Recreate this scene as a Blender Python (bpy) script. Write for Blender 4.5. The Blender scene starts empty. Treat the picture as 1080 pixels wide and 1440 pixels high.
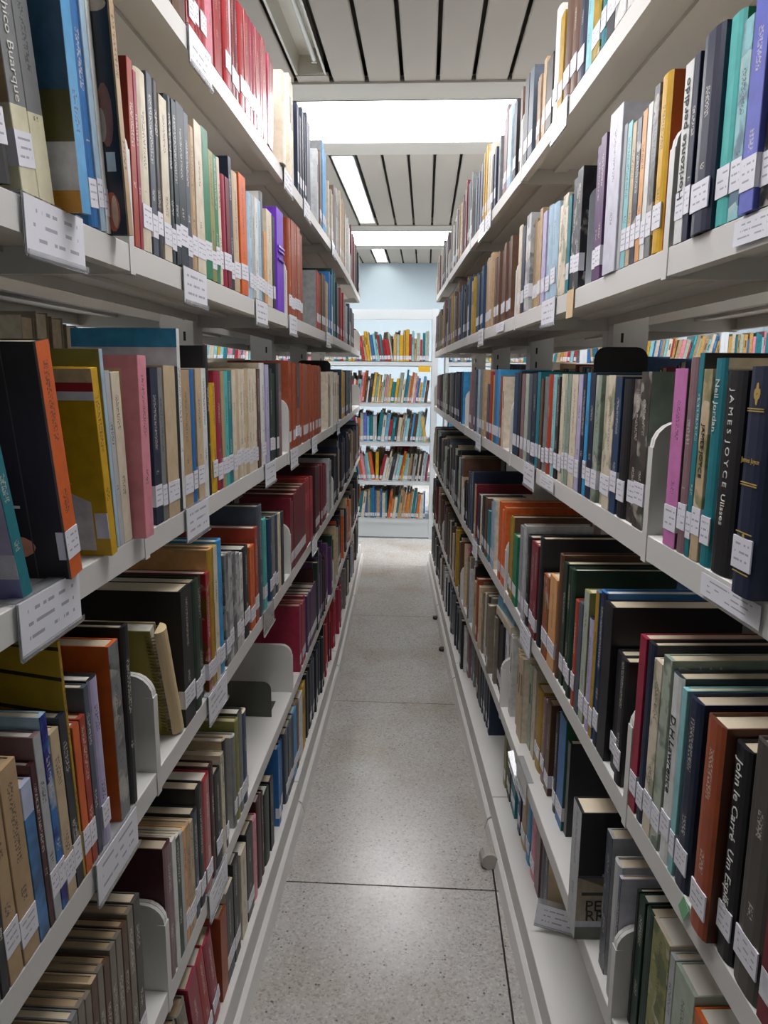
import bpy, bmesh, math, random
from mathutils import Matrix, Vector
R = random.Random(7)
sc = bpy.context.scene
C = sc.collection

# ------------------------------------------------------------------ camera
CAM_H = 1.22
FOC = 1040.0                      # focal length in pixels of the 1080 x 1440 frame
def cam_axes(vx=59.0, vy=192.0, roll=0.008):
    fy = Vector((vx, vy, -FOC)).normalized()          # building depth axis seen in camera axes
    fz = Vector((1, -roll, 0)).cross(fy).normalized()
    fx = fy.cross(fz)
    return fx, fy, fz
fx, fy, fz = cam_axes()
cam_d = bpy.data.cameras.new('camera')
cam = bpy.data.objects.new('camera', cam_d); C.objects.link(cam)
cam.matrix_world = Matrix(((fx.x, fx.y, fx.z, 0), (fy.x, fy.y, fy.z, 0), (fz.x, fz.y, fz.z, CAM_H), (0, 0, 0, 1)))
cam_d.sensor_fit = 'VERTICAL'; cam_d.sensor_height = 36.0; cam_d.lens = FOC / 1440 * 36
cam_d.clip_start = 0.02
sc.camera = cam

# ------------------------------------------------------------------ world, exposure
w = bpy.data.worlds.new('world'); sc.world = w; w.use_nodes = True
w.node_tree.nodes['Background'].inputs[0].default_value = (0.75, 0.85, 1.0, 1)
w.node_tree.nodes['Background'].inputs[1].default_value = 0.6
sc.view_settings.view_transform = 'Standard'; sc.view_settings.look = 'None'
sc.view_settings.gamma = 1.0; sc.view_settings.use_curve_mapping = False
sc.view_settings.exposure = EXPOSURE = 0.72
SKYLIGHT_STRENGTH = 9.0
TUBE_STRENGTH = 14.0

# ------------------------------------------------------------------ helpers
def lin(h):
    h = h.lstrip('#'); v = [int(h[i:i+2], 16) / 255 for i in (0, 2, 4)]
    return tuple(c / 12.92 if c <= .04045 else ((c + .055) / 1.055) ** 2.4 for c in v) + (1.0,)

class MB:
    """collects simple shapes for one mesh"""
    def __init__(s): s.v = []; s.f = []; s.c = []; s.uv = []; s.cc = None
    def add(s, vs, fs, col=None):
        n = len(s.v); s.v += [tuple(p) for p in vs]
        for f in fs: s.f.append(tuple(i + n for i in f)); s.c.append(col)
    def box(s, x0, x1, y0, y1, z0, z1, col=None):
        s.add([(x0,y0,z0),(x1,y0,z0),(x1,y1,z0),(x0,y1,z0),(x0,y0,z1),(x1,y0,z1),(x1,y1,z1),(x0,y1,z1)],
              [(0,3,2,1),(4,5,6,7),(0,1,5,4),(1,2,6,5),(2,3,7,6),(3,0,4,7)], col)
    def prism(s, poly, axis, a, b, col=None):
        """poly: 2D outline, extruded from a to b along axis (0,1,2)"""
        n = len(poly)
        def P(p, t):
            return (t, p[0], p[1]) if axis == 0 else (p[0], t, p[1]) if axis == 1 else (p[0], p[1], t)
        vs = [P(p, a) for p in poly] + [P(p, b) for p in poly]
        fs = [tuple(range(n)), tuple(range(2*n-1, n-1, -1))] + [(i, i+n, (i+1) % n + n, (i+1) % n) for i in range(n)]
        s.add(vs, fs, col)
    def cyl(s, p0, p1, r, n=10, col=None):
        p0 = Vector(p0); p1 = Vector(p1); d = (p1 - p0).normalized()
        a = d.orthogonal().normalized(); b = d.cross(a)
        vs = [p + a * (r * math.cos(2*math.pi*i/n)) + b * (r * math.sin(2*math.pi*i/n)) for p in (p0, p1) for i in range(n)]
        s.add(vs, [tuple(range(n-1, -1, -1)), tuple(range(n, 2*n))] + [(i, (i+1) % n, (i+1) % n + n, i+n) for i in range(n)], col)
    def tube(s, pts, r, n=6, col=None, closed=False):
        pts = [Vector(p) for p in pts]; rings = []; m = len(pts)
        for i, p in enumerate(pts):
            d = (pts[(i+1) % m if closed else min(i+1, m-1)] - pts[i-1 if closed else max(i-1, 0)]).normalized()
            a = d.cross(Vector((0.13, 0.21, 0.97))).normalized(); b = d.cross(a)
            rings += [p + a*(r*math.cos(2*math.pi*k/n)) + b*(r*math.sin(2*math.pi*k/n)) for k in range(n)]
        fs = []
        for i in range(m if closed else m-1):
            j = (i+1) % m
            fs += [(i*n+k, i*n+(k+1) % n, j*n+(k+1) % n, j*n+k) for k in range(n)]
        s.add(rings, fs, col)
    def mesh(s, name, mat, xf=None, smooth=False, fix=True):
        me = bpy.data.meshes.new(name)
        vs = [xf @ Vector(p) for p in s.v] if xf else s.v
        me.from_pydata(vs, [], s.f)
        for m in (mat if isinstance(mat, (list, tuple)) else [mat]): me.materials.append(m)
        if fix:
            bm = bmesh.new(); bm.from_mesh(me); bmesh.ops.recalc_face_normals(bm, faces=bm.faces); bm.to_mesh(me); bm.free()
        if smooth:
            for p in me.polygons: p.use_smooth = True
        return me
    def obj(s, name, mat, parent=None, xf=None, loc=None, smooth=False, bevel=0):
        return link(name, s.mesh(name, mat, xf, smooth), parent, loc, bevel)

def link(name, me, parent=None, loc=None, bevel=0):
    o = bpy.data.objects.new(name, me); C.objects.link(o)
    if parent: o.parent = parent
    if loc is not None: o.location = loc
    if bevel:
        b = o.modifiers.new('bevel', 'BEVEL'); b.width = bevel; b.segments = 2; b.limit_method = 'ANGLE'
    return o
def empty(name, loc, rz=0):
    o = bpy.data.objects.new(name, None); C.objects.link(o); o.location = loc; o.rotation_euler = (0, 0, rz)
    o.empty_display_size = 0.05
    return o
def tag(o, label, cat, group=None):
    o['label'] = label; o['category'] = cat
    if group: o['group'] = group
    return o
def structure(o): o['kind'] = 'structure'; return o

# ------------------------------------------------------------------ materials
def mat(name, base, rough=0.5, metal=0.0, spec=0.5, var=0.06, vscale=8.0, bump=0.0, bscale=200.0, coat=0.0):
    m = bpy.data.materials.new(name); m.use_nodes = True
    nt = m.node_tree; b = nt.nodes['Principled BSDF']
    b.inputs['Roughness'].default_value = rough; b.inputs['Metallic'].default_value = metal
    b.inputs['Specular IOR Level'].default_value = spec; b.inputs['Coat Weight'].default_value = coat
    tc = nt.nodes.new('ShaderNodeTexCoord'); n = nt.nodes.new('ShaderNodeTexNoise')
    n.inputs['Scale'].default_value = vscale; n.inputs['Detail'].default_value = 5
    nt.links.new(tc.outputs['Object'], n.inputs['Vector'])
    mx = nt.nodes.new('ShaderNodeMix'); mx.data_type = 'RGBA'
    c = lin(base); mx.inputs[6].default_value = tuple(max(0, x*(1-var)) for x in c[:3]) + (1,)
    mx.inputs[7].default_value = tuple(min(1, x*(1+var)) for x in c[:3]) + (1,)
    nt.links.new(n.outputs['Fac'], mx.inputs[0]); nt.links.new(mx.outputs[2], b.inputs['Base Color'])
    if bump:
        n2 = nt.nodes.new('ShaderNodeTexNoise'); n2.inputs['Scale'].default_value = bscale
        nt.links.new(tc.outputs['Object'], n2.inputs['Vector'])
        bp = nt.nodes.new('ShaderNodeBump'); bp.inputs['Strength'].default_value = bump; bp.inputs['Distance'].default_value = 0.002
        nt.links.new(n2.outputs['Fac'], bp.inputs['Height']); nt.links.new(bp.outputs['Normal'], b.inputs['Normal'])
    return m
def emit(name, col, strength):
    m = bpy.data.materials.new(name); m.use_nodes = True; nt = m.node_tree
    nt.nodes.remove(nt.nodes['Principled BSDF'])
    e = nt.nodes.new('ShaderNodeEmission'); e.inputs[0].default_value = lin(col); e.inputs[1].default_value = strength
    nt.links.new(e.outputs[0], nt.nodes['Material Output'].inputs[0])
    return m

M = {}
M['steel'] = mat('shelf_enamel', '#d2d0cb', 0.42, spec=0.45, var=0.035, vscale=5, bump=0.03, bscale=500)
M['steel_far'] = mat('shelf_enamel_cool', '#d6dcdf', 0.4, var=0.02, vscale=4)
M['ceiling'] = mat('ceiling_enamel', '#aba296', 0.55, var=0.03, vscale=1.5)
M['ceiling_frame'] = mat('ceiling_frame', '#b8b2a8', 0.5, var=0.03, vscale=2)
M['dark_gap'] = mat('ceiling_void', '#6f685f', 0.8)
M['cap'] = mat('groove_cap', '#3c3833', 0.7)
M['wall'] = mat('wall_paint', '#a5b3bb', 0.7, var=0.02, vscale=1.5, bump=0.05, bscale=80)
M['trough_lit'] = mat('lamp_reflector_lit', '#eef0ea', 0.25, var=0.02)  # whiter copy of the lamp reflector, tube light put into its colour
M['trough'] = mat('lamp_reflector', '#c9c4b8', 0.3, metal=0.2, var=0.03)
M['tube_off'] = mat('tube_glass', '#e4e4e0', 0.25, coat=0.3)
M['tube_on'] = emit('tube_lit', '#fcfcf8', TUBE_STRENGTH)
M['sky_pane'] = emit('skylight_pane', '#fdfcff', SKYLIGHT_STRENGTH)
M['plastic_black'] = mat('black_enamel', '#17171a', 0.35)
M['rubber'] = mat('grey_rubber', '#a39d94', 0.6, var=0.1)
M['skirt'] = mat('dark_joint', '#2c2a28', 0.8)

def terrazzo():
    m = bpy.data.materials.new('terrazzo'); m.use_nodes = True; nt = m.node_tree; b = nt.nodes['Principled BSDF']
    tc = nt.nodes.new('ShaderNodeTexCoord')
    geo = nt.nodes.new('ShaderNodeNewGeometry')
    def noise(s, d=2):
        n = nt.nodes.new('ShaderNodeTexNoise'); n.inputs['Scale'].default_value = s; n.inputs['Detail'].default_value = d
        nt.links.new(geo.outputs['Position'], n.inputs['Vector']); return n
    def ramp(src, stops):
        r = nt.nodes.new('ShaderNodeValToRGB'); el = r.color_ramp.elements
        while len(el) < len(stops): el.new(0.5)
        for e, (p, c) in zip(el, stops): e.position = p; e.color = c if isinstance(c, tuple) else lin(c)
        nt.links.new(src, r.inputs[0]); return r
    def mix(f, a, bb, mode='MIX'):
        x = nt.nodes.new('ShaderNodeMix'); x.data_type = 'RGBA'; x.blend_type = mode
        if isinstance(f, float): x.inputs[0].default_value = f
        else: nt.links.new(f, x.inputs[0])
        for s, k in ((a, 6), (bb, 7)):
            if isinstance(s, tuple): x.inputs[k].default_value = s
            else: nt.links.new(s, x.inputs[k])
        return x.outputs[2]
    base = ramp(noise(2.2, 4).outputs['Fac'], [(0.3, '#a19d97'), (0.7, '#b0ada7')]).outputs[0]
    v = nt.nodes.new('ShaderNodeTexVoronoi'); v.inputs['Scale'].default_value = 230
    nt.links.new(geo.outputs['Position'], v.inputs['Vector'])
    sep = nt.nodes.new('ShaderNodeSeparateColor'); nt.links.new(v.outputs['Color'], sep.inputs[0])
    chip = ramp(sep.outputs[0], [(0.0, '#7d7973'), (0.12, '#96928c'), (0.3, '#aaa7a1'), (0.85, '#b5b2ad'), (1.0, '#c9c6c1')]).outputs[0]
    col = mix(0.6, base, chip)
    v2 = nt.nodes.new('ShaderNodeTexVoronoi'); v2.inputs['Scale'].default_value = 85
    nt.links.new(geo.outputs['Position'], v2.inputs['Vector'])
    sep2 = nt.nodes.new('ShaderNodeSeparateColor'); nt.links.new(v2.outputs['Color'], sep2.inputs[0])
    dk = nt.nodes.new('ShaderNodeMath'); dk.operation = 'LESS_THAN'; dk.inputs[1].default_value = 0.14
    nt.links.new(sep2.outputs[1], dk.inputs[0])
    near = nt.nodes.new('ShaderNodeMath'); near.operation = 'LESS_THAN'; near.inputs[1].default_value = 0.0026 * 85
    nt.links.new(v2.outputs['Distance'], near.inputs[0])
    both = nt.nodes.new('ShaderNodeMath'); both.operation = 'MULTIPLY'
    nt.links.new(dk.outputs[0], both.inputs[0]); nt.links.new(near.outputs[0], both.inputs[1])
    col = mix(both.outputs[0], col, lin('#6b6760'))
    st = ramp(noise(3.0, 3).outputs['Fac'], [(0.45, (1, 1, 1, 1)), (0.8, lin('#e2d8cc'))]).outputs[0]
    col = mix(1.0, col, st, 'MULTIPLY')
    nt.links.new(col, b.inputs['Base Color'])
    rr = ramp(noise(9, 4).outputs['Fac'], [(0.3, (0.22, 0.22, 0.22, 1)), (0.7, (0.27, 0.27, 0.27, 1))])
    nt.links.new(rr.outputs[0], b.inputs['Roughness'])
    return m
M['terrazzo'] = terrazzo()

# ------------------------------------------------------------------ room
X0, X1, Y0, Y1, HC = -2.6, 5.0, -3.2, 11.62, 2.88
SECT = [(-2.52, 0.50), (1.62, 4.64), (5.76, 8.78), (10.08, Y1)]     # strip-ceiling sections; skylights lie between
SKY = [(0.78, 1.62), (4.92, 5.76), (9.115, 10.08)]

b = MB(); b.box(X0-.2, X1+.2, Y0-.2, Y1+.2, -0.12, -0.02); fl = structure(b.obj('floor', M['skirt']))
slab = MB(); g = 0.0022
slab.box(g, 1.024-g, g, 1.024-g, -0.02, 0.0)
slab_me = slab.mesh('floor_slab', M['terrazzo'])
for i in range(-3, 5):
    for j in range(-5, 10):
        link('floor_slab', slab_me, fl, (0.19 + 1.024*i, 1.60 + 1.024*j, 0))

def wall(name, b): return structure(b.obj(name, M['wall']))
b = MB(); b.box(X0-.15, X1+.15, Y1, Y1+.15, 0, HC+.5); wall('wall_back', b)
b = MB(); b.box(X0-.15, X1+.15, Y0-.15, Y0, 0, HC+.5); wall('wall_front', b)
b = MB(); b.box(X0-.15, X0, Y0, Y1, 0, HC+.5); wall('wall_left', b)
b = MB(); b.box(X1, X1+.15, Y0, Y1, 0, HC+.5); wall('wall_right', b)

ce = MB(); ce.box(X0, X1, Y0, Y1, HC+.45, HC+.5)
for y0, y1 in SECT: ce.box(X0, X1, max(y0, Y0), min(y1+.25, Y1), HC+.13, HC+.14)
ce = structure(ce.obj('ceiling', M['dark_gap']))
GX = 0.038                                               # groove positions: GX + 0.2 k
LAMPS = (-4,)                                       # strip index replaced by a luminaire row (-4: x -0.73 .. -0.53)
gw = 0.022; SW = 0.2035
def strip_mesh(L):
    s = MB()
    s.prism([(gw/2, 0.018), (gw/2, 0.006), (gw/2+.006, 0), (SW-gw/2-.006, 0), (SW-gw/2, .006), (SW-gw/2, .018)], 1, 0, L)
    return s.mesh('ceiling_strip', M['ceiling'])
for y0, y1 in SECT:
    ya, yb = max(y0+.3, Y0), (y1-.02 if y1 < Y1 else Y1)
    if y0 < Y0: ya = Y0
    me = strip_mesh(yb - ya)
    cap = MB(); cap.box(-.011, .011, -.016, 0.006, -.002, .016); cap_me = cap.mesh('groove_cap', M['cap'])
    for k in range(-13, 24):
        x = GX + SW*k
        if x < X0 or x + .2 > X1: continue
        link('groove_cap', cap_me, ce, (x, yb-.006, HC))
        if k == -4 and y0 > 0:
            # short pieces of strip beyond the luminaire's ends
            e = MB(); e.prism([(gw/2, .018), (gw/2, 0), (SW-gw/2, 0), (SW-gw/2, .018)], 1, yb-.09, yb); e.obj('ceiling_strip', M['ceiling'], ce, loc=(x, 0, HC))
            continue
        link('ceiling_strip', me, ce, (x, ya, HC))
    # painted steel frame around the section: far beam and near apron
    fr = MB()
    if y1 < Y1:
        fr.box(X0, X1, y1-.02, y1+.10, HC-.012, HC+.03); fr.box(X0, X1, y1+.10, y1+.28, HC-.004, HC+.03)
    if y0 > Y0: fr.box(X0, X1, y0, y0+.3, HC, HC+.03)
    fr.obj('ceiling_frame', M['ceiling_frame'], ce)
for y0, y1 in SKY:
    for xa, xb in ((X0, 0.52), (0.86, 3.0), (3.3, X1)):
        sk = empty('window_%d' % (len([o for o in C.objects if o.name.startswith('window_')])+1), ((xa+xb)/2, (y0+y1)/2, HC))
        sk['kind'] = 'structure'
        p = MB(); p.box(xa, xb, y0, y1, HC+.004, HC+.009); p.obj('skylight_pane', M['sky_pane'], sk, xf=Matrix.Translation(-sk.location))
        c = MB()
        c.box(xa-.02, xa, y0, y1, HC-.004, HC+.15); c.box(xb, xb+.02, y0, y1, HC-.004, HC+.15)
        c.box(xa-.02, xb+.02, y0-.02, y0, HC-.004, HC+.15); c.box(xa-.02, xb+.02, y1, y1+.02, HC-.002, HC+.15)
        c.obj('skylight_curb', M['ceiling_frame'], sk, xf=Matrix.Translation(-sk.location))
    for xa, xb in ((0.54, 0.84), (3.02, 3.28)):
        c = MB(); c.box(xa, xb, y0, y1, HC-.002, HC+.03); c.obj('ceiling_infill', M['ceiling_frame'], ce)

names = {(-4, 1): 'unlit recessed lamp trough in the near ceiling strips', (-4, 2): 'lit recessed fluorescent lamp beyond the first skylight',
         (-4, 3): 'short lit fluorescent lamp in front of the back wall'}
for si, (y0, y1) in enumerate(SECT):
    if si == 0: continue
    ya, yb = y0+.33, (y1-.13 if y1 < Y1 else Y1-.1)
    if si == 3: ya = 10.35
    for k in LAMPS:
        if (k, si) not in names: continue
        x = GX + SW*k; xa, xb = x+.024, x+.176
        on = si >= 2
        L = empty('ceiling_lamp', (x+.1, (ya+yb)/2, HC))
        tag(L, names.get((k, si), 'recessed lamp trough hidden above the bookcases to the right'), 'lamp')
        T = Matrix.Translation(-L.location)
        t = MB(); d = .10
        t.prism([(xa-.012, HC-.003), (xa, HC-.003), (xa+.012, HC+d), (xb-.012, HC+d), (xb, HC-.003), (xb+.012, HC-.003), (xb+.012, HC+.003), (xb+.004, HC+.003), (xb-.008, HC+d+.004), (xa+.008, HC+d+.004), (xa-.004, HC+.003), (xa-.012, HC+.003)], 1, ya, yb)
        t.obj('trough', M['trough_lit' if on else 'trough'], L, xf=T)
        for ye in (ya, yb-.004):
            e = MB(); e.prism([(xa, HC), (xb, HC), (xb-.012, HC+d), (xa+.012, HC+d)], 1, ye, ye+.004)
            e.obj('end_plate', M['trough'], L, xf=T)
        u = MB(); u.cyl((xb-.045, ya+.07, HC+.045), (xb-.045, yb-.09, HC+.045), .013, 12)
        u.obj('tube', M['tube_on' if on else 'tube_off'], L, xf=T, smooth=False)
        if on:
            u = MB(); u.cyl((xa+.045, ya+.07, HC+.06), (xa+.045, yb-.09, HC+.06), .013, 12); u.obj('tube', M['tube_on'], L, xf=T)
        for yy in (ya+.06, yb-.09):
            s = MB(); s.box(xb-.06, xb-.03, yy, yy+.02, HC+.03, HC+d); s.obj('socket', M['trough'], L, xf=T)

# ------------------------------------------------------------------ bookcases
# joints of the bays: (depth along the aisle, distance of the shelf lips from the camera axis)
JOINT = {'L': [(-1.11, -.345), (-.11, -.345), (.889, -.347), (1.889, -.35), (2.89, -.36), (3.89, -.39), (4.87, -.43)],
         'R': [(-1.07, .42), (-.07, .345), (.89, .268), (1.85, .212), (2.80, .15), (3.75, .10), (4.70, .055)]}
ZS = {'L': dict(A=1.705, B=1.368, C=1.024, D=.70, E=.365, F=.095),
      'R': dict(A=1.695, B=1.363, C=1.034, D=.68, E=.36, F=.095)}
SIGN = {'L': -1, 'R': 1}
DEP, POST = .225, .085
def lip_x(side, y):
    J = JOINT[side]
    for (ya, xa), (yb, xb) in zip(J, J[1:]):
        if y <= yb or yb == J[-1][0]:
            return xa + (xb-xa)*(y-ya)/(yb-ya)
def bay_frame(side, i):
    (ya, xa), (yb, xb) = JOINT[side][i], JOINT[side][i+1]
    Lb = math.hypot(xb-xa, yb-ya); u = Vector(((xb-xa)/Lb, (yb-ya)/Lb, 0))
    v = Vector((u.y, -u.x, 0)) * SIGN[side]                 # into the case, away from the aisle
    m = Matrix.Identity(4)
    m.col[0] = (v.x, v.y, 0, 0); m.col[1] = (u.x, u.y, 0, 0); m.col[2] = (0, 0, 1, 0)
    return m, Vector((xa, ya, 0)), Lb, u, v

def shelf_mb(Lb, back=False):
    """a folded steel shelf, top at z = 0, front lip at x = 0"""
    s = MB(); e = .007
    s.prism([(.016, -.028), (.003, -.028), (.003, -.003), (DEP-.003, -.003), (DEP-.003, -.022), (DEP, -.022), (DEP, 0), (.001, 0), (0, -.001), (0, -.031), (.016, -.031)], 1, e, Lb-e)
    for vv in (.075, .15): s.box(vv, vv+.03, e, Lb-e, -.010, -.0025)
    return s
def bracket_mb(y, t):
    s = MB(); r = .03; top = .135
    pts = [(0.0, -.034), (DEP, -.034), (DEP, top), (r, top)]
    pts += [(r - r*math.sin(a), top - r + r*math.cos(a)) for a in [math.pi/2*k/5 for k in range(1, 6)]]
    s.prism(pts, 1, y, y+t)
    s.box(-.0012, .010, y-.0008, y+t+.0008, -.034, top-r)
    return s

WHERE = {'L': 'left', 'R': 'right'}
ORD = ['', 'nearest', 'second', 'third', 'fourth', 'farthest']
UNITS = {}
for side in 'LR':
    for i in range(0, 6):
        m, org, Lb, u, v = bay_frame(side, i)
        root = empty('steel_bookcase', org)
        if i == 0:
            tag(root, f'grey steel bookcase bay behind the viewer on the {WHERE[side]} of the aisle', 'bookcase', 'double sided steel bookcases')
        else:
            tag(root, f'grey double sided steel bookcase bay, {ORD[i]} from the viewer on the {WHERE[side]} of the aisle', 'bookcase', 'double sided steel bookcases')
        UNITS[side, i] = root
        back = m @ Matrix.Translation((2*DEP+POST, Lb, 0)) @ Matrix.Rotation(math.pi, 4, 'Z')
        for key, z in ZS[side].items():
            if key == 'F': continue
            for fm in (m, back):
                T = fm @ Matrix.Translation((0, 0, z))
                sh = shelf_mb(Lb).obj('shelf', M['steel'], root, xf=T)
                bracket_mb(.0005, .006).obj('end_bracket', M['steel'], sh, xf=T)
                bracket_mb(Lb-.0065, .006).obj('end_bracket', M['steel'], sh, xf=T)
        zf = ZS[side]['F']
        for fm in (m, back):
            s = MB(); s.prism([(-.009, .035), (-.009, zf-.003), (DEP, zf-.003), (DEP, zf), (-.011, zf), (-.012, zf-.001), (-.012, .035)], 1, .002, Lb-.002)
            bs = s.obj('base_shelf', M['steel'], root, xf=fm)
            s = MB(); s.prism([(-.03, 0), (-.022, .028), (-.014, .034), (.01, .034), (.01, 0)], 1, .004, Lb-.004)
            s.obj('plinth', M['steel'], bs, xf=fm)
        for yy in (.0205, Lb-.0205):
            s = MB(); s.box(DEP+.001, DEP+POST-.001, yy-.02, yy+.02, 0, 2.02)
            po = s.obj('upright', M['steel'], root, xf=m)
            s = MB()
            zz = .2
            while zz < 2.0:
                s.box(DEP+.02, DEP+.026, yy-.0207, yy-.019, zz, zz+.022); zz += .05
            s.obj('slots', M['skirt'], po, xf=m)['kind'] = 'stuff'
        s = MB(); s.box(DEP+.012, DEP+POST-.012, .041, Lb-.041, 1.95, 2.0); s.obj('top_brace', M['steel'], root, xf=m)
COLS = "181818 181820 182038 182830 182838 182840 183020 183028 186068 186870 187080 193528 1a1a1e 1b7a55 1c2740 1c7985 1d5a3a 202020 202028 202840 202848 203048 203050 203840 203850 204058 204060 208890 22333a 24405f 282828 282830 283030 283840 284060 284868 286098 2868a0 2868a8 2870b0 2a6cab 2b2c31 2f3a2e 303030 303038 381018 384050 3c97cc 401018 404038 404850 404858 4098d0 40a8e0 40a8e8 45161f 483058 484040 485058 485060 48525f 485860 48a8e8 4a4641 4fb5b0 503058 503060 503828 504840 504848 505868 506070 50b8b8 563260 583828 584030 5a2f1c 5f4231 601020 601820 604030 606868 626cc4 681828 684838 686868 701828 704838 705858 707070 707878 74182a 7436c4 781828 785860 786068 787840 787878 788080 7b7d7e 7d7466 801830 806068 806868 808080 86686e 881820 881830 882038 884028 886870 888888 889090 8898a8 8c8b4c 8cc5ca 8fa090 902028 902040 903828 904828 907018 907078 907860 909090 909888 90a090 982028 98233f 984828 987078 987818 987880 988060 9898a0 98a0a0 9c4a2a a04028 a05028 a08868 a09070 a0a898 a0a8a8 a6222b a63f2b a6c1d3 a82028 a82848 a88010 a8881c a89068 a89878 a8a8b0 a8b0b0 a8c0d0 aab5a4 ae8a1e b02830 b05030 b08810 b09020 b09070 b09870 b0a080 b0a890 b0a898 b0b0b0 b0b8a8 b0b8b8 b4b7b9 b59872 b89010 b8a888 b8a898 b8b098 b8b0a0 b8b0d2 b8b8b8 b8b8c0 b8c0c0 c02830 c09810 c0a078 c0a888 c0b0a0 c0b8a0 c0c0b8 c0c0c0 c6b08f c776b0 c8a010 c8a020 c8a880 c8b090 c8c0a8 c8c8d0 c9c8d6 cfa214 d0a018 d0b898 d0c0a8 d0c0b0 d0c8b0 d8c8b0 d8d0b8 d8d8d8 d9662a d9cdb6 dadbd8 dba268 dc8d9b e0c0a0 e0c8a0 e0d0b8 e0d8c0 e8d8c0 e8e0c0 e8e0c8 e8e8e0 e8e8e8 f07030 f0b818 f0e0c8 f0f0f0 f8f8f8".split()
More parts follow.
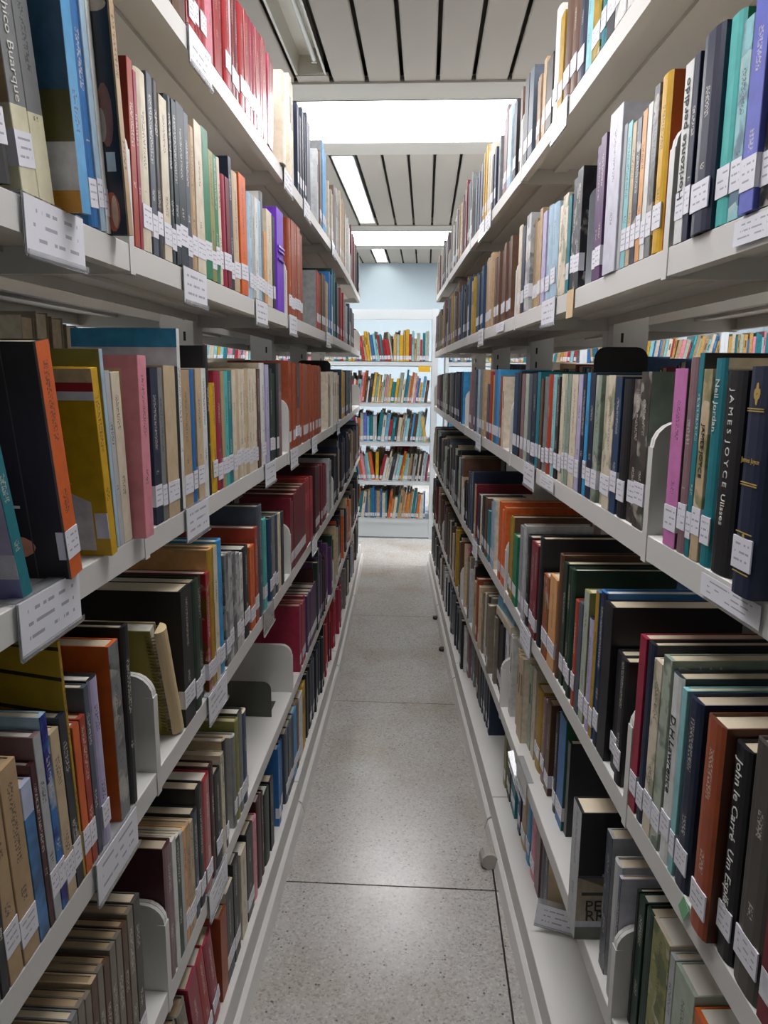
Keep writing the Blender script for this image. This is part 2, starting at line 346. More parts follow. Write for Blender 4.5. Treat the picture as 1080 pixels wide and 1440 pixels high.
BOOKS = """\
LA 1031.4 29.0 129 0 0 105 77 - - 0 -
LA 1060.9 27.7 124 -3 0 96 75 - - 0 -
LA 1089.1 55.2 144 0 0 105 77 - - 0 -
LA 1150.8 32.2 152 0 0 105 143 - g 1 -
LA 1183.5 25.4 143 -2 0 102 127 - g 1 -
LA 1209.4 33.8 163 0 0 111 143 - g 1 -
LA 1243.2 39.9 177 0 0 121 210 - g 0 -
LA 1287.2 34.3 166 0 0 113 143 - g 0 -
LA 1322.0 30.3 155 -4 0 102 117 - g 0 -
LA 1352.8 38.1 175 0 0 119 143 - g 1 -
LA 1395.8 24.8 174 0 0 119 91 - g 1 -
LA 1421.1 30.7 168 -1 0 113 86 - g 1 -
LA 1457.7 38.8 175 0 0 119 143 - g 1 -
LA 1496.5 35.1 180 0 0 122 143 - g 1 -
LA 1531.6 30.6 183 0 0 124 128 - g 1 -
LA 1562.2 31.8 185 0 0 126 128 - g 1 -
LA 1594.0 33.3 188 0 0 128 143 - g 1 -
LA 1627.3 27.7 193 0 0 131 128 - g 0 -
LA 1655.0 36.0 196 0 0 133 143 - g 0 -
LA 1698.4 53.8 186 0 -6.0 127 128 - g 0 -
LA 1827.0 40.0 199 10 0 210 207 - - 0 -
LA 1867.5 13.0 189 3 0 205 185 - - 0 -
LA 1970.2 32.9 245 0 0 200 207 - - 0 -
LA 2003.6 23.5 228 -6 0 198 222 - - 0 -
LA 2027.6 30.2 245 -5 0 181 202 - - 0 -
LA 2093.4 25.9 219 0 0 149 14 - - 1 -
LA 2119.8 26.4 216 -7 0 138 21 - - 1 -
LA 2146.7 33.4 205 -2 0 137 2 - - 1 -
LA 2180.6 23.1 236 0 0 160 14 - - 1 -
LA 2204.2 32.3 221 -5 0 148 19 - - 1 -
LA 2237.0 24.0 235 -2 0 149 2 - - 1 -
LA 2261.5 34.1 249 0 0 169 14 - - 0 -
LA 2296.1 37.2 234 0 0 156 19 - - 0 -
LA 2476.7 38.1 214 0 0 210 169 169 - 0 -
LA 2515.3 30.4 200 -7 0 201 142 - - 0 -
LA 2546.2 34.5 228 0 0 155 77 - - 1 -
LA 2581.2 38.2 220 -3 0 153 84 - - 1 -
LA 2619.9 32.0 280 0 0 190 47 99 - 1 -
LA 2652.4 26.5 264 0 0 188 54 - - 1 -
LA 2679.4 21.2 268 -7 0 172 52 - - 1 -
LA 2701.1 26.8 265 -2 0 176 62 - - 1 -
LA 2728.4 31.0 272 -6 0 175 53 - - 1 -
LA 2781.1 24.7 194 0 0 132 207 - - 1 -
LA 2806.3 31.5 180 -6 0 124 184 - - 1 -
LA 2838.3 31.1 182 -5 0 126 165 - - 1 -
LA 2869.9 11.6 185 -1 0 131 174 - - 1 -
LA 2898.5 20.9 190 -3 0 120 213 - - 1 -
LA 2919.9 30.3 180 -1 0 128 164 - - 1 -
LA 2950.7 31.6 218 0 0 148 77 - - 0 -
LA 2982.8 28.2 204 -4 0 144 87 - - 0 -
LA 3011.5 33.0 214 -2 0 145 84 - - 0 -
LA 3045.0 27.2 208 -3 0 147 84 - - 0 -
LA 3072.7 36.6 237 0 0 161 169 - - 0 -
LA 3109.8 33.7 230 -3 0 146 152 - - 0 -
LA 3144.0 28.9 237 -1 0 157 178 - - 0 -
LA 3173.4 31.7 232 -3 0 152 152 - - 0 -
LA 3240.7 33.8 267 0 0 181 188 - b 1 -
LA 3275.0 21.7 254 -3 0 167 140 - b 1 -
LA 3297.2 37.8 265 -3 0 171 151 - b 1 -
LA 3335.5 29.2 254 -3 0 167 211 - b 1 -
LA 3365.2 27.5 263 -1 0 179 183 - b 1 -
LA 3393.2 36.6 259 -5 0 166 172 - b 1 -
LA 3430.3 28.1 264 -1 0 176 183 - b 1 -
LA 3458.9 32.2 253 -7 0 171 212 - b 1 -
LA 3491.6 34.5 252 -5 0 175 163 - b 1 -
LA 3526.6 25.4 254 -1 0 181 183 - b 1 -
LA 3552.5 26.6 238 0 0 162 208 - g 1 -
LA 3579.6 44.0 226 -2 0 146 205 - g 1 -
LA 3624.1 21.8 229 -8 0 159 177 - g 1 -
LA 3646.4 39.0 224 -8 0 156 187 - g 1 -
LA 3685.9 33.9 248 0 0 168 208 - g 1 -
LA 3720.3 33.9 230 -4 0 164 186 - g 1 -
LA 3754.7 33.9 235 -5 0 163 186 - g 1 -
LA 3789.1 28.4 241 -2 0 158 205 - g 1 -
LA 3818.0 25.6 246 -7 0 167 219 - g 1 -
LA 3844.1 35.8 232 -4 0 162 218 - g 1 -
LA 3898.5 10.8 256 0 0 174 91 - - 0 -
LA 3909.8 31.6 251 -6 0 173 93 - - 0 -
LA 3941.9 27.1 256 -4 0 171 107 - - 0 -
LA 3969.5 29.7 255 -1 0 163 83 - - 0 -
LA 3999.7 22.5 246 -4 0 170 78 - - 0 -
LA 4022.7 30.2 239 -2 0 158 86 - - 0 -
LA 4053.4 23.0 242 -5 0 171 101 - - 0 -
LA 4076.9 33.9 241 -4 0 170 79 - - 0 -
LA 4111.3 25.5 251 0 0 166 101 - - 0 -
LA 4207.6 26.7 253 0 0 172 77 - - 0 -
LA 4234.8 34.0 251 -6 0 169 84 - - 0 -
LA 4269.3 27.3 245 -3 0 158 87 - - 0 -
LA 4297.1 35.6 244 -3 0 155 80 - - 0 -
LA 4333.2 29.1 244 -5 0 169 87 - - 0 -
LA 4362.8 28.8 244 -2 0 156 80 - - 0 -
LA 4392.1 34.1 243 0 0 171 80 - - 0 -
LA 4426.7 26.8 244 -7 0 162 74 - - 0 -
LA 4454.0 27.1 251 -4 0 160 84 - - 0 -
LA 4481.6 32.6 246 -1 0 157 67 - - 0 -
LA 4515.1 54.3 216 10 0 147 60 - - 1 -
LB 605.4 35.3 173 0 9.0 117 12 - - 1 -
LB 653.0 27.4 197 0 9.0 134 99 170 bot 1 Chico_Buarque
LB 681.6 27.3 204 0 9.0 138 99 99 bot 0 -
LB 721.2 19.8 260 20 6.0 200 47 42 cov1 0 -
LB 786.9 20.5 245 0 6.0 166 40 - - 1 -
LB 809.2 12.5 247 0 6.0 168 145 - - 1 -
LB 823.5 11.1 245 0 6.0 167 208 - - 1 -
LB 835.0 12.0 237 20 6.0 161 170 12 cov2 0 -
LB 903.9 15.7 207 0 0 141 144 - - 0 -
LB 921.9 9.3 199 0 0 136 128 - - 0 -
LB 931.2 34.1 207 0 0 141 207 - - 1 -
LB 965.3 18.0 214 0 0 145 60 - - 1 -
LB 983.3 21.4 214 0 0 146 41 - - 1 -
LB 1007.5 28.3 203 0 0 138 207 - - 1 -
LB 1035.8 20.8 213 0 0 145 28 - - 1 -
LB 1056.6 18.5 214 0 0 145 28 - - 1 -
LB 1075.1 32.3 218 0 0 148 28 - - 1 -
LB 1107.4 20.4 215 0 0 146 60 - - 1 -
LB 1127.8 28.3 205 0 0 140 170 - - 1 -
LB 1156.1 41.4 220 0 0 149 207 - - 1 -
LB 1197.5 36.2 222 0 2.0 151 13 - - 1 -
LB 1233.7 25.3 199 0 2.0 136 114 - - 1 -
LB 1259.0 22.0 199 0 2.0 136 13 - - 1 -
LB 1281.0 22.7 201 0 2.0 137 207 - - 1 -
LB 1308.4 23.7 182 0 2.0 123 128 - - 1 -
LB 1332.1 24.6 183 0 2.0 124 91 - - 1 -
LB 1356.7 20.4 222 0 2.0 151 14 - - 1 -
LB 1377.1 48.1 206 0 2.0 140 188 - - 1 -
LB 1430.8 52.0 214 0 2.0 146 206 - - 1 -
LB 1494.9 31.2 198 0 0 134 145 - - 1 -
LB 1526.1 25.8 199 0 0 135 169 - - 1 -
LB 1551.9 26.7 201 0 0 136 208 - - 1 -
LB 1578.6 27.7 202 0 0 138 145 - - 1 -
LB 1606.3 28.7 224 0 0 152 99 208 - 1 -
LB 1635.0 29.7 150 0 0 105 209 - - 1 -
LB 1664.7 54.8 202 0 0 138 207 - - 1 -
LB 1727.6 24.8 200 0 0 136 41 - - 1 -
LB 1777.9 81.4 230 0 0 156 92 - wrap 0 -
LB 1929.4 43.3 237 0 0 161 136 - - 1 -
LB 1972.7 45.3 241 0 0 164 136 - - 1 -
LB 2018.0 47.4 241 0 0 164 136 - - 1 -
LB 2065.4 49.7 243 0 0 165 136 - - 1 -
LB 2115.1 38.9 232 0 0 158 136 - - 1 -
LB 2455.2 25.7 181 0 0 200 144 99 - 1 -
LB 2481.4 25.8 171 -3 0 193 119 - - 1 -
LB 2507.7 26.8 180 -3 0 197 137 - - 1 -
LB 2535.0 27.3 178 -2 0 198 119 - - 1 -
LB 2581.7 26.5 188 0 0 128 77 - - 1 -
LB 2608.7 30.7 188 -1 0 117 67 - - 1 -
LB 2639.9 32.8 191 0 0 130 77 - - 1 -
LB 2673.2 27.2 188 -5 0 127 67 - - 1 -
LB 2700.9 30.3 176 0 0 119 170 - - 1 -
LB 2731.7 20.4 174 0 0 109 182 - - 1 -
LB 2752.6 33.7 172 -4 0 116 162 - - 1 -
LB 2786.8 25.2 221 0 0 150 40 - - 1 -
LB 2812.5 29.1 215 -7 0 138 38 - - 1 -
LB 2842.1 35.7 219 0 0 149 36 - - 1 -
LB 2898.5 14.7 247 0 0 168 15 11 - 1 -
LB 2913.7 23.6 240 -8 0 163 10 - - 1 -
LB 2937.8 33.1 233 -4 0 164 27 - - 1 -
LB 2971.4 24.2 233 -7 0 160 10 - - 1 -
LB 2996.1 31.2 245 -2 0 163 8 - - 1 -
LB 3027.8 29.8 240 -5 0 161 27 - - 1 -
LB 3090.8 30.5 219 0 0 149 28 - - 1 -
LB 3121.8 21.0 210 -1 0 147 33 - - 1 -
LB 3143.3 34.3 215 -2 0 140 23 - - 1 -
LB 3178.1 25.3 205 -5 0 141 23 - - 1 -
LB 3203.9 24.4 209 -3 0 143 3 - - 1 -
LB 3265.3 32.3 218 0 0 149 143 - - 1 -
LB 3298.1 24.3 213 -2 0 145 180 - - 1 -
LB 3322.9 23.8 204 -3 0 145 180 - - 1 -
LB 3347.2 31.0 209 -8 0 137 117 - - 1 -
LB 3378.7 26.4 205 -6 0 147 127 - - 1 -
LB 3405.6 27.0 211 0 0 142 146 - - 1 -
LB 3433.1 27.1 213 -2 0 135 180 - - 1 -
LB 3545.6 24.4 183 0 0 190 169 169 - 1 -
LB 3570.5 40.8 171 0 0 179 177 - - 1 -
LB 3611.8 20.6 178 -5 0 176 168 - - 1 -
LB 3632.9 33.8 177 -6 0 185 179 - - 1 -
LB 3667.2 26.3 170 -6 0 172 142 - - 1 -
LB 3694.0 34.0 180 -5 0 188 135 - - 1 -
LB 3777.3 33.3 199 0 0 135 60 - - 1 -
LB 3811.1 27.3 198 -2 0 128 59 - - 1 -
LB 3838.9 18.0 196 -3 0 123 71 - - 1 -
LB 3857.4 24.1 191 -6 0 122 59 - - 1 -
LB 3898.5 19.0 187 -4 0 131 59 - - 1 -
LB 3918.0 28.4 189 -3 0 127 58 - - 1 -
LB 3946.9 33.4 192 0 0 135 70 - - 1 -
LB 3980.8 22.4 188 -7 0 134 70 - - 1 -
LB 4003.7 27.4 189 0 0 128 105 - - 1 -
LB 4031.6 28.1 179 0 0 127 94 - - 1 -
LB 4060.2 33.9 176 -8 0 119 130 - - 1 -
LB 4094.6 27.7 184 -7 0 122 102 - - 1 -
LB 4122.8 29.4 177 -3 0 123 88 - - 1 -
LB 4152.7 29.5 180 -4 0 118 110 - - 1 -
LB 4182.7 27.5 185 -1 0 116 95 - - 1 -
LC 525.6 28.7 177 0 0 120 99 - - 1 -
LC 601.9 15.6 145 0 13.0 105 15 176 cov3 0 -
LC 669.9 24.1 224 10 9.0 200 206 12 cov4 1 -
LC 763.9 15.2 201 10 7.0 137 197 197 cov5 0 -
LC 803.2 8.0 221 0 5.0 200 145 114 - 0 -
LC 811.2 12.4 198 0 5.0 135 169 - - 0 -
LC 823.6 23.6 196 0 4.0 134 207 - - 0 -
LC 851.1 26.3 216 15 0 200 210 210 cov8 0 -
LC 928.9 24.2 202 0 0 137 14 - - 1 -
LC 955.9 16.9 203 0 0 138 99 - - 1 -
LC 978.5 45.4 206 0 0 140 188 - - 1 -
LC 1023.9 12.8 205 0 0 139 12 - - 0 -
LC 1036.7 13.0 257 0 0 150 208 196 cov9 0 -
LC 1049.7 37.7 201 0 0 137 170 - - 1 -
LC 1090.9 21.8 202 0 0 137 40 - - 1 -
LC 1116.4 30.6 202 0 0 137 188 - - 1 -
LC 1147.0 23.9 204 0 0 139 208 - - 0 -
LC 1170.9 20.8 239 0 0 162 12 - - 0 -
LC 1195.9 30.4 181 0 0 123 197 - - 1 -
LC 1226.3 31.9 200 0 0 136 128 - - 1 -
LC 1258.2 19.0 200 0 0 136 170 - - 1 -
LC 1277.2 24.5 200 0 0 136 64 - - 1 -
LC 1301.7 25.5 201 0 0 136 15 - - 1 -
LC 1332.4 26.6 203 0 0 138 207 - - 1 -
LC 1359.0 27.6 204 0 0 138 188 - - 1 -
LC 1386.6 22.9 204 0 0 139 207 - - 1 -
LC 1409.5 23.6 204 0 0 139 207 - - 1 -
LC 1433.1 24.4 206 0 0 140 188 - - 1 -
LC 1457.5 25.3 206 0 0 140 207 - - 1 -
LC 1482.8 26.1 206 0 0 140 207 - - 1 -
LC 1508.9 26.9 206 0 0 140 207 - - 1 -
LC 1535.8 28.0 206 0 0 140 77 - - 0 -
LC 1570.9 44.2 219 0 0 149 208 207 - 1 -
LC 1622.7 31.1 216 0 0 147 176 - - 0 -
LC 1661.7 36.3 209 0 0 142 11 - - 1 -
LC 1698.5 29.1 198 -2 0 133 7 - - 1 -
LC 1736.8 26.5 221 0 0 150 41 - - 1 -
LC 1763.3 36.6 222 0 0 151 105 - b 0 -
LC 1898.5 33.5 229 0 0 156 136 136 - 1 -
LC 1932.5 32.3 220 -5 0 142 158 - - 1 -
LC 1965.3 24.1 227 0 0 154 136 - two 1 -
LC 1989.9 34.2 219 -3 0 143 129 - two 1 -
LC 2024.6 49.9 226 0 0 154 136 - two 1 -
LC 2074.5 26.9 227 0 0 154 136 - two 1 -
LC 2101.9 38.1 212 -6 0 150 138 - two 1 -
LC 2140.5 55.7 226 0 0 153 136 - two 1 -
LC 2196.2 33.3 224 0 0 153 136 - two 1 -
LC 2230.0 39.6 220 -5 0 139 120 - two 1 -
LC 2270.1 31.7 226 0 0 153 136 - two 1 -
LC 2302.3 29.9 224 -4 0 150 158 - two 1 -
LC 2332.7 30.2 224 0 0 152 136 - two 1 -
LC 2363.4 34.9 222 -6 0 143 158 - two 1 -
LC 2398.8 32.6 225 0 0 153 136 - two 1 -
LC 2431.9 36.3 212 -3 0 150 120 - two 1 -
LC 2468.7 41.5 224 0 0 152 136 - two 1 -
LC 2510.7 31.5 220 -1 0 141 109 - two 1 -
LC 2726.2 27.1 204 0 0 210 207 207 - 0 -
LC 2753.8 27.3 190 -4 0 206 217 - - 0 -
LC 2781.6 27.2 190 -2 0 208 165 - - 0 -
LC 2809.3 31.4 198 -7 0 205 173 - - 0 -
LC 2841.2 21.9 193 -6 0 205 213 - - 0 -
LC 2898.5 23.6 207 0 0 141 207 - - 0 -
LC 2922.6 26.2 203 -2 0 140 203 - - 0 -
LC 2949.3 30.3 204 -3 0 139 200 - - 0 -
LC 2980.1 38.8 205 -1 0 140 217 - - 0 -
LC 3019.4 27.3 200 -2 0 138 213 - - 0 -
LC 3047.2 28.7 199 -7 0 137 201 - - 0 -
LC 3076.4 27.6 205 0 0 139 207 - - 0 -
LC 3104.5 26.6 195 -7 0 134 165 - - 0 -
LC 3131.6 29.5 193 -8 0 132 215 - - 0 -
LC 3161.6 31.6 204 -8 0 127 204 - - 0 -
LC 3193.7 27.5 194 -6 0 135 175 - - 0 -
LC 3221.7 31.5 194 -7 0 129 204 - - 0 -
LC 3330.3 27.0 219 0 0 149 197 29 - 1 -
LC 3357.8 32.1 212 0 0 141 181 - - 1 -
LC 3390.4 32.4 204 0 0 146 171 - - 1 -
LC 3423.3 25.2 211 -4 0 138 181 - - 1 -
LC 3449.0 26.6 213 -6 0 134 221 - - 1 -
LC 3476.1 36.7 209 -2 0 144 190 - - 1 -
LC 3513.3 24.7 206 -7 0 139 198 - - 1 -
LC 3583.2 31.5 217 0 0 148 29 - - 1 -
LC 3615.2 32.8 202 -1 0 145 35 - - 1 -
LC 3648.5 35.8 203 -6 0 143 35 - - 1 -
LC 3684.8 22.1 209 -4 0 147 24 - - 1 -
LC 3707.4 34.7 215 -6 0 144 34 - - 1 -
LC 3742.6 30.8 216 -7 0 145 25 - - 1 -
LC 3824.8 29.6 218 0 0 149 99 - - 1 -
LC 3854.9 24.9 210 -2 0 139 89 - - 1 -
LC 3898.5 19.2 205 -5 0 141 104 - - 1 -
LC 3918.2 23.1 216 -3 0 134 124 - - 1 -
LC 3941.8 29.3 214 -6 0 142 90 - - 1 -
LC 3971.6 31.6 203 0 0 146 97 - - 1 -
LD 475.1 24.2 178 0 0 121 99 - - 0 -
LD 500.3 16.5 176 0 0 120 155 - - 0 -
LD 519.0 10.8 172 0 0 117 41 - - 0 -
LD 532.1 20.6 207 0 4.0 141 170 - old 1 -
LD 555.1 26.1 194 0 4.0 132 170 - old 1 -
LD 582.5 17.2 163 0 4.0 111 40 - sea 0 -
LD 601.1 8.3 174 0 4.0 118 55 - - 0 -
LD 610.8 12.8 197 0 4.0 134 169 105 - 1 -
LD 625.1 11.8 210 0 4.0 143 40 145 m 1 -
LD 638.4 17.0 185 0 4.0 126 188 - - 1 -
LD 657.0 14.5 193 0 4.0 180 41 14 m 1 -
LD 671.5 5.0 267 0 4.0 210 156 149 cov6 0 -
LD 678.2 13.6 170 0 3.0 116 206 136 - 1 -
LD 693.5 12.4 172 0 3.0 117 144 - - 1 -
LD 707.7 10.9 200 0 3.0 136 60 - - 0 -
LD 722.4 21.0 201 0 3.0 137 176 12 - 1 -
LD 769.7 25.7 220 0 2.0 190 99 206 m 0 -
LD 802.0 20.6 228 0 0 190 12 - - 0 -
LD 1007.8 49.2 210 0 0 210 12 12 - 1 -
LD 1060.7 36.3 208 0 0 210 11 11 - 1 -
LD 1097.5 33.0 201 -6 0 196 7 - - 1 -
LD 1131.0 21.1 203 0 0 138 143 - m 1 -
LD 1152.1 26.2 237 0 0 161 156 209 - 1 -
LD 1178.3 22.7 236 0 0 161 207 197 - 1 -
LD 1201.0 33.2 240 0 0 200 47 - - 1 -
LD 1244.0 25.0 205 0 0 140 99 - m 1 -
LD 1269.0 26.1 202 0 0 137 169 - m 1 -
LD 1295.1 27.0 195 0 0 133 99 - m 0 -
LD 1322.1 28.1 188 0 0 128 169 - m 1 -
LD 1350.2 23.3 181 0 0 123 208 - m 1 -
LD 1379.4 49.2 184 0 0 125 41 12 - 1 -
LD 1435.0 39.5 175 0 0 119 206 - - 1 -
LD 1481.2 27.7 205 0 0 200 144 144 - 1 -
LD 1516.0 43.7 244 0 0 200 60 60 - 0 -
LD 1567.2 26.3 206 0 0 140 64 64 - 1 -
LD 1594.0 35.4 202 -7 0 132 72 - - 1 -
LD 1629.9 33.1 195 0 0 133 29 - - 1 -
LD 1663.0 34.4 194 0 0 132 99 - - 1 -
LD 1697.4 35.7 191 0 0 130 60 - - 1 -
LD 1733.1 37.2 187 0 0 127 207 - - 0 -
LD 1770.3 28.9 185 0 0 126 41 - - 0 -
LD 1897.5 18.3 198 0 0 135 91 - - 1 -
LD 1916.3 32.2 185 -1 0 127 86 - - 1 -
LD 1949.0 48.4 201 0 0 137 91 - - 1 -
LD 1997.4 50.8 205 0 0 140 91 - - 1 -
LD 2048.2 53.2 206 0 0 140 91 - - 1 -
LD 2101.4 56.0 206 0 0 140 91 - - 1 -
LD 2157.4 29.4 214 0 0 145 143 - - 0 -
LD 2187.3 29.1 205 -2 0 145 106 - - 0 -
LD 2216.9 28.4 209 -3 0 131 157 - - 0 -
LD 2245.8 22.8 204 -3 0 132 127 - - 0 -
LD 2269.1 27.2 206 -2 0 143 127 - - 0 -
LD 2296.8 29.6 201 -2 0 144 146 - - 0 -
LD 2377.6 32.9 224 0 0 152 55 - - 1 -
LD 2411.0 37.1 219 0 0 145 45 - - 1 -
LD 2448.6 27.9 220 0 0 150 91 - - 1 -
LD 2477.0 18.2 208 -7 0 138 93 - - 1 -
LD 2495.7 27.6 215 -5 0 149 93 - - 1 -
LD 2523.8 32.4 212 0 0 144 91 - - 1 -
LD 2556.7 28.5 211 -4 0 138 79 - - 1 -
LD 2585.7 37.9 201 -1 0 144 86 - - 1 -
LD 2624.1 29.4 204 0 0 139 91 - - 1 -
LD 2654.0 22.6 202 -6 0 133 83 - - 1 -
LD 2677.1 32.5 192 -4 0 126 101 - - 1 -
LD 2755.2 25.4 203 0 0 200 169 - - 0 -
LD 2781.1 38.9 198 -2 0 188 142 - - 0 -
LD 2820.5 28.8 200 -8 0 184 177 - - 0 -
LD 2849.8 24.0 191 -5 0 191 166 - - 0 -
LD 2932.3 27.6 200 0 0 136 12 - m 1 -
LD 2960.4 34.4 194 -2 0 132 1 - m 1 -
LD 2995.3 27.6 192 0 0 134 1 - m 1 -
LD 3023.4 34.4 191 -5 0 130 17 - m 1 -
LD 3058.3 23.0 193 -4 0 128 17 - m 1 -
LD 3081.8 38.4 190 -8 0 132 17 - m 1 -
LD 3120.7 24.0 196 -3 0 132 17 - m 1 -
LD 3145.2 40.7 194 -7 0 124 0 - m 1 -
LD 3186.4 26.1 193 -5 0 123 1 - m 1 -
LD 3213.0 29.3 193 -6 0 126 1 - m 1 -
LD 3281.2 26.5 158 0 0 108 12 - - 1 -
LD 3308.2 43.1 156 -6 0 105 1 - - 1 -
LD 3351.8 32.8 157 -7 0 105 1 - - 1 -
LD 3385.1 28.2 153 0 0 97 0 - - 1 -
LD 3413.8 30.0 150 -5 0 98 0 - - 1 -
LE 584.4 20.3 210 0 0 170 100 188 - 0 -
LE 606.3 14.7 210 0 0 170 99 188 - 0 -
LE 622.7 13.6 210 0 0 143 99 - - 0 -
LE 638.0 14.2 210 0 0 143 100 - - 0 -
LE 654.0 12.8 205 0 0 139 100 - - 0 -
LE 668.7 13.3 210 0 0 143 77 188 - 0 -
LE 684.0 13.8 210 0 0 143 100 - - 0 -
LE 699.8 14.3 205 0 0 139 77 - - 0 -
LE 716.2 14.8 210 0 0 143 100 - - 0 -
LE 733.2 15.4 210 0 0 143 100 - - 0 -
LE 750.9 13.7 210 0 0 143 77 - - 0 -
LE 766.9 16.6 215 0 0 146 100 - - 1 -
LE 785.9 19.9 215 0 0 146 63 - - 1 -
LE 897.5 27.4 210 0 0 143 105 55 - 0 -
LE 924.9 16.1 203 0 0 138 208 - - 0 -
LE 941.0 16.7 196 0 0 133 11 207 - 0 -
LE 957.7 13.7 191 0 0 130 169 - - 0 -
LE 971.4 14.0 188 0 0 128 209 - - 1 -
LE 985.4 18.0 185 0 0 126 170 - - 1 -
LE 1003.4 14.8 180 0 0 122 188 - - 1 -
LE 1018.2 26.8 185 0 0 126 60 12 - 1 -
LE 1045.0 28.1 211 0 0 170 12 12 - 1 -
LE 1077.2 38.3 205 0 0 140 143 - g 1 -
LE 1115.5 22.3 210 0 0 143 55 - - 0 -
LE 1137.8 42.2 178 0 0 121 12 - - 1 -
LE 1180.0 19.6 195 0 0 132 207 - m 0 -
LE 1199.6 20.2 212 0 0 144 41 188 - 1 -
LE 1261.9 22.1 186 0 0 126 99 169 - 1 -
LE 1289.6 23.0 205 0 0 139 114 - - 1 -
LE 1312.6 29.7 210 0 0 143 99 41 - 1 -
LE 1342.3 30.9 195 0 0 133 29 207 - 1 -
LE 2020.9 32.1 200 0 0 190 128 128 - 1 -
LE 2053.5 21.0 188 -6 0 189 118 - - 1 -
LE 2075.0 29.7 188 -1 0 178 147 - - 1 -
LE 2105.2 32.5 188 -1 0 190 118 - - 1 -
LE 2138.2 22.7 194 -6 0 188 108 - - 1 -
LE 2176.5 25.7 182 0 0 124 73 - - 1 -
LE 2202.7 35.4 181 -1 0 120 65 - - 1 -
LE 2238.6 48.8 177 0 0 120 73 - - 1 -
LE 2287.4 50.9 177 0 0 120 73 - - 1 -
LE 2338.3 52.9 176 0 0 120 73 - - 1 -
LE 2391.2 55.3 176 0 0 120 73 - - 1 -
LE 2446.5 30.6 176 0 0 120 73 - - 1 -
LE 2477.6 26.1 164 -6 0 111 65 - - 1 -
LE 2504.2 26.0 176 0 0 119 73 - - 1 -
LE 2530.7 33.3 171 -2 0 112 56 - - 1 -
LF 739.0 45.4 190 0 14.0 129 100 - - 0 -
LF 787.1 41.4 190 0 14.0 129 63 - - 0 -
LF 831.4 39.0 195 0 14.0 133 100 - - 0 -
LF 873.6 42.3 195 0 14.0 133 100 - - 0 -
LF 919.3 38.7 195 0 14.0 133 100 - - 0 -
LF 961.6 33.9 195 0 13.0 133 100 - - 0 -
LF 1003.3 40.5 200 0 12.0 136 128 - - 1 -
LF 1048.0 39.0 200 0 12.0 136 143 - - 1 -
LF 1091.5 41.8 200 0 12.0 136 128 - - 1 -
LF 1143.0 40.0 170 0 0 116 136 - - 0 -
LF 1183.0 48.0 190 0 0 129 41 207 - 1 -
LF 1236.5 39.9 210 0 0 143 12 - - 1 -
LF 1294.1 43.2 190 0 0 129 207 - - 0 -
LF 1343.7 52.8 200 0 0 136 12 - - 1 -
LF 1403.4 35.1 190 0 0 129 210 - - 0 -
LF 1445.7 38.7 210 0 0 143 55 - - 0 -
LF 1484.9 28.2 200 -1 0 138 48 - - 0 -
LF 1521.5 48.8 180 0 0 122 11 - - 0 -
LF 1578.8 34.4 180 0 0 122 12 - - 0 -
LF 1676.7 27.0 210 0 0 143 40 - - 1 -
LF 1704.2 19.8 203 -4 0 129 37 - - 1 -
LF 1724.5 29.9 200 -6 0 140 39 - - 1 -
LF 1775.4 42.5 200 0 0 136 60 - - 1 -
LF 1817.9 44.2 200 0 0 136 60 - - 1 -
LF 1862.1 34.8 200 0 0 136 29 - - 1 -
LF 1896.9 49.9 200 0 0 136 47 - - 1 -
LF 1946.8 52.2 200 0 0 136 77 - - 1 -
LF 1999.0 54.8 200 0 0 136 208 - - 1 -
LF 2053.8 41.5 210 0 0 143 197 - - 0 -
LF 2095.8 29.9 202 -2 0 134 148 - - 0 -
LF 2141.3 26.6 210 0 0 143 12 - - 0 -
LF 2168.4 34.5 201 -3 0 140 1 - - 0 -
LF 2203.4 36.8 210 0 0 143 12 - - 1 -
LF 2240.7 27.7 209 -7 0 140 1 - - 1 -
LF 2268.9 30.4 200 0 0 136 60 - - 1 -
LF 2299.8 37.7 197 -2 0 126 70 - - 1 -
LF 2338.0 37.2 200 0 0 136 41 - - 1 -
LF 2375.7 34.9 194 -2 0 130 18 - - 1 -
RA 984.5 47.8 200 0 0 136 60 - - 0 -
RA 1034.8 36.9 200 0 0 136 207 - - 1 -
RA 1074.5 25.4 200 0 0 136 208 - - 1 -
RA 1102.9 45.8 200 0 0 136 208 - m 1 -
RA 1151.9 36.6 200 0 0 136 41 - - 1 -
RA 1191.9 28.5 200 0 0 136 15 - - 1 -
RA 1224.0 41.9 200 0 0 136 156 - m 1 -
RA 1269.9 37.0 134 0 0 105 115 - - 0 -
RA 1311.1 44.2 146 0 0 105 14 - - 1 -
RA 1359.9 43.0 158 0 0 107 77 - - 1 -
RA 1407.9 46.4 173 0 0 118 77 - - 1 -
RA 1459.7 33.0 162 0 0 110 156 - m 1 -
RA 1498.4 41.0 190 0 0 129 208 208 - 1 -
RA 1545.5 50.4 128 0 0 105 63 - - 1 -
RA 1602.4 24.6 142 0 0 105 170 - m 1 -
RA 1627.5 39.8 134 -7 0 98 182 - m 1 -
RA 1667.8 25.6 135 -3 0 100 123 - m 1 -
RA 1693.9 28.9 138 -7 0 103 139 - m 1 -
RA 1731.0 47.9 176 0 0 120 60 - - 1 -
RA 1787.1 42.6 180 0 0 122 41 - - 1 -
RA 1858.5 23.9 178 0 0 121 77 - - 1 -
RA 1928.2 36.2 176 0 0 120 12 - m 1 -
RA 1964.9 31.0 164 -5 0 112 1 - m 1 -
RA 1996.4 52.0 189 0 0 129 145 - - 1 -
RA 2059.1 35.3 208 0 0 141 105 - - 1 -
RA 2094.9 18.4 208 -7 0 134 122 - - 1 -
RA 2113.8 35.2 194 -6 0 140 122 - - 1 -
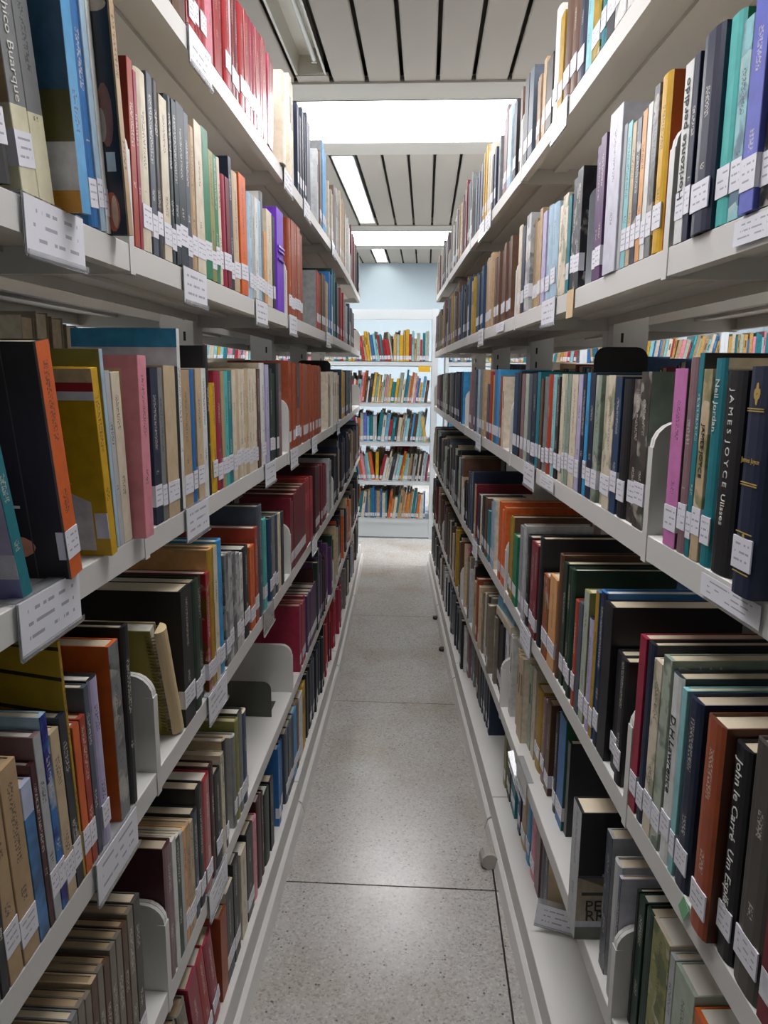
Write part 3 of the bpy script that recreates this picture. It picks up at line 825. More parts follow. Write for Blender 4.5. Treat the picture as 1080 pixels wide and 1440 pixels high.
RA 2161.3 29.0 164 0 0 112 99 - - 0 -
RA 2190.8 31.6 154 -8 0 112 97 - - 0 -
RA 2235.6 28.7 157 0 0 107 14 - - 1 -
RA 2264.8 20.7 148 -4 0 106 5 - - 1 -
RA 2286.0 29.0 150 0 0 102 4 - - 1 -
RA 2315.5 29.9 190 0 0 129 207 - m 1 -
RA 2345.9 21.5 188 -3 0 128 214 - m 1 -
RA 2367.9 33.2 182 -1 0 121 202 - m 1 -
RA 2416.6 24.0 215 0 0 146 197 188 - 1 -
RA 2441.1 23.8 203 -6 0 139 159 - - 1 -
RA 2465.4 28.8 207 0 0 142 171 - - 1 -
RA 2511.0 25.2 187 0 0 127 60 - g 0 -
RA 2536.7 30.7 179 -1 0 123 51 - g 0 -
RA 2567.9 25.1 178 -7 0 126 51 - g 0 -
RA 2593.5 35.9 184 -2 0 126 51 - g 0 -
RA 2629.9 24.8 178 -5 0 115 46 - g 0 -
RA 2655.2 27.7 178 -2 0 121 70 - g 0 -
RA 2683.4 25.6 179 -6 0 115 46 - g 0 -
RA 2709.5 34.3 182 -8 0 118 50 - g 0 -
RA 2764.2 27.0 225 0 0 153 99 - g 1 -
RA 2808.5 22.2 212 -6 0 149 85 - g 1 -
RA 2831.2 26.0 215 -1 0 141 90 - g 1 -
RA 2857.7 37.7 214 -6 0 138 89 - g 1 -
RA 2895.9 28.8 219 -3 0 150 81 - g 1 -
RA 2950.5 33.4 244 0 0 166 91 - - 0 -
RA 2984.4 34.3 230 -3 0 151 101 - - 0 -
RA 3019.2 22.3 233 -8 0 155 86 - - 0 -
RA 3042.0 37.3 235 -6 0 152 83 - - 0 -
RA 3079.8 30.9 235 -7 0 160 86 - - 0 -
RA 3111.2 29.1 228 -5 0 156 83 - - 0 -
RA 3140.8 32.5 207 0 0 141 207 - - 1 -
RA 3173.8 28.1 194 -5 0 128 194 - - 1 -
RA 3202.4 31.8 201 -4 0 132 202 - - 1 -
RA 3234.7 21.7 193 -5 0 139 185 - - 1 -
RA 3256.9 35.8 197 -3 0 130 204 - - 1 -
RA 3325.5 33.4 220 0 0 149 207 - - 1 -
RA 3359.4 21.4 210 -5 0 138 213 - - 1 -
RA 3381.3 30.6 218 -5 0 148 222 - - 1 -
RA 3412.4 32.3 206 -4 0 139 165 - - 1 -
RA 3445.2 26.2 219 -7 0 137 194 - - 1 -
RA 3471.9 25.1 215 -6 0 134 185 - - 1 -
RB 625.2 38.2 171 0 0 116 41 - - 0 -
RB 664.5 28.0 126 0 0 105 12 - m 1 -
RB 692.9 25.2 174 5 0 118 82 - - 1 -
RB 729.8 18.9 170 0 0 115 115 - m 1 -
RB 750.1 28.9 184 0 0 125 64 13 - 1 -
RB 779.4 44.6 186 5 0 150 14 14 - 1 -
RB 837.7 12.5 182 0 0 124 14 - - 1 -
RB 852.0 20.6 181 0 0 123 208 12 - 1 Horizonte_perdido
RB 914.2 30.1 194 0 0 132 197 206 - 1 -
RB 946.7 17.2 192 0 0 131 99 - m 1 -
RB 966.4 15.4 179 0 0 122 208 - - 1 -
RB 984.4 15.9 177 0 0 121 209 170 - 1 -
RB 1003.0 16.6 174 0 0 119 60 - m 1 -
RB 1022.5 14.3 175 0 0 119 188 - - 1 -
RB 1039.8 17.9 181 0 0 123 115 - - 1 -
RB 1060.7 12.4 184 0 0 125 169 - - 0 -
RB 1073.5 55.9 214 3 0 190 196 196 - 0 -
RB 1154.2 27.0 201 0 0 137 73 - - 1 -
RB 1181.7 29.5 196 -4 0 131 66 - - 1 -
RB 1275.5 34.1 188 0 0 128 41 - m 1 -
RB 1310.1 26.0 180 -1 0 119 31 - m 1 -
RB 1341.6 20.2 160 0 0 109 15 - - 1 -
RB 1367.0 37.6 169 0 0 115 207 - m 0 -
RB 1405.1 32.3 159 -3 0 109 222 - m 0 -
RB 1443.6 41.8 172 0 0 117 145 - - 1 -
RB 1491.6 38.1 177 0 0 120 145 - - 1 -
RB 1536.3 33.6 175 0 0 119 176 - - 1 -
RB 1576.8 26.0 189 0 0 128 170 - m 1 -
RB 1603.3 26.6 179 -5 0 118 139 - m 1 -
RB 1630.4 32.6 177 -7 0 116 162 - m 1 -
RB 1663.5 24.7 185 -7 0 121 133 - m 1 -
RB 1696.7 49.9 204 0 0 139 169 - m 1 -
RB 1755.2 35.4 190 0 0 129 14 - - 1 -
RB 1799.6 37.3 199 0 0 135 207 11 - 1 -
RB 1923.6 28.6 198 0 0 135 77 - m 1 -
RB 1952.7 25.1 196 -5 0 131 80 - m 1 -
RB 1978.3 37.1 195 -5 0 126 74 - m 1 -
RB 2015.9 28.8 196 -1 0 129 84 - m 1 -
RB 2045.2 19.3 194 -3 0 133 75 - m 1 -
RB 2065.0 34.0 186 -5 0 131 84 - m 1 -
RB 2111.6 24.7 190 0 0 129 77 - - 1 -
RB 2136.8 26.5 178 -2 0 121 87 - - 1 -
RB 2163.8 35.0 182 -1 0 129 80 - - 1 -
RB 2199.3 27.4 186 -7 0 117 67 - - 1 -
RB 2240.8 38.3 207 0 0 141 170 - ot 1 -
RB 2279.6 20.6 198 -6 0 138 161 - ot 1 -
RB 2300.7 34.7 196 -5 0 135 192 - ot 1 -
RB 2335.9 28.0 207 -5 0 136 182 - ot 1 -
RB 2364.4 38.1 204 -7 0 129 162 - ot 1 -
RB 2418.9 36.8 196 0 0 133 29 - m 1 -
RB 2456.2 22.6 184 -3 0 124 26 - m 1 -
RB 2479.3 34.3 189 -5 0 124 24 - m 1 -
RB 2514.1 26.6 183 -1 0 124 24 - m 1 -
RB 2541.2 33.9 185 -4 0 133 24 - m 1 -
RB 2575.6 33.5 194 -4 0 126 24 - m 1 -
RB 2628.4 28.1 189 0 0 128 156 156 - 0 -
RB 2657.0 25.3 179 0 0 127 160 - - 0 -
RB 2682.8 35.2 182 -1 0 125 191 - - 0 -
RB 2718.5 28.7 176 -7 0 117 131 - - 0 -
RB 2768.7 22.8 201 0 0 137 29 - - 1 -
RB 2808.5 22.4 190 0 0 123 22 - - 1 -
RB 2831.4 24.0 198 -2 0 133 26 - - 1 -
RB 2855.9 31.7 198 -1 0 134 25 - - 1 -
RC 553.3 25.9 219 0 0 149 169 - - 0 -
RC 579.7 35.8 214 -6 0 147 153 - - 0 -
RC 616.4 36.1 195 15 0 160 14 - jac 1 Joyce
RC 688.4 36.7 192 0 0 131 12 - - 0 J_A_M_E_S__J_O_Y_C_E__Ulisses
RC 726.6 22.3 204 0 0 139 15 207 - 1 Neil_Jordan
RC 750.6 18.6 194 0 0 132 188 - m 1 JAMES_JOYCE
RC 770.9 10.6 210 0 0 190 15 12 - 1 -
RC 783.3 22.1 206 0 0 140 105 12 - 1 -
RC 807.3 31.6 195 0 0 140 189 63 - 1 -
RC 906.2 34.6 192 0 0 130 63 116 m 1 -
RC 941.3 32.5 183 -3 0 128 57 - m 1 -
RC 977.3 33.4 183 0 0 124 12 - - 1 -
RC 1013.9 26.0 186 0 0 127 29 - - 1 -
RC 1043.2 31.2 188 0 0 128 207 - m 1 -
RC 1074.9 27.9 187 -5 0 116 185 - m 1 -
RC 1107.1 27.0 188 0 0 128 116 - m 1 -
RC 1138.0 24.4 191 0 0 130 14 - - 1 -
RC 1166.5 17.0 192 0 0 131 47 - - 1 -
RC 1187.8 17.5 190 0 0 129 14 - - 0 -
RC 1209.8 22.8 189 0 0 129 176 - - 1 -
RC 1237.3 38.6 189 0 0 129 207 - - 1 -
RC 1280.9 20.4 189 0 0 129 116 - - 1 -
RC 1306.5 15.8 189 0 0 129 155 - - 1 -
RC 1327.7 27.5 190 0 0 129 207 - - 1 -
RC 1360.8 23.0 185 0 0 126 41 - m 1 -
RC 1389.7 30.1 189 0 0 129 115 - - 1 -
RC 1426.0 31.6 189 0 0 129 144 - - 1 -
RC 1464.1 26.7 185 0 0 126 99 - - 1 -
RC 1497.6 20.7 181 0 0 123 77 - - 1 -
RC 1525.4 28.9 194 0 0 132 15 - - 1 -
RC 1561.6 38.1 192 0 0 131 14 - - 1 -
RC 1607.5 32.0 191 0 0 130 60 - m 1 -
RC 1647.8 33.6 191 0 0 130 155 - m 1 -
RC 1690.1 35.4 191 0 0 130 105 - - 1 -
RC 1734.6 27.9 197 0 0 134 12 - - 1 -
RC 1771.9 49.0 194 0 0 132 29 - - 1 -
RC 1957.1 34.0 184 0 0 125 207 - - 0 -
RC 2002.7 23.6 186 0 0 126 136 - - 1 -
RC 2038.3 36.9 203 0 0 138 47 - - 1 -
RC 2075.2 51.4 203 0 0 138 40 - - 1 -
RC 2126.6 26.6 188 0 0 128 197 - - 1 -
RC 2166.8 41.7 198 0 0 134 143 - - 1 -
RC 2222.7 39.3 162 0 0 110 60 - - 1 -
RC 2262.5 33.9 153 -5 0 104 50 - - 1 -
RC 2312.3 47.5 205 0 0 139 170 - - 1 -
RC 2376.1 50.2 205 0 0 139 99 - g 1 -
RC 2443.5 33.8 206 0 0 140 145 - g 1 -
RC 2477.8 36.5 205 -6 0 138 154 - g 1 -
RC 2533.3 27.7 206 0 0 140 60 - - 1 -
RC 2561.5 18.4 206 -6 0 132 58 - - 1 -
RC 2580.4 29.1 194 -6 0 136 61 - - 1 -
RC 2629.9 25.1 207 0 0 141 105 - - 1 -
RC 2655.5 25.5 195 -3 0 132 132 - - 1 -
RC 2681.5 30.6 196 -3 0 139 110 - - 1 -
RC 2934.1 28.3 201 0 0 137 29 47 - 0 -
RC 2962.9 29.0 196 -4 0 132 35 - - 0 -
RC 2992.4 27.5 192 -6 0 131 25 - - 0 -
RC 3050.3 30.8 201 0 0 137 14 - - 1 -
RC 3081.6 24.5 196 -3 0 136 5 - - 1 -
RC 3106.6 36.5 194 0 0 133 2 - - 1 -
RC 3175.9 36.5 202 0 0 137 14 - - 1 -
RC 3212.9 36.6 190 0 0 130 20 - - 1 -
RC 3250.0 26.7 200 -3 0 136 2 - - 1 -
RC 3312.3 30.4 199 0 0 136 41 - - 1 -
RC 3343.2 23.9 195 -6 0 133 44 - - 1 -
RC 3367.6 32.3 193 -1 0 125 31 - - 1 -
RC 3400.4 21.6 194 -7 0 130 30 - - 1 -
RC 3460.9 26.5 200 0 0 136 99 - - 1 -
RC 3487.9 36.3 199 -2 0 124 98 - - 1 -
RC 3524.7 30.3 187 -8 0 127 90 - - 1 -
RC 3555.5 25.3 198 -7 0 125 111 - - 1 -
RC 3623.4 34.2 197 0 0 134 63 - - 1 -
RC 3658.1 36.4 192 -1 0 130 49 - - 1 -
RC 3695.0 21.6 192 -5 0 121 49 - - 1 -
RC 3717.1 24.4 188 -3 0 124 49 - - 1 -
RC 3805.5 26.9 198 0 0 134 155 - - 1 -
RC 3832.9 30.2 197 -3 0 126 125 - - 1 -
RC 3863.6 38.0 198 -2 0 131 126 - - 1 -
RC 3902.1 28.0 188 -5 0 123 141 - - 1 -
RC 3930.6 31.3 190 -1 0 126 167 - - 1 -
RC 4017.7 33.8 194 0 0 132 41 - - 1 -
RC 4052.0 21.8 185 -1 0 128 44 - - 1 -
RC 4074.3 32.8 193 -5 0 129 31 - - 1 -
RC 4107.6 23.3 187 -7 0 124 32 - - 1 -
RC 4131.4 32.7 187 0 0 123 31 - - 1 -
RC 4164.6 27.8 190 -6 0 124 43 - - 1 -
RC 4254.7 24.9 191 0 0 130 105 - - 1 -
RC 4280.1 29.5 189 -7 0 121 88 - - 1 -
RC 4310.1 26.7 187 -3 0 121 102 - - 1 -
RC 4337.3 33.0 190 -8 0 125 130 - - 1 -
RC 4370.8 28.0 182 -4 0 121 103 - - 1 -
RC 4399.3 24.7 185 0 0 129 110 - - 1 -
RC 4424.5 26.6 182 -1 0 125 132 - - 1 -
RD 504.7 28.4 194 0 0 132 77 - - 1 -
RD 534.2 31.4 188 0 0 130 91 - - 1 JOHN_LE_CARRÉ
RD 569.2 43.2 235 0 0 150 63 - jac 1 -
RD 616.5 28.5 215 0 0 130 12 - - 1 John_le_Carré__Um_Espião
RD 645.4 35.3 223 10 0 160 136 76 jac 1 -
RD 711.6 31.3 215 0 0 150 14 - jac 1 -
RD 744.8 11.7 216 0 0 147 115 - - 1 -
RD 758.5 26.6 223 0 0 151 208 28 - 1 D.H.Lawrence
RD 787.2 21.8 232 0 0 158 155 116 m 1 DHL
RD 811.2 23.1 218 0 0 148 207 - m 1 -
RD 836.6 21.9 231 0 0 170 14 12 - 1 -
RD 861.0 20.5 230 0 0 160 128 128 - 1 -
RD 921.5 26.1 176 0 0 130 12 12 - 1 -
RD 948.1 37.3 171 -6 0 130 1 - - 1 -
RD 989.4 35.6 228 0 0 180 12 12 - 0 -
RD 1025.0 26.4 237 0 0 170 14 40 - 1 -
RD 1055.3 15.8 229 0 0 155 156 40 - 1 -
RD 1075.1 24.6 180 0 0 140 176 12 - 1 -
RD 1103.9 25.9 214 0 0 150 155 114 - 1 -
RD 1134.3 22.6 186 0 0 127 60 - - 0 -
RD 1161.5 23.7 181 0 0 123 144 - - 1 -
RD 1195.0 24.4 225 0 0 170 11 11 - 1 -
RD 1219.9 29.1 219 -3 0 166 6 - - 1 -
RD 1249.5 22.9 222 -2 0 166 6 - - 1 -
RD 1278.5 22.6 230 0 0 190 77 - - 0 -
RD 1306.9 54.2 176 0 0 120 209 - - 1 -
RD 1367.4 45.5 163 0 0 111 136 - m 1 -
RD 1433.4 35.3 225 0 0 180 12 - - 0 -
RD 1475.9 33.4 200 0 0 136 91 - - 1 -
RD 1509.8 34.1 199 -1 0 123 101 - - 1 -
RD 1552.4 41.2 201 0 0 180 12 - - 1 -
RD 1602.1 29.8 216 0 0 147 169 - m 1 -
RD 1632.4 24.3 209 -7 0 141 142 - m 1 -
RD 1657.2 34.1 202 -4 0 137 134 - m 1 -
RD 1701.3 49.1 169 0 0 115 13 - - 1 -
RD 1760.5 32.9 205 0 0 190 156 77 - 1 -
RD 1793.9 40.4 194 -4 0 182 121 - - 1 -
RD 1867.8 31.6 209 0 0 190 206 206 - 1 -
RD 1899.9 23.7 197 0 0 181 220 - - 1 -
RD 1935.8 35.8 212 0 0 190 206 - m 1 -
RD 2047.2 39.4 197 0 0 134 145 207 - 1 -
RD 2087.1 26.9 185 -1 0 130 113 - - 1 -
RD 2128.5 43.1 151 0 0 105 15 - - 1 -
RD 2186.3 45.4 180 0 0 122 77 - m 1 -
RD 2247.2 21.4 178 0 0 121 41 - - 1 -
RD 2269.1 27.3 173 -1 0 109 44 - - 1 -
RD 2296.9 30.7 166 -6 0 110 31 - - 1 -
RD 2345.0 26.8 164 0 0 180 14 207 - 1 -
RD 2372.3 30.6 163 -3 0 171 20 - - 1 -
RD 2403.4 29.0 157 -6 0 175 20 - - 1 -
RD 2451.2 27.1 183 0 0 190 170 91 - 1 -
RD 2478.8 28.7 176 -4 0 172 150 - - 1 -
RD 2527.4 24.9 213 0 0 200 60 14 - 0 -
RD 2552.8 36.1 199 -5 0 186 50 - - 0 -
RD 2589.4 30.6 201 -2 0 190 59 - - 0 -
RD 2620.5 29.7 204 0 0 180 46 - - 0 -
RD 2672.4 32.4 158 0 0 108 12 - - 1 -
RD 2705.3 20.7 154 -5 0 102 1 - - 1 -
RD 2726.5 29.9 156 -8 0 98 1 - - 1 -
RD 2756.9 24.7 150 -2 0 102 0 - - 1 -
RD 2782.1 9.4 152 -6 0 104 17 - - 1 -
RD 2838.8 32.1 156 0 0 106 207 170 - 1 -
RD 2871.4 22.4 152 -8 0 104 216 - - 1 -
RD 2894.3 28.1 152 -4 0 106 165 - - 1 -
RD 2922.9 30.4 146 -1 0 104 213 - - 1 -
RD 2983.9 35.0 162 0 0 110 63 - m 1 -
RD 3019.4 27.8 155 -2 0 103 69 - m 1 -
RD 3047.7 35.3 155 -7 0 102 57 - m 1 -
RD 3083.5 35.8 151 -7 0 108 69 - m 1 -
RD 3119.8 31.1 156 -7 0 100 68 - m 1 -
RD 3151.4 26.5 161 -4 0 109 49 - m 1 -
RD 3213.2 25.8 132 0 0 105 169 - - 0 -
RD 3239.5 28.1 127 -8 0 99 195 - - 0 -
RD 3268.1 30.1 129 -1 0 100 152 - - 0 -
RD 3298.7 23.1 126 -2 0 96 179 - - 0 -
RE 617.0 40.1 190 -20 0 129 136 - - 0 -
RE 658.8 48.7 190 -20 0 129 206 206 m 0 -
RE 709.4 48.8 200 -20 0 150 155 155 - 0 -
RE 760.3 13.2 200 -20 0 136 169 - - 0 -
RE 775.7 49.4 205 -20 0 150 114 207 m 0 -
RE 827.6 23.0 200 -20 0 140 11 11 - 0 W.SOMERSET
RE 853.2 18.7 200 -20 0 140 11 - - 0 -
RE 874.7 6.8 200 -20 0 136 12 11 - 0 -
RE 898.5 8.4 200 -5 0 140 60 196 - 0 -
RE 907.3 25.2 210 -5 0 140 169 169 - 0 FO
RE 956.7 25.3 220 -10 0 150 60 169 m 0 -
RE 1024.5 44.9 215 15 0 150 169 12 cov7 0 -
RE 1286.1 16.8 190 -35 0 130 99 12 - 0 -
RE 1303.3 48.9 225 -30 0 170 40 16 - 1 KEN
RE 1358.4 24.6 208 -30 0 141 12 11 - 1 -
RE 1383.5 32.3 198 -37 0 132 0 - - 1 -
RE 1423.1 34.4 201 -30 0 137 77 - - 1 -
RE 1464.6 36.4 186 -30 0 126 105 - - 1 -
RE 1508.4 54.3 190 -30 0 129 156 - - 1 -
RE 1570.7 33.0 214 -30 0 146 207 - - 0 -
RE 1612.1 34.6 200 -30 0 136 155 - m 0 -
RE 1647.1 25.2 210 -15 0 160 188 207 m 0 -
RE 1672.8 28.5 202 -15 0 149 193 - m 0 -
RE 1701.8 29.4 199 -21 0 156 199 - m 0 -
RE 1731.7 22.7 199 -22 0 157 193 - m 0 -
RE 1786.6 29.8 210 -15 0 160 208 - m 0 -
RE 1816.9 24.2 209 -19 0 152 224 - m 0 -
RE 1858.5 12.5 206 -22 0 149 187 - m 0 -
RE 1871.5 26.1 196 -17 0 153 223 - m 0 -
RE 1898.5 29.5 200 -10 0 136 12 14 - 1 -
RE 1928.5 29.4 187 -12 0 125 17 - - 1 -
RE 1958.4 42.0 194 -13 0 124 0 - - 1 -
RE 2000.9 25.9 194 -11 0 135 1 - - 1 -
RF 1378.7 33.2 170 -30 0 116 14 188 - 0 -
RF 1412.4 37.1 162 -31 0 112 19 - - 0 -
RF 1457.5 38.6 180 -30 0 122 105 - - 0 -
RF 1504.0 49.1 180 -30 0 122 210 - - 1 -
RF 1561.6 43.6 190 -30 0 129 47 - - 1 -
RF 1614.2 55.9 190 -30 3.0 129 170 - - 1 -
RF 1679.7 27.1 180 -30 2.0 122 29 - - 1 -
RF 1707.3 32.0 174 -36 2.0 114 24 - - 1 -
RF 1750.2 31.9 190 -30 0 129 15 - - 1 -
RF 1782.6 31.8 188 -31 0 124 9 - - 1 -
RF 1826.1 30.5 200 -30 0 136 12 - - 1 -
RF 1857.1 25.1 199 -32 0 126 1 - - 1 -
RF 1894.2 27.7 190 -30 0 129 114 - - 1 -
RF 1922.4 30.8 183 -35 0 126 96 - - 1 -
RF 2199.3 25.8 200 -30 0 136 14 - - 1 -
RF 2225.6 26.3 199 -37 0 135 2 - - 1 -
RF 2252.4 25.0 187 -31 0 124 19 - - 1 -
RF 2294.2 23.5 200 -30 0 136 60 - - 1 -
RF 2318.2 37.7 187 -33 0 123 70 - - 1 -
RF 2356.4 22.3 194 -30 0 132 46 - - 1 -
RF 2396.9 54.7 190 -30 0 129 12 - - 0 -
RF 2470.3 25.6 180 -30 0 122 77 - - 1 -
RF 2496.4 20.8 174 -35 0 116 67 - - 1 -
RF 2517.7 29.7 176 -35 0 116 67 - - 1 -
RF 2568.0 28.0 180 -30 0 122 99 - - 1 -
RF 2596.5 32.0 171 -35 0 119 85 - - 1 -
RF 2629.0 22.1 180 -30 0 121 112 - - 1 -
RF 2652.0 50.7 180 -20 0 122 105 - - 1 -
RF 2703.1 31.5 180 -10 0 122 208 - - 0 -
RF 2735.0 34.2 195 0 0 133 12 12 m 1 -
LD 3050.0 7.4 196 -3 0 136 188 - b 1 -
LD 3058.0 35.4 222 3 0 138 14 - - 1 -
LD 3094.0 7.4 253 -3 0 173 63 - b 1 -
LD 3102.0 9.4 227 -10 0 167 12 - - 0 -
LD 3112.0 23.4 212 -18 0 151 77 - - 1 -
LD 3136.0 19.4 234 -3 0 158 188 - - 0 -
LD 3156.0 13.4 225 -13 0 164 14 - - 1 -
LD 3170.0 16.4 239 -6 0 156 188 - - 1 -
LD 3187.0 16.4 206 -3 0 147 188 - b 1 -
LD 3204.0 35.4 245 -8 0 153 14 - b 0 -
LD 3240.0 19.4 266 -9 0 170 12 - - 1 -
LD 3260.0 23.4 191 -6 0 140 77 - - 1 -
LD 3284.0 7.4 202 -17 0 148 12 - - 1 -
LD 3292.0 29.4 220 2 0 146 14 - - 1 -
LD 3322.0 7.4 222 -13 0 160 14 - m 1 -
LD 3330.0 16.4 248 3 0 156 14 - - 1 -
LD 3347.0 9.4 210 -12 0 143 77 - b 1 -
LD 3357.0 16.4 241 -16 0 156 12 - - 0 -
LD 3374.0 35.4 229 -5 0 150 14 - b 1 -
LD 3410.0 29.4 234 -17 0 149 63 - m 0 -
LD 3460.0 23.4 230 -14 0 163 188 - - 0 -
LD 3504.0 23.4 223 -5 0 140 63 - - 1 -
LD 3548.0 16.4 202 -6 0 142 12 - - 1 -
LD 3565.0 19.4 250 1 0 172 14 - m 1 -
LD 3585.0 16.4 240 -3 0 167 77 - - 1 -
LD 3602.0 16.4 214 3 0 140 14 - b 1 -
LD 3619.0 19.4 204 -18 0 138 77 - - 1 -
LD 3639.0 35.4 200 -3 0 140 63 - m 1 -
LD 3675.0 29.4 238 -7 0 166 12 - - 1 -
LD 3705.0 9.4 231 0 0 150 77 - m 1 -
LD 3715.0 35.4 200 3 0 135 12 - m 1 -
LD 3751.0 35.4 230 -10 0 148 188 - - 1 -
LD 3787.0 16.4 207 -2 0 149 14 - - 1 -
LD 3804.0 13.4 190 2 0 119 12 - b 1 -
LD 3818.0 23.4 230 -12 0 151 12 - m 1 -
LD 3842.0 16.4 218 -4 0 155 188 - - 1 -
LD 3920.0 7.4 208 2 0 135 100 - - 1 -
LD 3928.0 29.4 231 -13 0 160 60 - - 1 -
LD 3958.0 19.4 208 -4 0 146 188 - - 1 -
LD 3978.0 7.4 222 -6 0 153 77 - - 0 -
LD 3986.0 19.4 206 -7 0 129 41 - b 1 -
LD 4006.0 35.4 232 -12 0 169 60 - - 1 -
LD 4042.0 9.4 226 -6 0 166 99 - b 1 -
LD 4052.0 13.4 215 2 0 136 188 - m 1 -
LD 4066.0 35.4 221 -6 0 164 105 - b 1 -
LD 4102.0 7.4 202 -15 0 139 100 - - 1 -
LD 4110.0 19.4 213 -2 0 144 77 - m 0 -
LD 4130.0 13.4 184 2 0 115 77 - - 1 -
LD 4144.0 29.4 231 -1 0 150 14 - - 1 -
LD 4174.0 7.4 209 -2 0 133 41 - - 1 -
LD 4182.0 23.4 209 -4 0 135 41 - - 0 -
LD 4206.0 19.4 181 -11 0 113 41 - b 1 -
LD 4226.0 13.4 218 -12 0 140 77 - m 1 -
LD 4240.0 13.4 212 -17 0 153 100 - b 1 -
LD 4254.0 29.4 193 2 0 142 105 - m 0 -
LD 4284.0 13.4 215 -13 0 149 77 - b 1 -
LD 4298.0 23.4 203 -1 0 139 60 - - 1 -
LD 4322.0 23.4 199 -1 0 130 99 - b 1 -
LD 4346.0 16.4 210 -7 0 131 60 - - 1 -
LD 4363.0 19.4 191 -5 0 124 99 - b 1 -
LD 4383.0 7.4 210 0 0 143 14 - - 1 -
LD 4391.0 35.4 186 -11 0 136 188 - m 1 -
LD 4427.0 23.4 215 -8 0 147 14 - m 1 -
LD 4451.0 19.4 213 -1 0 134 63 - - 1 -
LD 4471.0 19.4 200 -10 0 137 60 - - 1 -
LD 4491.0 23.4 220 -1 0 153 14 - b 1 -
LD 4515.0 9.4 207 -14 0 129 41 - - 1 -
LD 4545.0 16.4 207 -13 0 146 99 - - 1 -
LD 4562.0 13.4 209 2 0 149 188 - - 1 -
LD 4576.0 13.4 206 -13 0 143 105 - - 1 -
LD 4590.0 29.4 215 -5 0 153 63 - m 1 -
LD 4620.0 13.4 220 1 0 143 99 - - 1 -
LD 4634.0 7.4 213 3 0 133 41 - - 1 -
LD 4642.0 29.4 183 -6 0 122 100 - - 1 -
LD 4672.0 11.4 206 -3 0 136 105 - m 1 -
LD 4684.0 7.4 236 -13 0 147 99 - - 1 -
LD 4712.0 19.4 200 -14 0 128 77 - - 1 -
LD 4732.0 16.4 216 2 0 153 105 - b 1 -
LD 4749.0 35.4 195 -7 0 132 60 - b 1 -
LD 4785.0 13.4 219 -18 0 144 77 - - 1 -
LD 4799.0 29.4 193 2 0 133 77 - m 1 -
LE 2360.0 9.4 218 -7 0 141 55 - b 0 -
LE 2370.0 13.4 237 -11 0 159 73 - b 1 -
LE 2384.0 35.4 234 4 0 147 11 - - 1 -
LE 2420.0 23.4 168 2 0 116 73 - b 1 -
LE 2444.0 11.4 238 -8 0 173 73 - m 1 -
LE 2456.0 35.4 260 -4 0 162 11 - - 1 -
LE 2492.0 16.4 217 -14 0 158 11 - b 1 -
LE 2509.0 16.4 231 -1 0 145 73 - - 1 -
LE 2526.0 13.4 193 -2 0 141 73 - - 1 -
LE 2540.0 11.4 204 3 0 127 11 - b 1 -
LE 2552.0 16.4 201 -2 0 129 55 - m 1 -
LE 2569.0 16.4 243 -17 0 156 11 - - 1 -
LE 2586.0 9.4 207 3 0 136 55 - - 1 -
LE 2596.0 23.4 214 -17 0 158 73 - - 1 -
LE 2620.0 11.4 219 -7 0 149 73 - b 1 -
LE 2632.0 29.4 252 -17 0 162 73 - m 1 -
LE 2662.0 23.4 237 -1 0 167 73 - - 1 -
LE 2686.0 16.4 191 -13 0 133 73 - - 1 -
LE 2703.0 19.4 195 -5 0 126 73 - - 1 -
LE 2723.0 13.4 213 -14 0 146 73 - m 1 -
LE 2737.0 35.4 212 -9 0 143 73 - - 0 -
LE 2793.0 19.4 192 1 0 126 73 - - 0 -
LE 2813.0 23.4 235 2 0 149 11 - - 1 -
LE 2837.0 13.4 207 -14 0 138 73 - - 1 -
LE 2920.0 23.4 191 -5 0 134 12 - b 0 -
LE 2944.0 16.4 244 3 0 155 188 - m 1 -
LE 2961.0 7.4 208 -4 0 136 12 - - 0 -
LE 2969.0 16.4 212 -17 0 136 12 - b 1 -
LE 2986.0 16.4 199 -10 0 138 188 - - 1 -
LE 3003.0 19.4 209 -17 0 140 12 - - 1 -
LE 3060.0 29.4 214 -9 0 141 41 - m 1 -
LE 3090.0 29.4 206 -1 0 152 188 - - 1 -
LE 3120.0 7.4 200 -9 0 129 14 - - 1 -
LE 3128.0 7.4 214 -8 0 154 73 - - 1 -
LE 3136.0 19.4 213 -17 0 148 206 - m 1 -
LE 3176.0 11.4 219 -16 0 154 206 - - 0 -
LE 3188.0 19.4 224 -6 0 155 14 - - 1 -
LE 3208.0 16.4 214 -8 0 133 14 - m 0 -
LE 3225.0 35.4 185 -7 0 116 12 - - 1 -
LE 3261.0 9.4 205 -7 0 147 41 - m 0 -
LE 3271.0 23.4 229 -7 0 152 41 - - 1 -
LE 3295.0 9.4 229 -5 0 144 41 - - 1 -
LE 3305.0 16.4 204 -10 0 148 73 - - 1 -
LE 3342.0 11.4 217 -16 0 157 14 - - 1 -
LE 3354.0 19.4 218 -14 0 161 14 - - 0 -
LE 3374.0 11.4 212 -17 0 148 14 - m 1 -
LE 3386.0 13.4 202 2 0 129 206 - m 1 -
LE 3400.0 13.4 228 -15 0 154 41 - - 1 -
LE 3414.0 7.4 205 -13 0 148 188 - b 0 -
LE 3422.0 13.4 195 -14 0 138 12 - - 1 -
LE 3436.0 13.4 205 -17 0 140 14 - - 1 -
LE 3450.0 29.4 198 -16 0 128 41 - b 1 -
LE 3480.0 35.4 211 -7 0 156 188 - b 1 -
LE 3516.0 23.4 214 2 0 153 14 - - 1 -
LE 3540.0 19.4 260 1 0 186 188 - - 1 -
LE 3560.0 7.4 192 3 0 123 73 - - 1 -
LE 3568.0 11.4 226 -6 0 157 41 - b 1 -
LE 3580.0 13.4 222 -8 0 143 206 - - 0 -
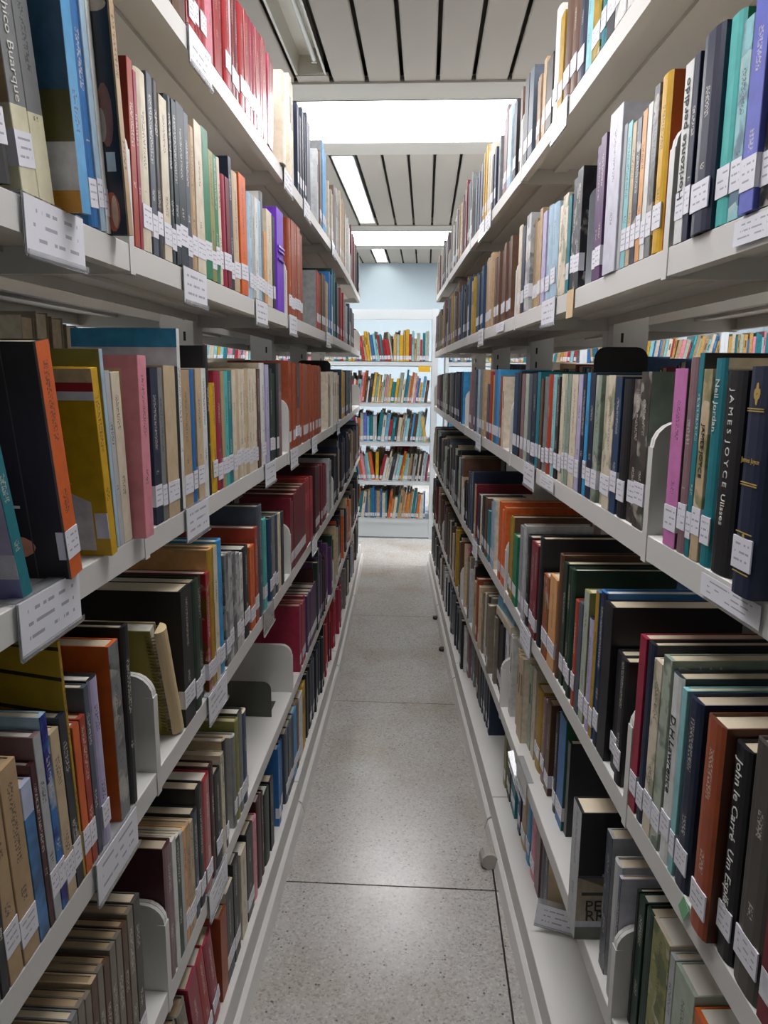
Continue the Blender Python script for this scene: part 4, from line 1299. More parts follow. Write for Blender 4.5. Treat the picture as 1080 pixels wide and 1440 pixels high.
LE 3594.0 16.4 198 -7 0 128 41 - b 1 -
LE 3611.0 13.4 215 -1 0 149 206 - - 1 -
LE 3625.0 29.4 215 -11 0 147 73 - m 1 -
LE 3655.0 19.4 242 -5 0 154 188 - - 1 -
LE 3675.0 35.4 193 -14 0 134 206 - - 0 -
LE 3711.0 16.4 211 -8 0 151 206 - - 1 -
LE 3728.0 23.4 184 -2 0 134 188 - b 1 -
LE 3752.0 29.4 222 1 0 164 206 - - 1 -
LE 3782.0 11.4 183 -5 0 127 188 - b 1 -
LE 3794.0 23.4 192 2 0 124 206 - - 1 -
LE 3818.0 11.4 211 -11 0 147 14 - m 1 -
LE 3830.0 29.4 187 -6 0 128 206 - m 1 -
LE 3920.0 11.4 193 0 0 142 188 - - 1 -
LE 3932.0 29.4 202 -14 0 131 100 - - 0 -
LE 3962.0 11.4 209 -16 0 137 99 - b 1 -
LE 3974.0 29.4 183 -8 0 129 12 - - 0 -
LE 4004.0 11.4 204 -6 0 140 12 - - 1 -
LE 4016.0 13.4 215 -10 0 142 99 - - 1 -
LE 4030.0 23.4 203 -14 0 128 99 - - 1 -
LE 4054.0 11.4 205 -8 0 130 41 - - 1 -
LE 4066.0 9.4 217 -16 0 160 188 - - 0 -
LE 4076.0 35.4 226 -14 0 162 41 - - 1 -
LE 4112.0 9.4 249 -3 0 160 100 - m 0 -
LE 4122.0 7.4 197 -9 0 144 77 - b 0 -
LE 4130.0 23.4 215 -9 0 148 60 - m 1 -
LE 4154.0 7.4 181 -9 0 124 77 - - 1 -
LE 4162.0 7.4 212 -5 0 152 99 - - 1 -
LE 4170.0 16.4 207 0 0 143 77 - - 1 -
LE 4187.0 35.4 211 -17 0 133 14 - b 1 -
LE 4223.0 23.4 168 0 0 122 77 - - 1 -
LE 4247.0 35.4 199 0 0 136 100 - - 1 -
LE 4283.0 35.4 165 -5 0 105 100 - - 0 -
LE 4319.0 16.4 186 2 0 133 14 - - 1 -
LE 4336.0 23.4 182 -10 0 128 12 - - 0 -
LE 4360.0 29.4 234 -5 0 164 12 - - 1 -
LE 4390.0 19.4 230 3 0 146 14 - m 1 -
LE 4410.0 35.4 223 -14 0 148 41 - b 1 -
LE 4446.0 16.4 236 0 0 153 12 - - 1 -
LE 4463.0 29.4 184 -3 0 128 100 - - 1 -
LE 4513.0 9.4 244 3 0 171 60 - - 1 -
LE 4523.0 16.4 197 -16 0 145 105 - b 1 -
LE 4540.0 35.4 224 -3 0 158 77 - - 1 -
LE 4576.0 13.4 193 -13 0 142 14 - - 0 -
LE 4590.0 19.4 184 3 0 131 100 - - 1 -
LE 4610.0 29.4 166 2 0 123 12 - m 0 -
LE 4640.0 19.4 183 -17 0 133 63 - m 1 -
LE 4660.0 29.4 219 -3 0 150 188 - - 1 -
LE 4690.0 13.4 231 0 0 159 60 - - 1 -
LE 4724.0 11.4 236 -4 0 156 77 - - 1 -
LE 4736.0 7.4 223 -5 0 160 105 - m 1 -
LE 4764.0 11.4 186 -10 0 117 100 - - 1 -
LE 4776.0 13.4 208 -8 0 151 12 - m 1 -
LE 4790.0 19.4 150 4 0 100 12 - - 1 -
LE 4810.0 16.4 200 -7 0 132 63 - - 1 -
LF 2220.0 35.4 192 -13 0 119 60 - - 1 -
LF 2256.0 19.4 215 -3 0 143 60 - m 1 -
LF 2276.0 11.4 180 -2 0 113 60 - - 1 -
LF 2288.0 35.4 213 -4 0 147 41 - - 1 -
LF 2324.0 16.4 220 4 0 146 12 - - 1 -
LF 2361.0 9.4 210 -9 0 151 12 - b 0 -
LF 2371.0 16.4 217 -16 0 150 60 - - 1 -
LF 2388.0 11.4 196 -18 0 140 12 - - 1 -
LF 2400.0 29.4 178 -7 0 120 60 - - 1 -
LF 2430.0 29.4 216 -14 0 145 41 - b 1 -
LF 2460.0 16.4 200 -3 0 131 60 - - 1 -
LF 2477.0 13.4 206 4 0 147 12 - m 1 -
LF 2491.0 7.4 205 -5 0 142 41 - - 1 -
LF 2499.0 7.4 206 -5 0 138 12 - b 0 -
LF 2507.0 13.4 191 -9 0 129 41 - - 1 -
LF 2521.0 7.4 196 -3 0 141 12 - - 1 -
LF 2529.0 29.4 188 2 0 128 12 - - 1 -
LF 2559.0 13.4 213 -18 0 156 12 - - 0 -
LF 2573.0 23.4 224 -4 0 157 12 - - 1 -
LF 2620.0 29.4 205 0 0 133 143 - m 1 -
LF 2650.0 35.4 187 -10 0 121 91 - m 0 -
LF 2686.0 13.4 225 -13 0 166 143 - b 1 -
LF 2700.0 7.4 225 -15 0 165 91 - m 0 -
LF 2708.0 13.4 218 -6 0 161 143 - - 1 -
LF 2722.0 29.4 208 -15 0 145 128 - - 1 -
LF 2772.0 16.4 250 -5 0 173 91 - m 1 -
LF 2789.0 7.4 159 1 0 112 91 - m 0 -
LF 2797.0 29.4 204 -10 0 128 91 - m 1 -
LF 2827.0 16.4 188 -9 0 136 128 - - 1 -
LF 2920.0 16.4 238 -5 0 165 143 - b 1 -
LF 2937.0 29.4 197 -1 0 134 143 - - 1 -
LF 2967.0 29.4 212 -15 0 147 40 - - 1 -
LF 2997.0 11.4 158 -7 0 110 143 - - 1 -
LF 3009.0 9.4 190 -12 0 137 40 - b 0 -
LF 3019.0 35.4 196 -18 0 130 143 - - 1 -
LF 3055.0 9.4 207 -10 0 149 208 - b 1 -
LF 3065.0 7.4 211 -17 0 151 40 - m 1 -
LF 3093.0 19.4 205 4 0 140 128 - b 1 -
LF 3113.0 13.4 211 -2 0 151 208 - - 0 -
LF 3127.0 35.4 199 -11 0 126 143 - - 1 -
LF 3163.0 9.4 226 -14 0 158 143 - m 1 -
LF 3173.0 7.4 166 -4 0 115 128 - - 1 -
LF 3181.0 16.4 174 4 0 116 128 - - 1 -
LF 3198.0 7.4 187 1 0 128 128 - b 0 -
LF 3206.0 7.4 214 -6 0 147 128 - - 1 -
LF 3214.0 16.4 214 -5 0 146 143 - m 1 -
LF 3231.0 9.4 195 -3 0 140 128 - - 1 -
LF 3241.0 35.4 176 0 0 126 128 - m 1 -
LF 3400.0 35.4 176 -13 0 125 105 - b 0 -
LF 3436.0 16.4 190 -11 0 135 105 - m 1 -
LF 3453.0 11.4 178 3 0 131 99 - m 1 -
LF 3465.0 11.4 182 -11 0 129 63 - b 1 -
LF 3477.0 29.4 193 0 0 136 100 - - 1 -
LF 3507.0 9.4 184 3 0 125 105 - - 1 -
LF 3517.0 16.4 172 -17 0 110 14 - - 1 -
LF 3534.0 16.4 178 -6 0 115 41 - m 1 -
LF 3551.0 11.4 174 -10 0 114 99 - - 1 -
LF 3563.0 35.4 196 -11 0 144 12 - b 1 -
LF 3599.0 35.4 166 -17 0 116 100 - m 1 -
LF 3635.0 29.4 193 -10 0 140 60 - m 1 -
LF 3665.0 11.4 203 -4 0 142 60 - - 1 -
LF 3677.0 23.4 184 1 0 120 188 - m 1 -
LF 3701.0 11.4 177 2 0 119 105 - - 0 -
LF 3713.0 9.4 193 -17 0 139 99 - - 0 -
LF 3723.0 29.4 190 1 0 118 41 - - 1 -
LF 3753.0 23.4 157 -4 0 111 99 - - 1 -
LF 3777.0 13.4 196 -10 0 132 188 - - 1 -
LF 3791.0 13.4 206 -7 0 134 60 - - 1 -
LF 3805.0 11.4 215 -7 0 151 99 - - 1 -
LF 3817.0 16.4 160 -8 0 109 12 - - 1 -
LF 3834.0 9.4 240 -16 0 150 12 - - 1 -
LF 3920.0 19.4 155 -6 0 100 14 - b 1 -
LF 3940.0 23.4 198 -6 0 123 11 - - 0 -
LF 3964.0 13.4 180 -18 0 120 14 - m 1 -
LF 3998.0 23.4 180 -15 0 126 170 - - 1 -
LF 4022.0 35.4 179 -1 0 111 145 - m 1 -
LF 4058.0 29.4 204 -5 0 148 188 - - 1 -
LF 4088.0 23.4 182 -1 0 125 188 - - 1 -
LF 4112.0 16.4 173 3 0 117 91 - - 1 -
LF 4129.0 9.4 192 -17 0 140 91 - - 1 -
LF 4159.0 29.4 199 -14 0 137 15 - m 1 -
LF 4189.0 35.4 197 -18 0 136 11 - - 1 -
LF 4225.0 9.4 171 -14 0 117 11 - b 1 -
LF 4235.0 29.4 157 -10 0 101 91 - - 1 -
LF 4265.0 35.4 198 -13 0 125 208 - - 1 -
LF 4301.0 35.4 175 -13 0 115 91 - - 0 -
LF 4337.0 19.4 178 -8 0 120 208 - - 1 -
LF 4357.0 23.4 180 -12 0 116 60 - - 1 -
LF 4381.0 35.4 170 -10 0 106 91 - - 1 -
LF 4417.0 11.4 230 -1 0 150 41 - - 1 -
LF 4429.0 16.4 162 3 0 114 99 - b 1 -
LF 4446.0 35.4 205 -7 0 147 105 - - 1 -
LF 4482.0 29.4 200 -1 0 147 170 - b 1 -
LF 4512.0 23.4 217 -5 0 157 60 - - 1 -
LF 4536.0 9.4 179 1 0 119 77 - m 1 -
LF 4546.0 29.4 198 -4 0 143 207 - b 1 -
LF 4576.0 13.4 219 -17 0 151 60 - m 1 -
LF 4590.0 9.4 212 -2 0 141 91 - - 1 -
LF 4600.0 16.4 194 2 0 128 15 - - 1 -
LF 4617.0 23.4 197 -11 0 131 14 - - 1 -
LF 4641.0 11.4 195 -9 0 123 14 - - 1 -
LF 4653.0 13.4 207 -12 0 138 105 - m 1 -
LF 4667.0 9.4 203 -10 0 134 12 - b 1 -
LF 4677.0 29.4 191 -2 0 119 41 - - 1 -
LF 4707.0 13.4 188 -4 0 126 15 - m 1 -
LF 4721.0 19.4 187 -2 0 131 99 - - 1 -
LF 4741.0 29.4 196 -3 0 137 145 - - 1 -
LF 4771.0 23.4 192 -3 0 128 170 - b 1 -
LF 4795.0 9.4 209 -2 0 131 105 - - 1 -
LF 4805.0 23.4 163 -11 0 106 11 - - 1 -
LF 4829.0 9.4 187 -8 0 128 15 - - 1 -
RA 2920.0 23.4 197 -7 0 126 99 - m 1 -
RA 2944.0 7.4 176 -12 0 111 207 - m 1 -
RA 2952.0 19.4 189 -10 0 133 77 - m 0 -
RA 2972.0 35.4 217 -6 0 152 207 - - 1 -
RA 3008.0 23.4 190 -4 0 123 170 - m 1 -
RA 3032.0 7.4 186 -2 0 130 41 - m 0 -
RA 3040.0 19.4 178 -8 0 125 208 - - 1 -
RA 3060.0 11.4 221 -7 0 155 170 - - 0 -
RA 3072.0 29.4 182 -14 0 117 77 - m 1 -
RA 3102.0 23.4 199 -8 0 126 99 - b 1 -
RA 3126.0 29.4 164 -11 0 119 77 - - 1 -
RA 3156.0 23.4 201 -15 0 128 60 - b 1 -
RA 3180.0 16.4 198 -3 0 124 170 - - 1 -
RA 3197.0 11.4 208 4 0 147 170 - b 1 -
RA 3209.0 23.4 215 -13 0 136 170 - m 1 -
RA 3233.0 29.4 180 0 0 132 207 - - 1 -
RA 3263.0 13.4 199 1 0 147 60 - - 1 -
RA 3277.0 29.4 207 3 0 140 60 - m 1 -
RA 3307.0 19.4 213 2 0 155 60 - - 1 -
RA 3327.0 29.4 195 -14 0 136 41 - m 0 -
RA 3357.0 19.4 185 -17 0 132 77 - - 1 -
RA 3377.0 16.4 195 -17 0 132 60 - - 1 -
RA 3394.0 23.4 206 -5 0 141 207 - - 1 -
RA 3418.0 9.4 225 -15 0 155 77 - b 1 -
RA 3428.0 16.4 189 -2 0 122 41 - b 1 -
RA 3445.0 35.4 191 -1 0 127 77 - - 1 -
RA 3481.0 11.4 180 -1 0 123 170 - b 1 -
RA 3493.0 7.4 161 -16 0 117 41 - - 1 -
RA 3501.0 16.4 188 1 0 137 208 - - 1 -
RA 3518.0 7.4 196 -16 0 136 105 - - 1 -
RA 3526.0 11.4 226 -7 0 161 105 - m 1 -
RA 3538.0 11.4 217 -9 0 145 170 - b 1 -
RA 3550.0 9.4 232 -13 0 161 170 - b 1 -
RA 3560.0 11.4 225 -18 0 152 105 - - 1 -
RA 3572.0 7.4 206 -18 0 141 60 - - 1 -
RA 3580.0 35.4 219 -7 0 156 41 - m 1 -
RA 3616.0 29.4 207 -4 0 131 99 - m 1 -
RA 3646.0 9.4 213 -14 0 148 60 - m 1 -
RA 3656.0 11.4 212 -5 0 145 41 - - 0 -
RA 3668.0 13.4 200 -3 0 138 77 - b 1 -
RA 3682.0 13.4 200 -17 0 138 208 - - 1 -
RA 3696.0 16.4 208 -8 0 141 99 - b 1 -
RA 3713.0 19.4 198 -13 0 123 99 - m 1 -
RA 3762.5 29.4 206 -7 0 148 41 - - 0 -
RA 3792.5 9.4 206 0 0 148 105 - m 1 -
RA 3802.5 16.4 207 -7 0 149 60 - b 1 -
RA 3819.5 19.4 198 2 0 137 60 - b 1 -
RA 3839.5 35.4 172 -13 0 108 77 - b 1 -
RA 3875.5 29.4 195 0 0 133 207 - m 1 -
RA 3905.5 23.4 210 -16 0 146 105 - b 1 -
RA 3929.5 35.4 236 -8 0 170 77 - m 1 -
RA 3965.5 9.4 198 -17 0 131 41 - b 0 -
RA 3975.5 29.4 196 2 0 143 99 - - 1 -
RA 4005.5 11.4 176 -1 0 116 207 - - 1 -
RA 4017.5 11.4 208 -12 0 142 170 - - 1 -
RA 4029.5 16.4 187 -3 0 130 77 - - 1 -
RA 4046.5 29.4 215 4 0 143 41 - b 1 -
RA 4076.5 35.4 215 -15 0 157 105 - b 1 -
RA 4112.5 11.4 205 -13 0 134 41 - b 1 -
RA 4124.5 19.4 200 1 0 125 170 - - 1 -
RA 4144.5 11.4 207 0 0 143 170 - - 1 -
RA 4156.5 13.4 200 3 0 128 99 - m 1 -
RA 4170.5 13.4 195 -18 0 141 207 - - 1 -
RA 4184.5 29.4 184 -16 0 130 207 - - 0 -
RA 4214.5 9.4 236 -6 0 159 170 - m 1 -
RA 4224.5 13.4 213 -2 0 142 41 - - 1 -
RA 4238.5 29.4 190 -13 0 138 60 - m 1 -
RA 4268.5 29.4 192 -12 0 125 41 - - 1 -
RA 4298.5 23.4 207 -3 0 147 207 - - 1 -
RA 4322.5 11.4 235 -14 0 154 207 - b 1 -
RA 4334.5 9.4 240 -14 0 158 207 - - 1 -
RA 4344.5 13.4 215 -11 0 138 208 - - 1 -
RA 4358.5 13.4 208 -11 0 148 41 - - 0 -
RA 4372.5 13.4 205 -9 0 130 207 - - 0 -
RA 4386.5 35.4 203 -16 0 148 41 - - 1 -
RA 4442.5 16.4 201 -1 0 137 105 - m 1 -
RA 4459.5 7.4 190 2 0 134 208 - - 1 -
RA 4467.5 23.4 191 -15 0 141 60 - - 0 -
RA 4491.5 11.4 208 0 0 140 208 - - 1 -
RA 4503.5 16.4 186 -10 0 128 99 - - 1 -
RA 4520.5 19.4 207 -6 0 138 60 - - 1 -
RA 4540.5 13.4 172 4 0 110 170 - - 1 -
RA 4574.5 16.4 196 -8 0 141 77 - - 1 -
RA 4591.5 23.4 184 -1 0 121 60 - - 0 -
RA 4615.5 23.4 194 -1 0 144 207 - - 0 -
RB 2820.0 9.4 220 -17 0 157 60 - - 1 -
RB 2830.0 9.4 184 3 0 128 41 - m 0 -
RB 2840.0 9.4 196 -5 0 133 12 - b 1 -
RB 2850.0 7.4 169 0 0 107 77 - - 1 -
RB 2858.0 16.4 209 -17 0 152 29 - - 1 -
RB 2875.0 9.4 190 -5 0 129 77 - - 1 -
RB 2885.0 16.4 221 -6 0 163 77 - - 1 -
RB 2902.0 29.4 169 1 0 110 12 - m 1 -
RB 2932.0 19.4 180 2 0 133 12 - - 1 -
RB 2952.0 19.4 201 -13 0 127 12 - - 1 -
RB 2972.0 11.4 200 -15 0 145 12 - - 1 -
RB 2984.0 7.4 199 -7 0 146 41 - b 0 -
RB 2992.0 9.4 196 -6 0 130 60 - - 1 -
RB 3002.0 13.4 208 -7 0 153 12 - b 1 -
RB 3016.0 13.4 205 -17 0 147 29 - - 1 -
RB 3030.0 7.4 199 -6 0 124 12 - - 0 -
RB 3038.0 11.4 193 -14 0 140 29 - - 1 -
RB 3050.0 23.4 209 -2 0 153 29 - - 0 -
RB 3074.0 7.4 187 -1 0 138 60 - m 1 -
RB 3102.0 29.4 158 -1 0 102 12 - - 1 -
RB 3132.0 9.4 205 -18 0 135 41 - - 1 -
RB 3142.0 11.4 208 -12 0 139 41 - m 0 -
RB 3154.0 35.4 195 -2 0 140 60 - b 1 -
RB 3190.0 19.4 242 -2 0 158 77 - - 0 -
RB 3210.0 11.4 194 4 0 129 77 - - 1 -
RB 3222.0 29.4 220 -6 0 161 41 - m 1 -
RB 3252.0 9.4 219 -4 0 152 12 - - 1 -
RB 3262.0 7.4 179 2 0 123 12 - m 1 -
RB 3270.0 7.4 216 -14 0 140 60 - - 1 -
RB 3300.0 9.4 194 -13 0 136 156 - b 1 -
RB 3310.0 9.4 194 -8 0 130 63 - m 1 -
RB 3320.0 19.4 220 -17 0 147 156 - m 1 -
RB 3340.0 23.4 197 1 0 145 99 - - 1 -
RB 3364.0 35.4 219 0 0 159 77 - - 1 -
RB 3400.0 13.4 170 -17 0 117 12 - m 1 -
RB 3414.0 13.4 191 -10 0 120 105 - m 1 -
RB 3428.0 23.4 200 -6 0 128 12 - - 1 -
RB 3452.0 23.4 219 -12 0 136 156 - - 1 -
RB 3476.0 11.4 190 -2 0 130 156 - b 1 -
RB 3488.0 29.4 195 -18 0 121 105 - b 1 -
RB 3518.0 7.4 182 -8 0 120 12 - b 1 -
RB 3526.0 29.4 223 -4 0 155 156 - - 1 -
RB 3556.0 7.4 203 0 0 141 99 - b 1 -
RB 3564.0 9.4 193 -14 0 142 156 - b 1 -
RB 3574.0 19.4 214 -1 0 155 105 - m 1 -
RB 3594.0 23.4 193 -4 0 141 156 - - 1 -
RB 3618.0 9.4 180 -6 0 127 63 - m 1 -
RB 3628.0 16.4 212 -1 0 141 12 - - 1 -
RB 3645.0 23.4 216 -9 0 151 156 - - 1 -
RB 3669.0 7.4 237 -13 0 150 77 - b 1 -
RB 3677.0 9.4 216 -1 0 141 99 - b 1 -
RB 3687.0 23.4 181 -11 0 118 77 - m 1 -
RB 3711.0 9.4 190 0 0 132 105 - b 1 -
RB 3721.0 13.4 181 -6 0 116 105 - m 1 -
RB 3762.5 29.4 226 -5 0 147 12 - - 1 -
RB 3792.5 9.4 184 3 0 124 63 - - 1 -
RB 3802.5 23.4 197 -13 0 130 12 - - 1 -
RB 3826.5 23.4 193 -8 0 124 105 - b 1 -
RB 3850.5 11.4 219 -15 0 139 77 - - 1 -
RB 3862.5 23.4 209 -11 0 143 105 - b 0 -
RB 3886.5 13.4 235 3 0 162 105 - m 0 -
RB 3900.5 9.4 214 -5 0 144 156 - - 0 -
RB 3910.5 23.4 203 -14 0 126 77 - - 1 -
RB 3934.5 35.4 229 1 0 167 77 - - 1 -
RB 3970.5 16.4 225 3 0 165 156 - m 1 -
RB 3987.5 13.4 199 -8 0 141 77 - m 1 -
RB 4001.5 35.4 184 -12 0 121 77 - b 1 -
RB 4037.5 7.4 180 -10 0 133 156 - - 1 -
RB 4045.5 7.4 187 -10 0 137 105 - - 1 -
RB 4053.5 11.4 203 -6 0 145 63 - - 1 -
RB 4065.5 29.4 223 -2 0 157 77 - m 1 -
RB 4095.5 7.4 192 -12 0 137 77 - - 1 -
RB 4103.5 9.4 214 -18 0 148 105 - - 1 -
RB 4113.5 23.4 164 -5 0 116 12 - m 1 -
RB 4137.5 35.4 184 -11 0 121 99 - - 1 -
RB 4173.5 7.4 192 -10 0 138 99 - - 1 -
RB 4181.5 35.4 204 -11 0 140 99 - - 1 -
RB 4217.5 19.4 186 -8 0 121 156 - - 1 -
RB 4237.5 23.4 204 -5 0 134 63 - - 1 -
RB 4261.5 16.4 220 -6 0 143 77 - - 1 -
RB 4278.5 19.4 204 -7 0 133 99 - b 1 -
RB 4298.5 9.4 193 -13 0 121 12 - b 0 -
RB 4308.5 23.4 198 -9 0 146 63 - b 1 -
RB 4332.5 23.4 201 -18 0 142 99 - - 1 -
RB 4356.5 9.4 193 -15 0 139 12 - m 0 -
RB 4366.5 11.4 207 -4 0 129 99 - b 1 -
RB 4378.5 19.4 228 -7 0 168 99 - - 1 -
RB 4398.5 7.4 220 -6 0 142 77 - - 1 -
RB 4406.5 9.4 214 -13 0 151 77 - - 1 -
RB 4416.5 19.4 218 -4 0 148 156 - - 1 -
RB 4436.5 29.4 184 -8 0 115 105 - b 1 -
RB 4466.5 19.4 195 3 0 144 99 - - 1 -
RB 4486.5 35.4 196 -8 0 126 156 - - 1 -
RB 4522.5 23.4 186 -4 0 125 99 - - 1 -
RB 4546.5 7.4 195 -13 0 121 99 - m 0 -
RB 4554.5 7.4 228 -10 0 148 156 - b 1 -
RB 4562.5 11.4 219 -7 0 153 77 - - 1 -
RB 4574.5 19.4 210 -2 0 152 99 - - 1 -
RB 4594.5 29.4 153 0 0 105 12 - - 1 -
RB 4624.5 23.4 208 1 0 147 105 - - 1 -
RB 4648.5 7.4 200 -15 0 134 77 - b 1 -
RD 2840.0 29.4 226 -1 0 145 77 - m 1 -
RD 2870.0 19.4 225 -5 0 162 155 - b 1 -
RD 2890.0 16.4 220 2 0 163 60 - - 1 -
RD 2907.0 11.4 226 -15 0 163 63 - - 1 -
RD 2919.0 13.4 229 -6 0 155 188 - b 1 -
RD 2953.0 29.4 218 1 0 145 155 - - 1 -
RD 2983.0 13.4 220 -18 0 157 41 - - 1 -
RD 2997.0 11.4 177 -2 0 117 155 - - 1 -
RD 3009.0 9.4 221 -8 0 138 77 - - 1 -
RD 3039.0 16.4 234 -14 0 151 12 - - 1 -
RD 3056.0 35.4 215 1 0 152 12 - m 1 -
RD 3092.0 11.4 233 -5 0 169 41 - - 1 -
RD 3104.0 16.4 182 3 0 124 60 - b 1 -
RD 3121.0 23.4 208 0 0 144 41 - b 0 -
RD 3145.0 19.4 236 -1 0 152 155 - b 1 -
RD 3165.0 9.4 181 -11 0 119 12 - m 1 -
RD 3175.0 19.4 204 -15 0 150 188 - b 1 -
RD 3195.0 19.4 214 -7 0 137 77 - - 0 -
RD 3215.0 11.4 243 -18 0 167 188 - m 0 -
RD 3247.0 11.4 220 -15 0 155 12 - m 1 -
RD 3259.0 16.4 213 -2 0 155 63 - b 1 -
RD 3276.0 9.4 235 -15 0 148 12 - - 1 -
RD 3286.0 29.4 210 -15 0 146 77 - b 1 -
RD 3316.0 23.4 217 -7 0 141 77 - m 0 -
RD 3340.0 23.4 242 -3 0 173 60 - - 1 -
RD 3364.0 9.4 202 -6 0 147 41 - - 1 -
RD 3374.0 13.4 217 -1 0 144 12 - b 1 -
RD 3388.0 35.4 197 -14 0 131 63 - - 1 -
RD 3424.0 11.4 202 -5 0 130 60 - - 1 -
RD 3436.0 29.4 215 -5 0 149 188 - m 1 -
RD 3466.0 11.4 214 -2 0 150 12 - - 1 -
RD 3478.0 23.4 219 -5 0 161 188 - - 1 -
RD 3502.0 16.4 242 -10 0 162 60 - m 1 -
RD 3539.0 19.4 196 -4 0 126 12 - - 1 -
RD 3559.0 7.4 156 2 0 98 63 - - 1 -
RD 3567.0 23.4 187 -1 0 117 60 - m 1 -
RD 3591.0 16.4 240 -16 0 174 60 - - 1 -
RD 3608.0 13.4 196 -7 0 122 155 - - 1 -
RD 3622.0 19.4 230 -7 0 164 60 - b 1 -
RD 3642.0 19.4 198 4 0 141 155 - - 0 -
RD 3662.0 11.4 222 -8 0 152 77 - - 1 -
RD 3674.0 16.4 181 -1 0 131 41 - m 1 -
RD 3691.0 23.4 221 1 0 137 63 - - 1 -
RD 3762.5 23.4 221 4 0 155 63 - m 1 -
RD 3786.5 11.4 188 -14 0 132 12 - b 1 -
RD 3798.5 9.4 214 -7 0 140 155 - - 1 -
RD 3808.5 13.4 222 -17 0 164 60 - - 1 -
RD 3822.5 7.4 235 -15 0 157 188 - m 1 -
RD 3830.5 13.4 209 3 0 143 12 - m 1 -
RD 3844.5 35.4 218 2 0 146 188 - - 1 -
RD 3880.5 29.4 209 -9 0 141 77 - m 1 -
RD 3910.5 13.4 220 -17 0 157 155 - - 1 -
RD 3924.5 9.4 204 0 0 145 60 - - 1 -
RD 3934.5 19.4 208 3 0 135 41 - b 1 -
RD 3954.5 16.4 209 -18 0 135 41 - - 0 -
RD 3971.5 16.4 206 0 0 144 12 - b 1 -
RD 3988.5 35.4 206 -4 0 131 60 - m 1 -
RD 4024.5 7.4 206 -14 0 146 155 - - 1 -
RD 4032.5 7.4 164 -8 0 105 155 - - 0 -
RD 4040.5 16.4 178 -16 0 128 77 - - 1 -
RD 4057.5 9.4 218 -17 0 143 41 - m 1 -
RD 4067.5 29.4 211 2 0 131 12 - b 0 -
RD 4097.5 11.4 200 -7 0 135 155 - - 1 -
RD 4109.5 29.4 225 -9 0 164 60 - b 1 -
RD 4139.5 23.4 224 -4 0 145 155 - m 0 -
RD 4163.5 35.4 186 -5 0 132 60 - - 1 -
RD 4199.5 7.4 198 0 0 141 63 - - 1 -
RD 4207.5 7.4 224 -12 0 147 41 - m 1 -
RD 4215.5 23.4 221 -11 0 158 60 - - 1 -
RD 4239.5 19.4 233 0 0 166 155 - m 1 -
RD 4259.5 13.4 242 -17 0 150 41 - b 1 -
RD 4273.5 11.4 206 -12 0 131 63 - m 0 -
RD 4285.5 35.4 205 -2 0 148 63 - b 1 -
RD 4321.5 9.4 211 -15 0 134 41 - m 0 -
RD 4351.5 16.4 207 -10 0 131 12 - b 1 -
RD 4368.5 9.4 228 -14 0 163 77 - - 1 -
RD 4378.5 11.4 185 -9 0 130 12 - - 1 -
RD 4390.5 29.4 203 -12 0 146 77 - - 1 -
RD 4420.5 13.4 228 -2 0 155 60 - - 1 -
RD 4454.5 16.4 200 -7 0 125 188 - m 1 -
RD 4471.5 19.4 229 2 0 164 188 - - 1 -
RD 4491.5 9.4 226 -10 0 142 63 - - 0 -
RD 4501.5 11.4 210 -16 0 154 60 - - 0 -
RD 4513.5 19.4 202 -6 0 136 63 - m 1 -
RD 4533.5 13.4 234 -4 0 158 60 - - 1 -
RD 4547.5 23.4 231 -10 0 165 60 - b 0 -
RD 4571.5 7.4 223 -11 0 147 155 - - 0 -
RD 4579.5 16.4 207 -6 0 137 155 - - 0 -
RD 4596.5 16.4 190 2 0 138 155 - m 1 -
RD 4613.5 35.4 221 -5 0 163 60 - - 1 -
RD 4649.5 19.4 202 -8 0 138 155 - - 1 -
RE 1990.0 23.4 195 -4 0 124 100 - - 0 -
RE 2014.0 16.4 194 -16 0 133 63 - - 1 -
RE 2031.0 13.4 203 -17 0 129 207 - - 0 -
RE 2045.0 7.4 210 -15 0 134 188 - - 1 -
RE 2053.0 9.4 209 -14 0 140 77 - - 1 -
RE 2063.0 29.4 206 4 0 133 100 - - 1 -
RE 2093.0 29.4 219 -10 0 156 100 - m 0 -
RE 2123.0 35.4 216 -4 0 134 63 - - 1 -
RE 2159.0 11.4 191 -9 0 127 77 - - 1 -
RE 2171.0 16.4 197 -9 0 132 63 - - 0 -
RE 2188.0 9.4 203 -7 0 133 207 - b 1 -
RE 2198.0 23.4 202 -8 0 140 207 - - 1 -
RE 2222.0 23.4 197 -3 0 138 100 - b 0 -
RE 2246.0 11.4 175 -16 0 120 77 - - 0 -
RE 2258.0 23.4 205 3 0 135 188 - m 1 -
RE 2300.0 13.4 192 -7 0 135 12 - - 1 -
RE 2314.0 13.4 204 -17 0 148 100 - - 1 -
RE 2328.0 29.4 211 1 0 140 136 - m 1 -
RE 2358.0 35.4 191 2 0 125 188 - - 0 -
RE 2394.0 13.4 233 0 0 173 12 - - 1 -
RE 2408.0 7.4 206 3 0 143 188 - - 1 -
RE 2416.0 23.4 242 -11 0 155 77 - - 1 -
RE 2440.0 7.4 229 -7 0 147 188 - b 1 -
RE 2448.0 13.4 207 -7 0 150 210 - m 1 -
RE 2462.0 29.4 215 -8 0 141 207 - - 1 -
RE 2492.0 7.4 217 -13 0 145 100 - - 1 -
RE 2500.0 16.4 231 -13 0 165 169 - - 1 -
RE 2517.0 7.4 195 2 0 125 169 - - 1 -
RE 2525.0 9.4 203 -12 0 142 12 - - 1 -
RE 2535.0 7.4 230 -3 0 161 100 - b 1 -
RE 2543.0 16.4 223 -3 0 153 207 - - 1 -
RE 2560.0 7.4 209 3 0 140 100 - m 1 -
RE 2568.0 29.4 189 -15 0 137 136 - m 1 -
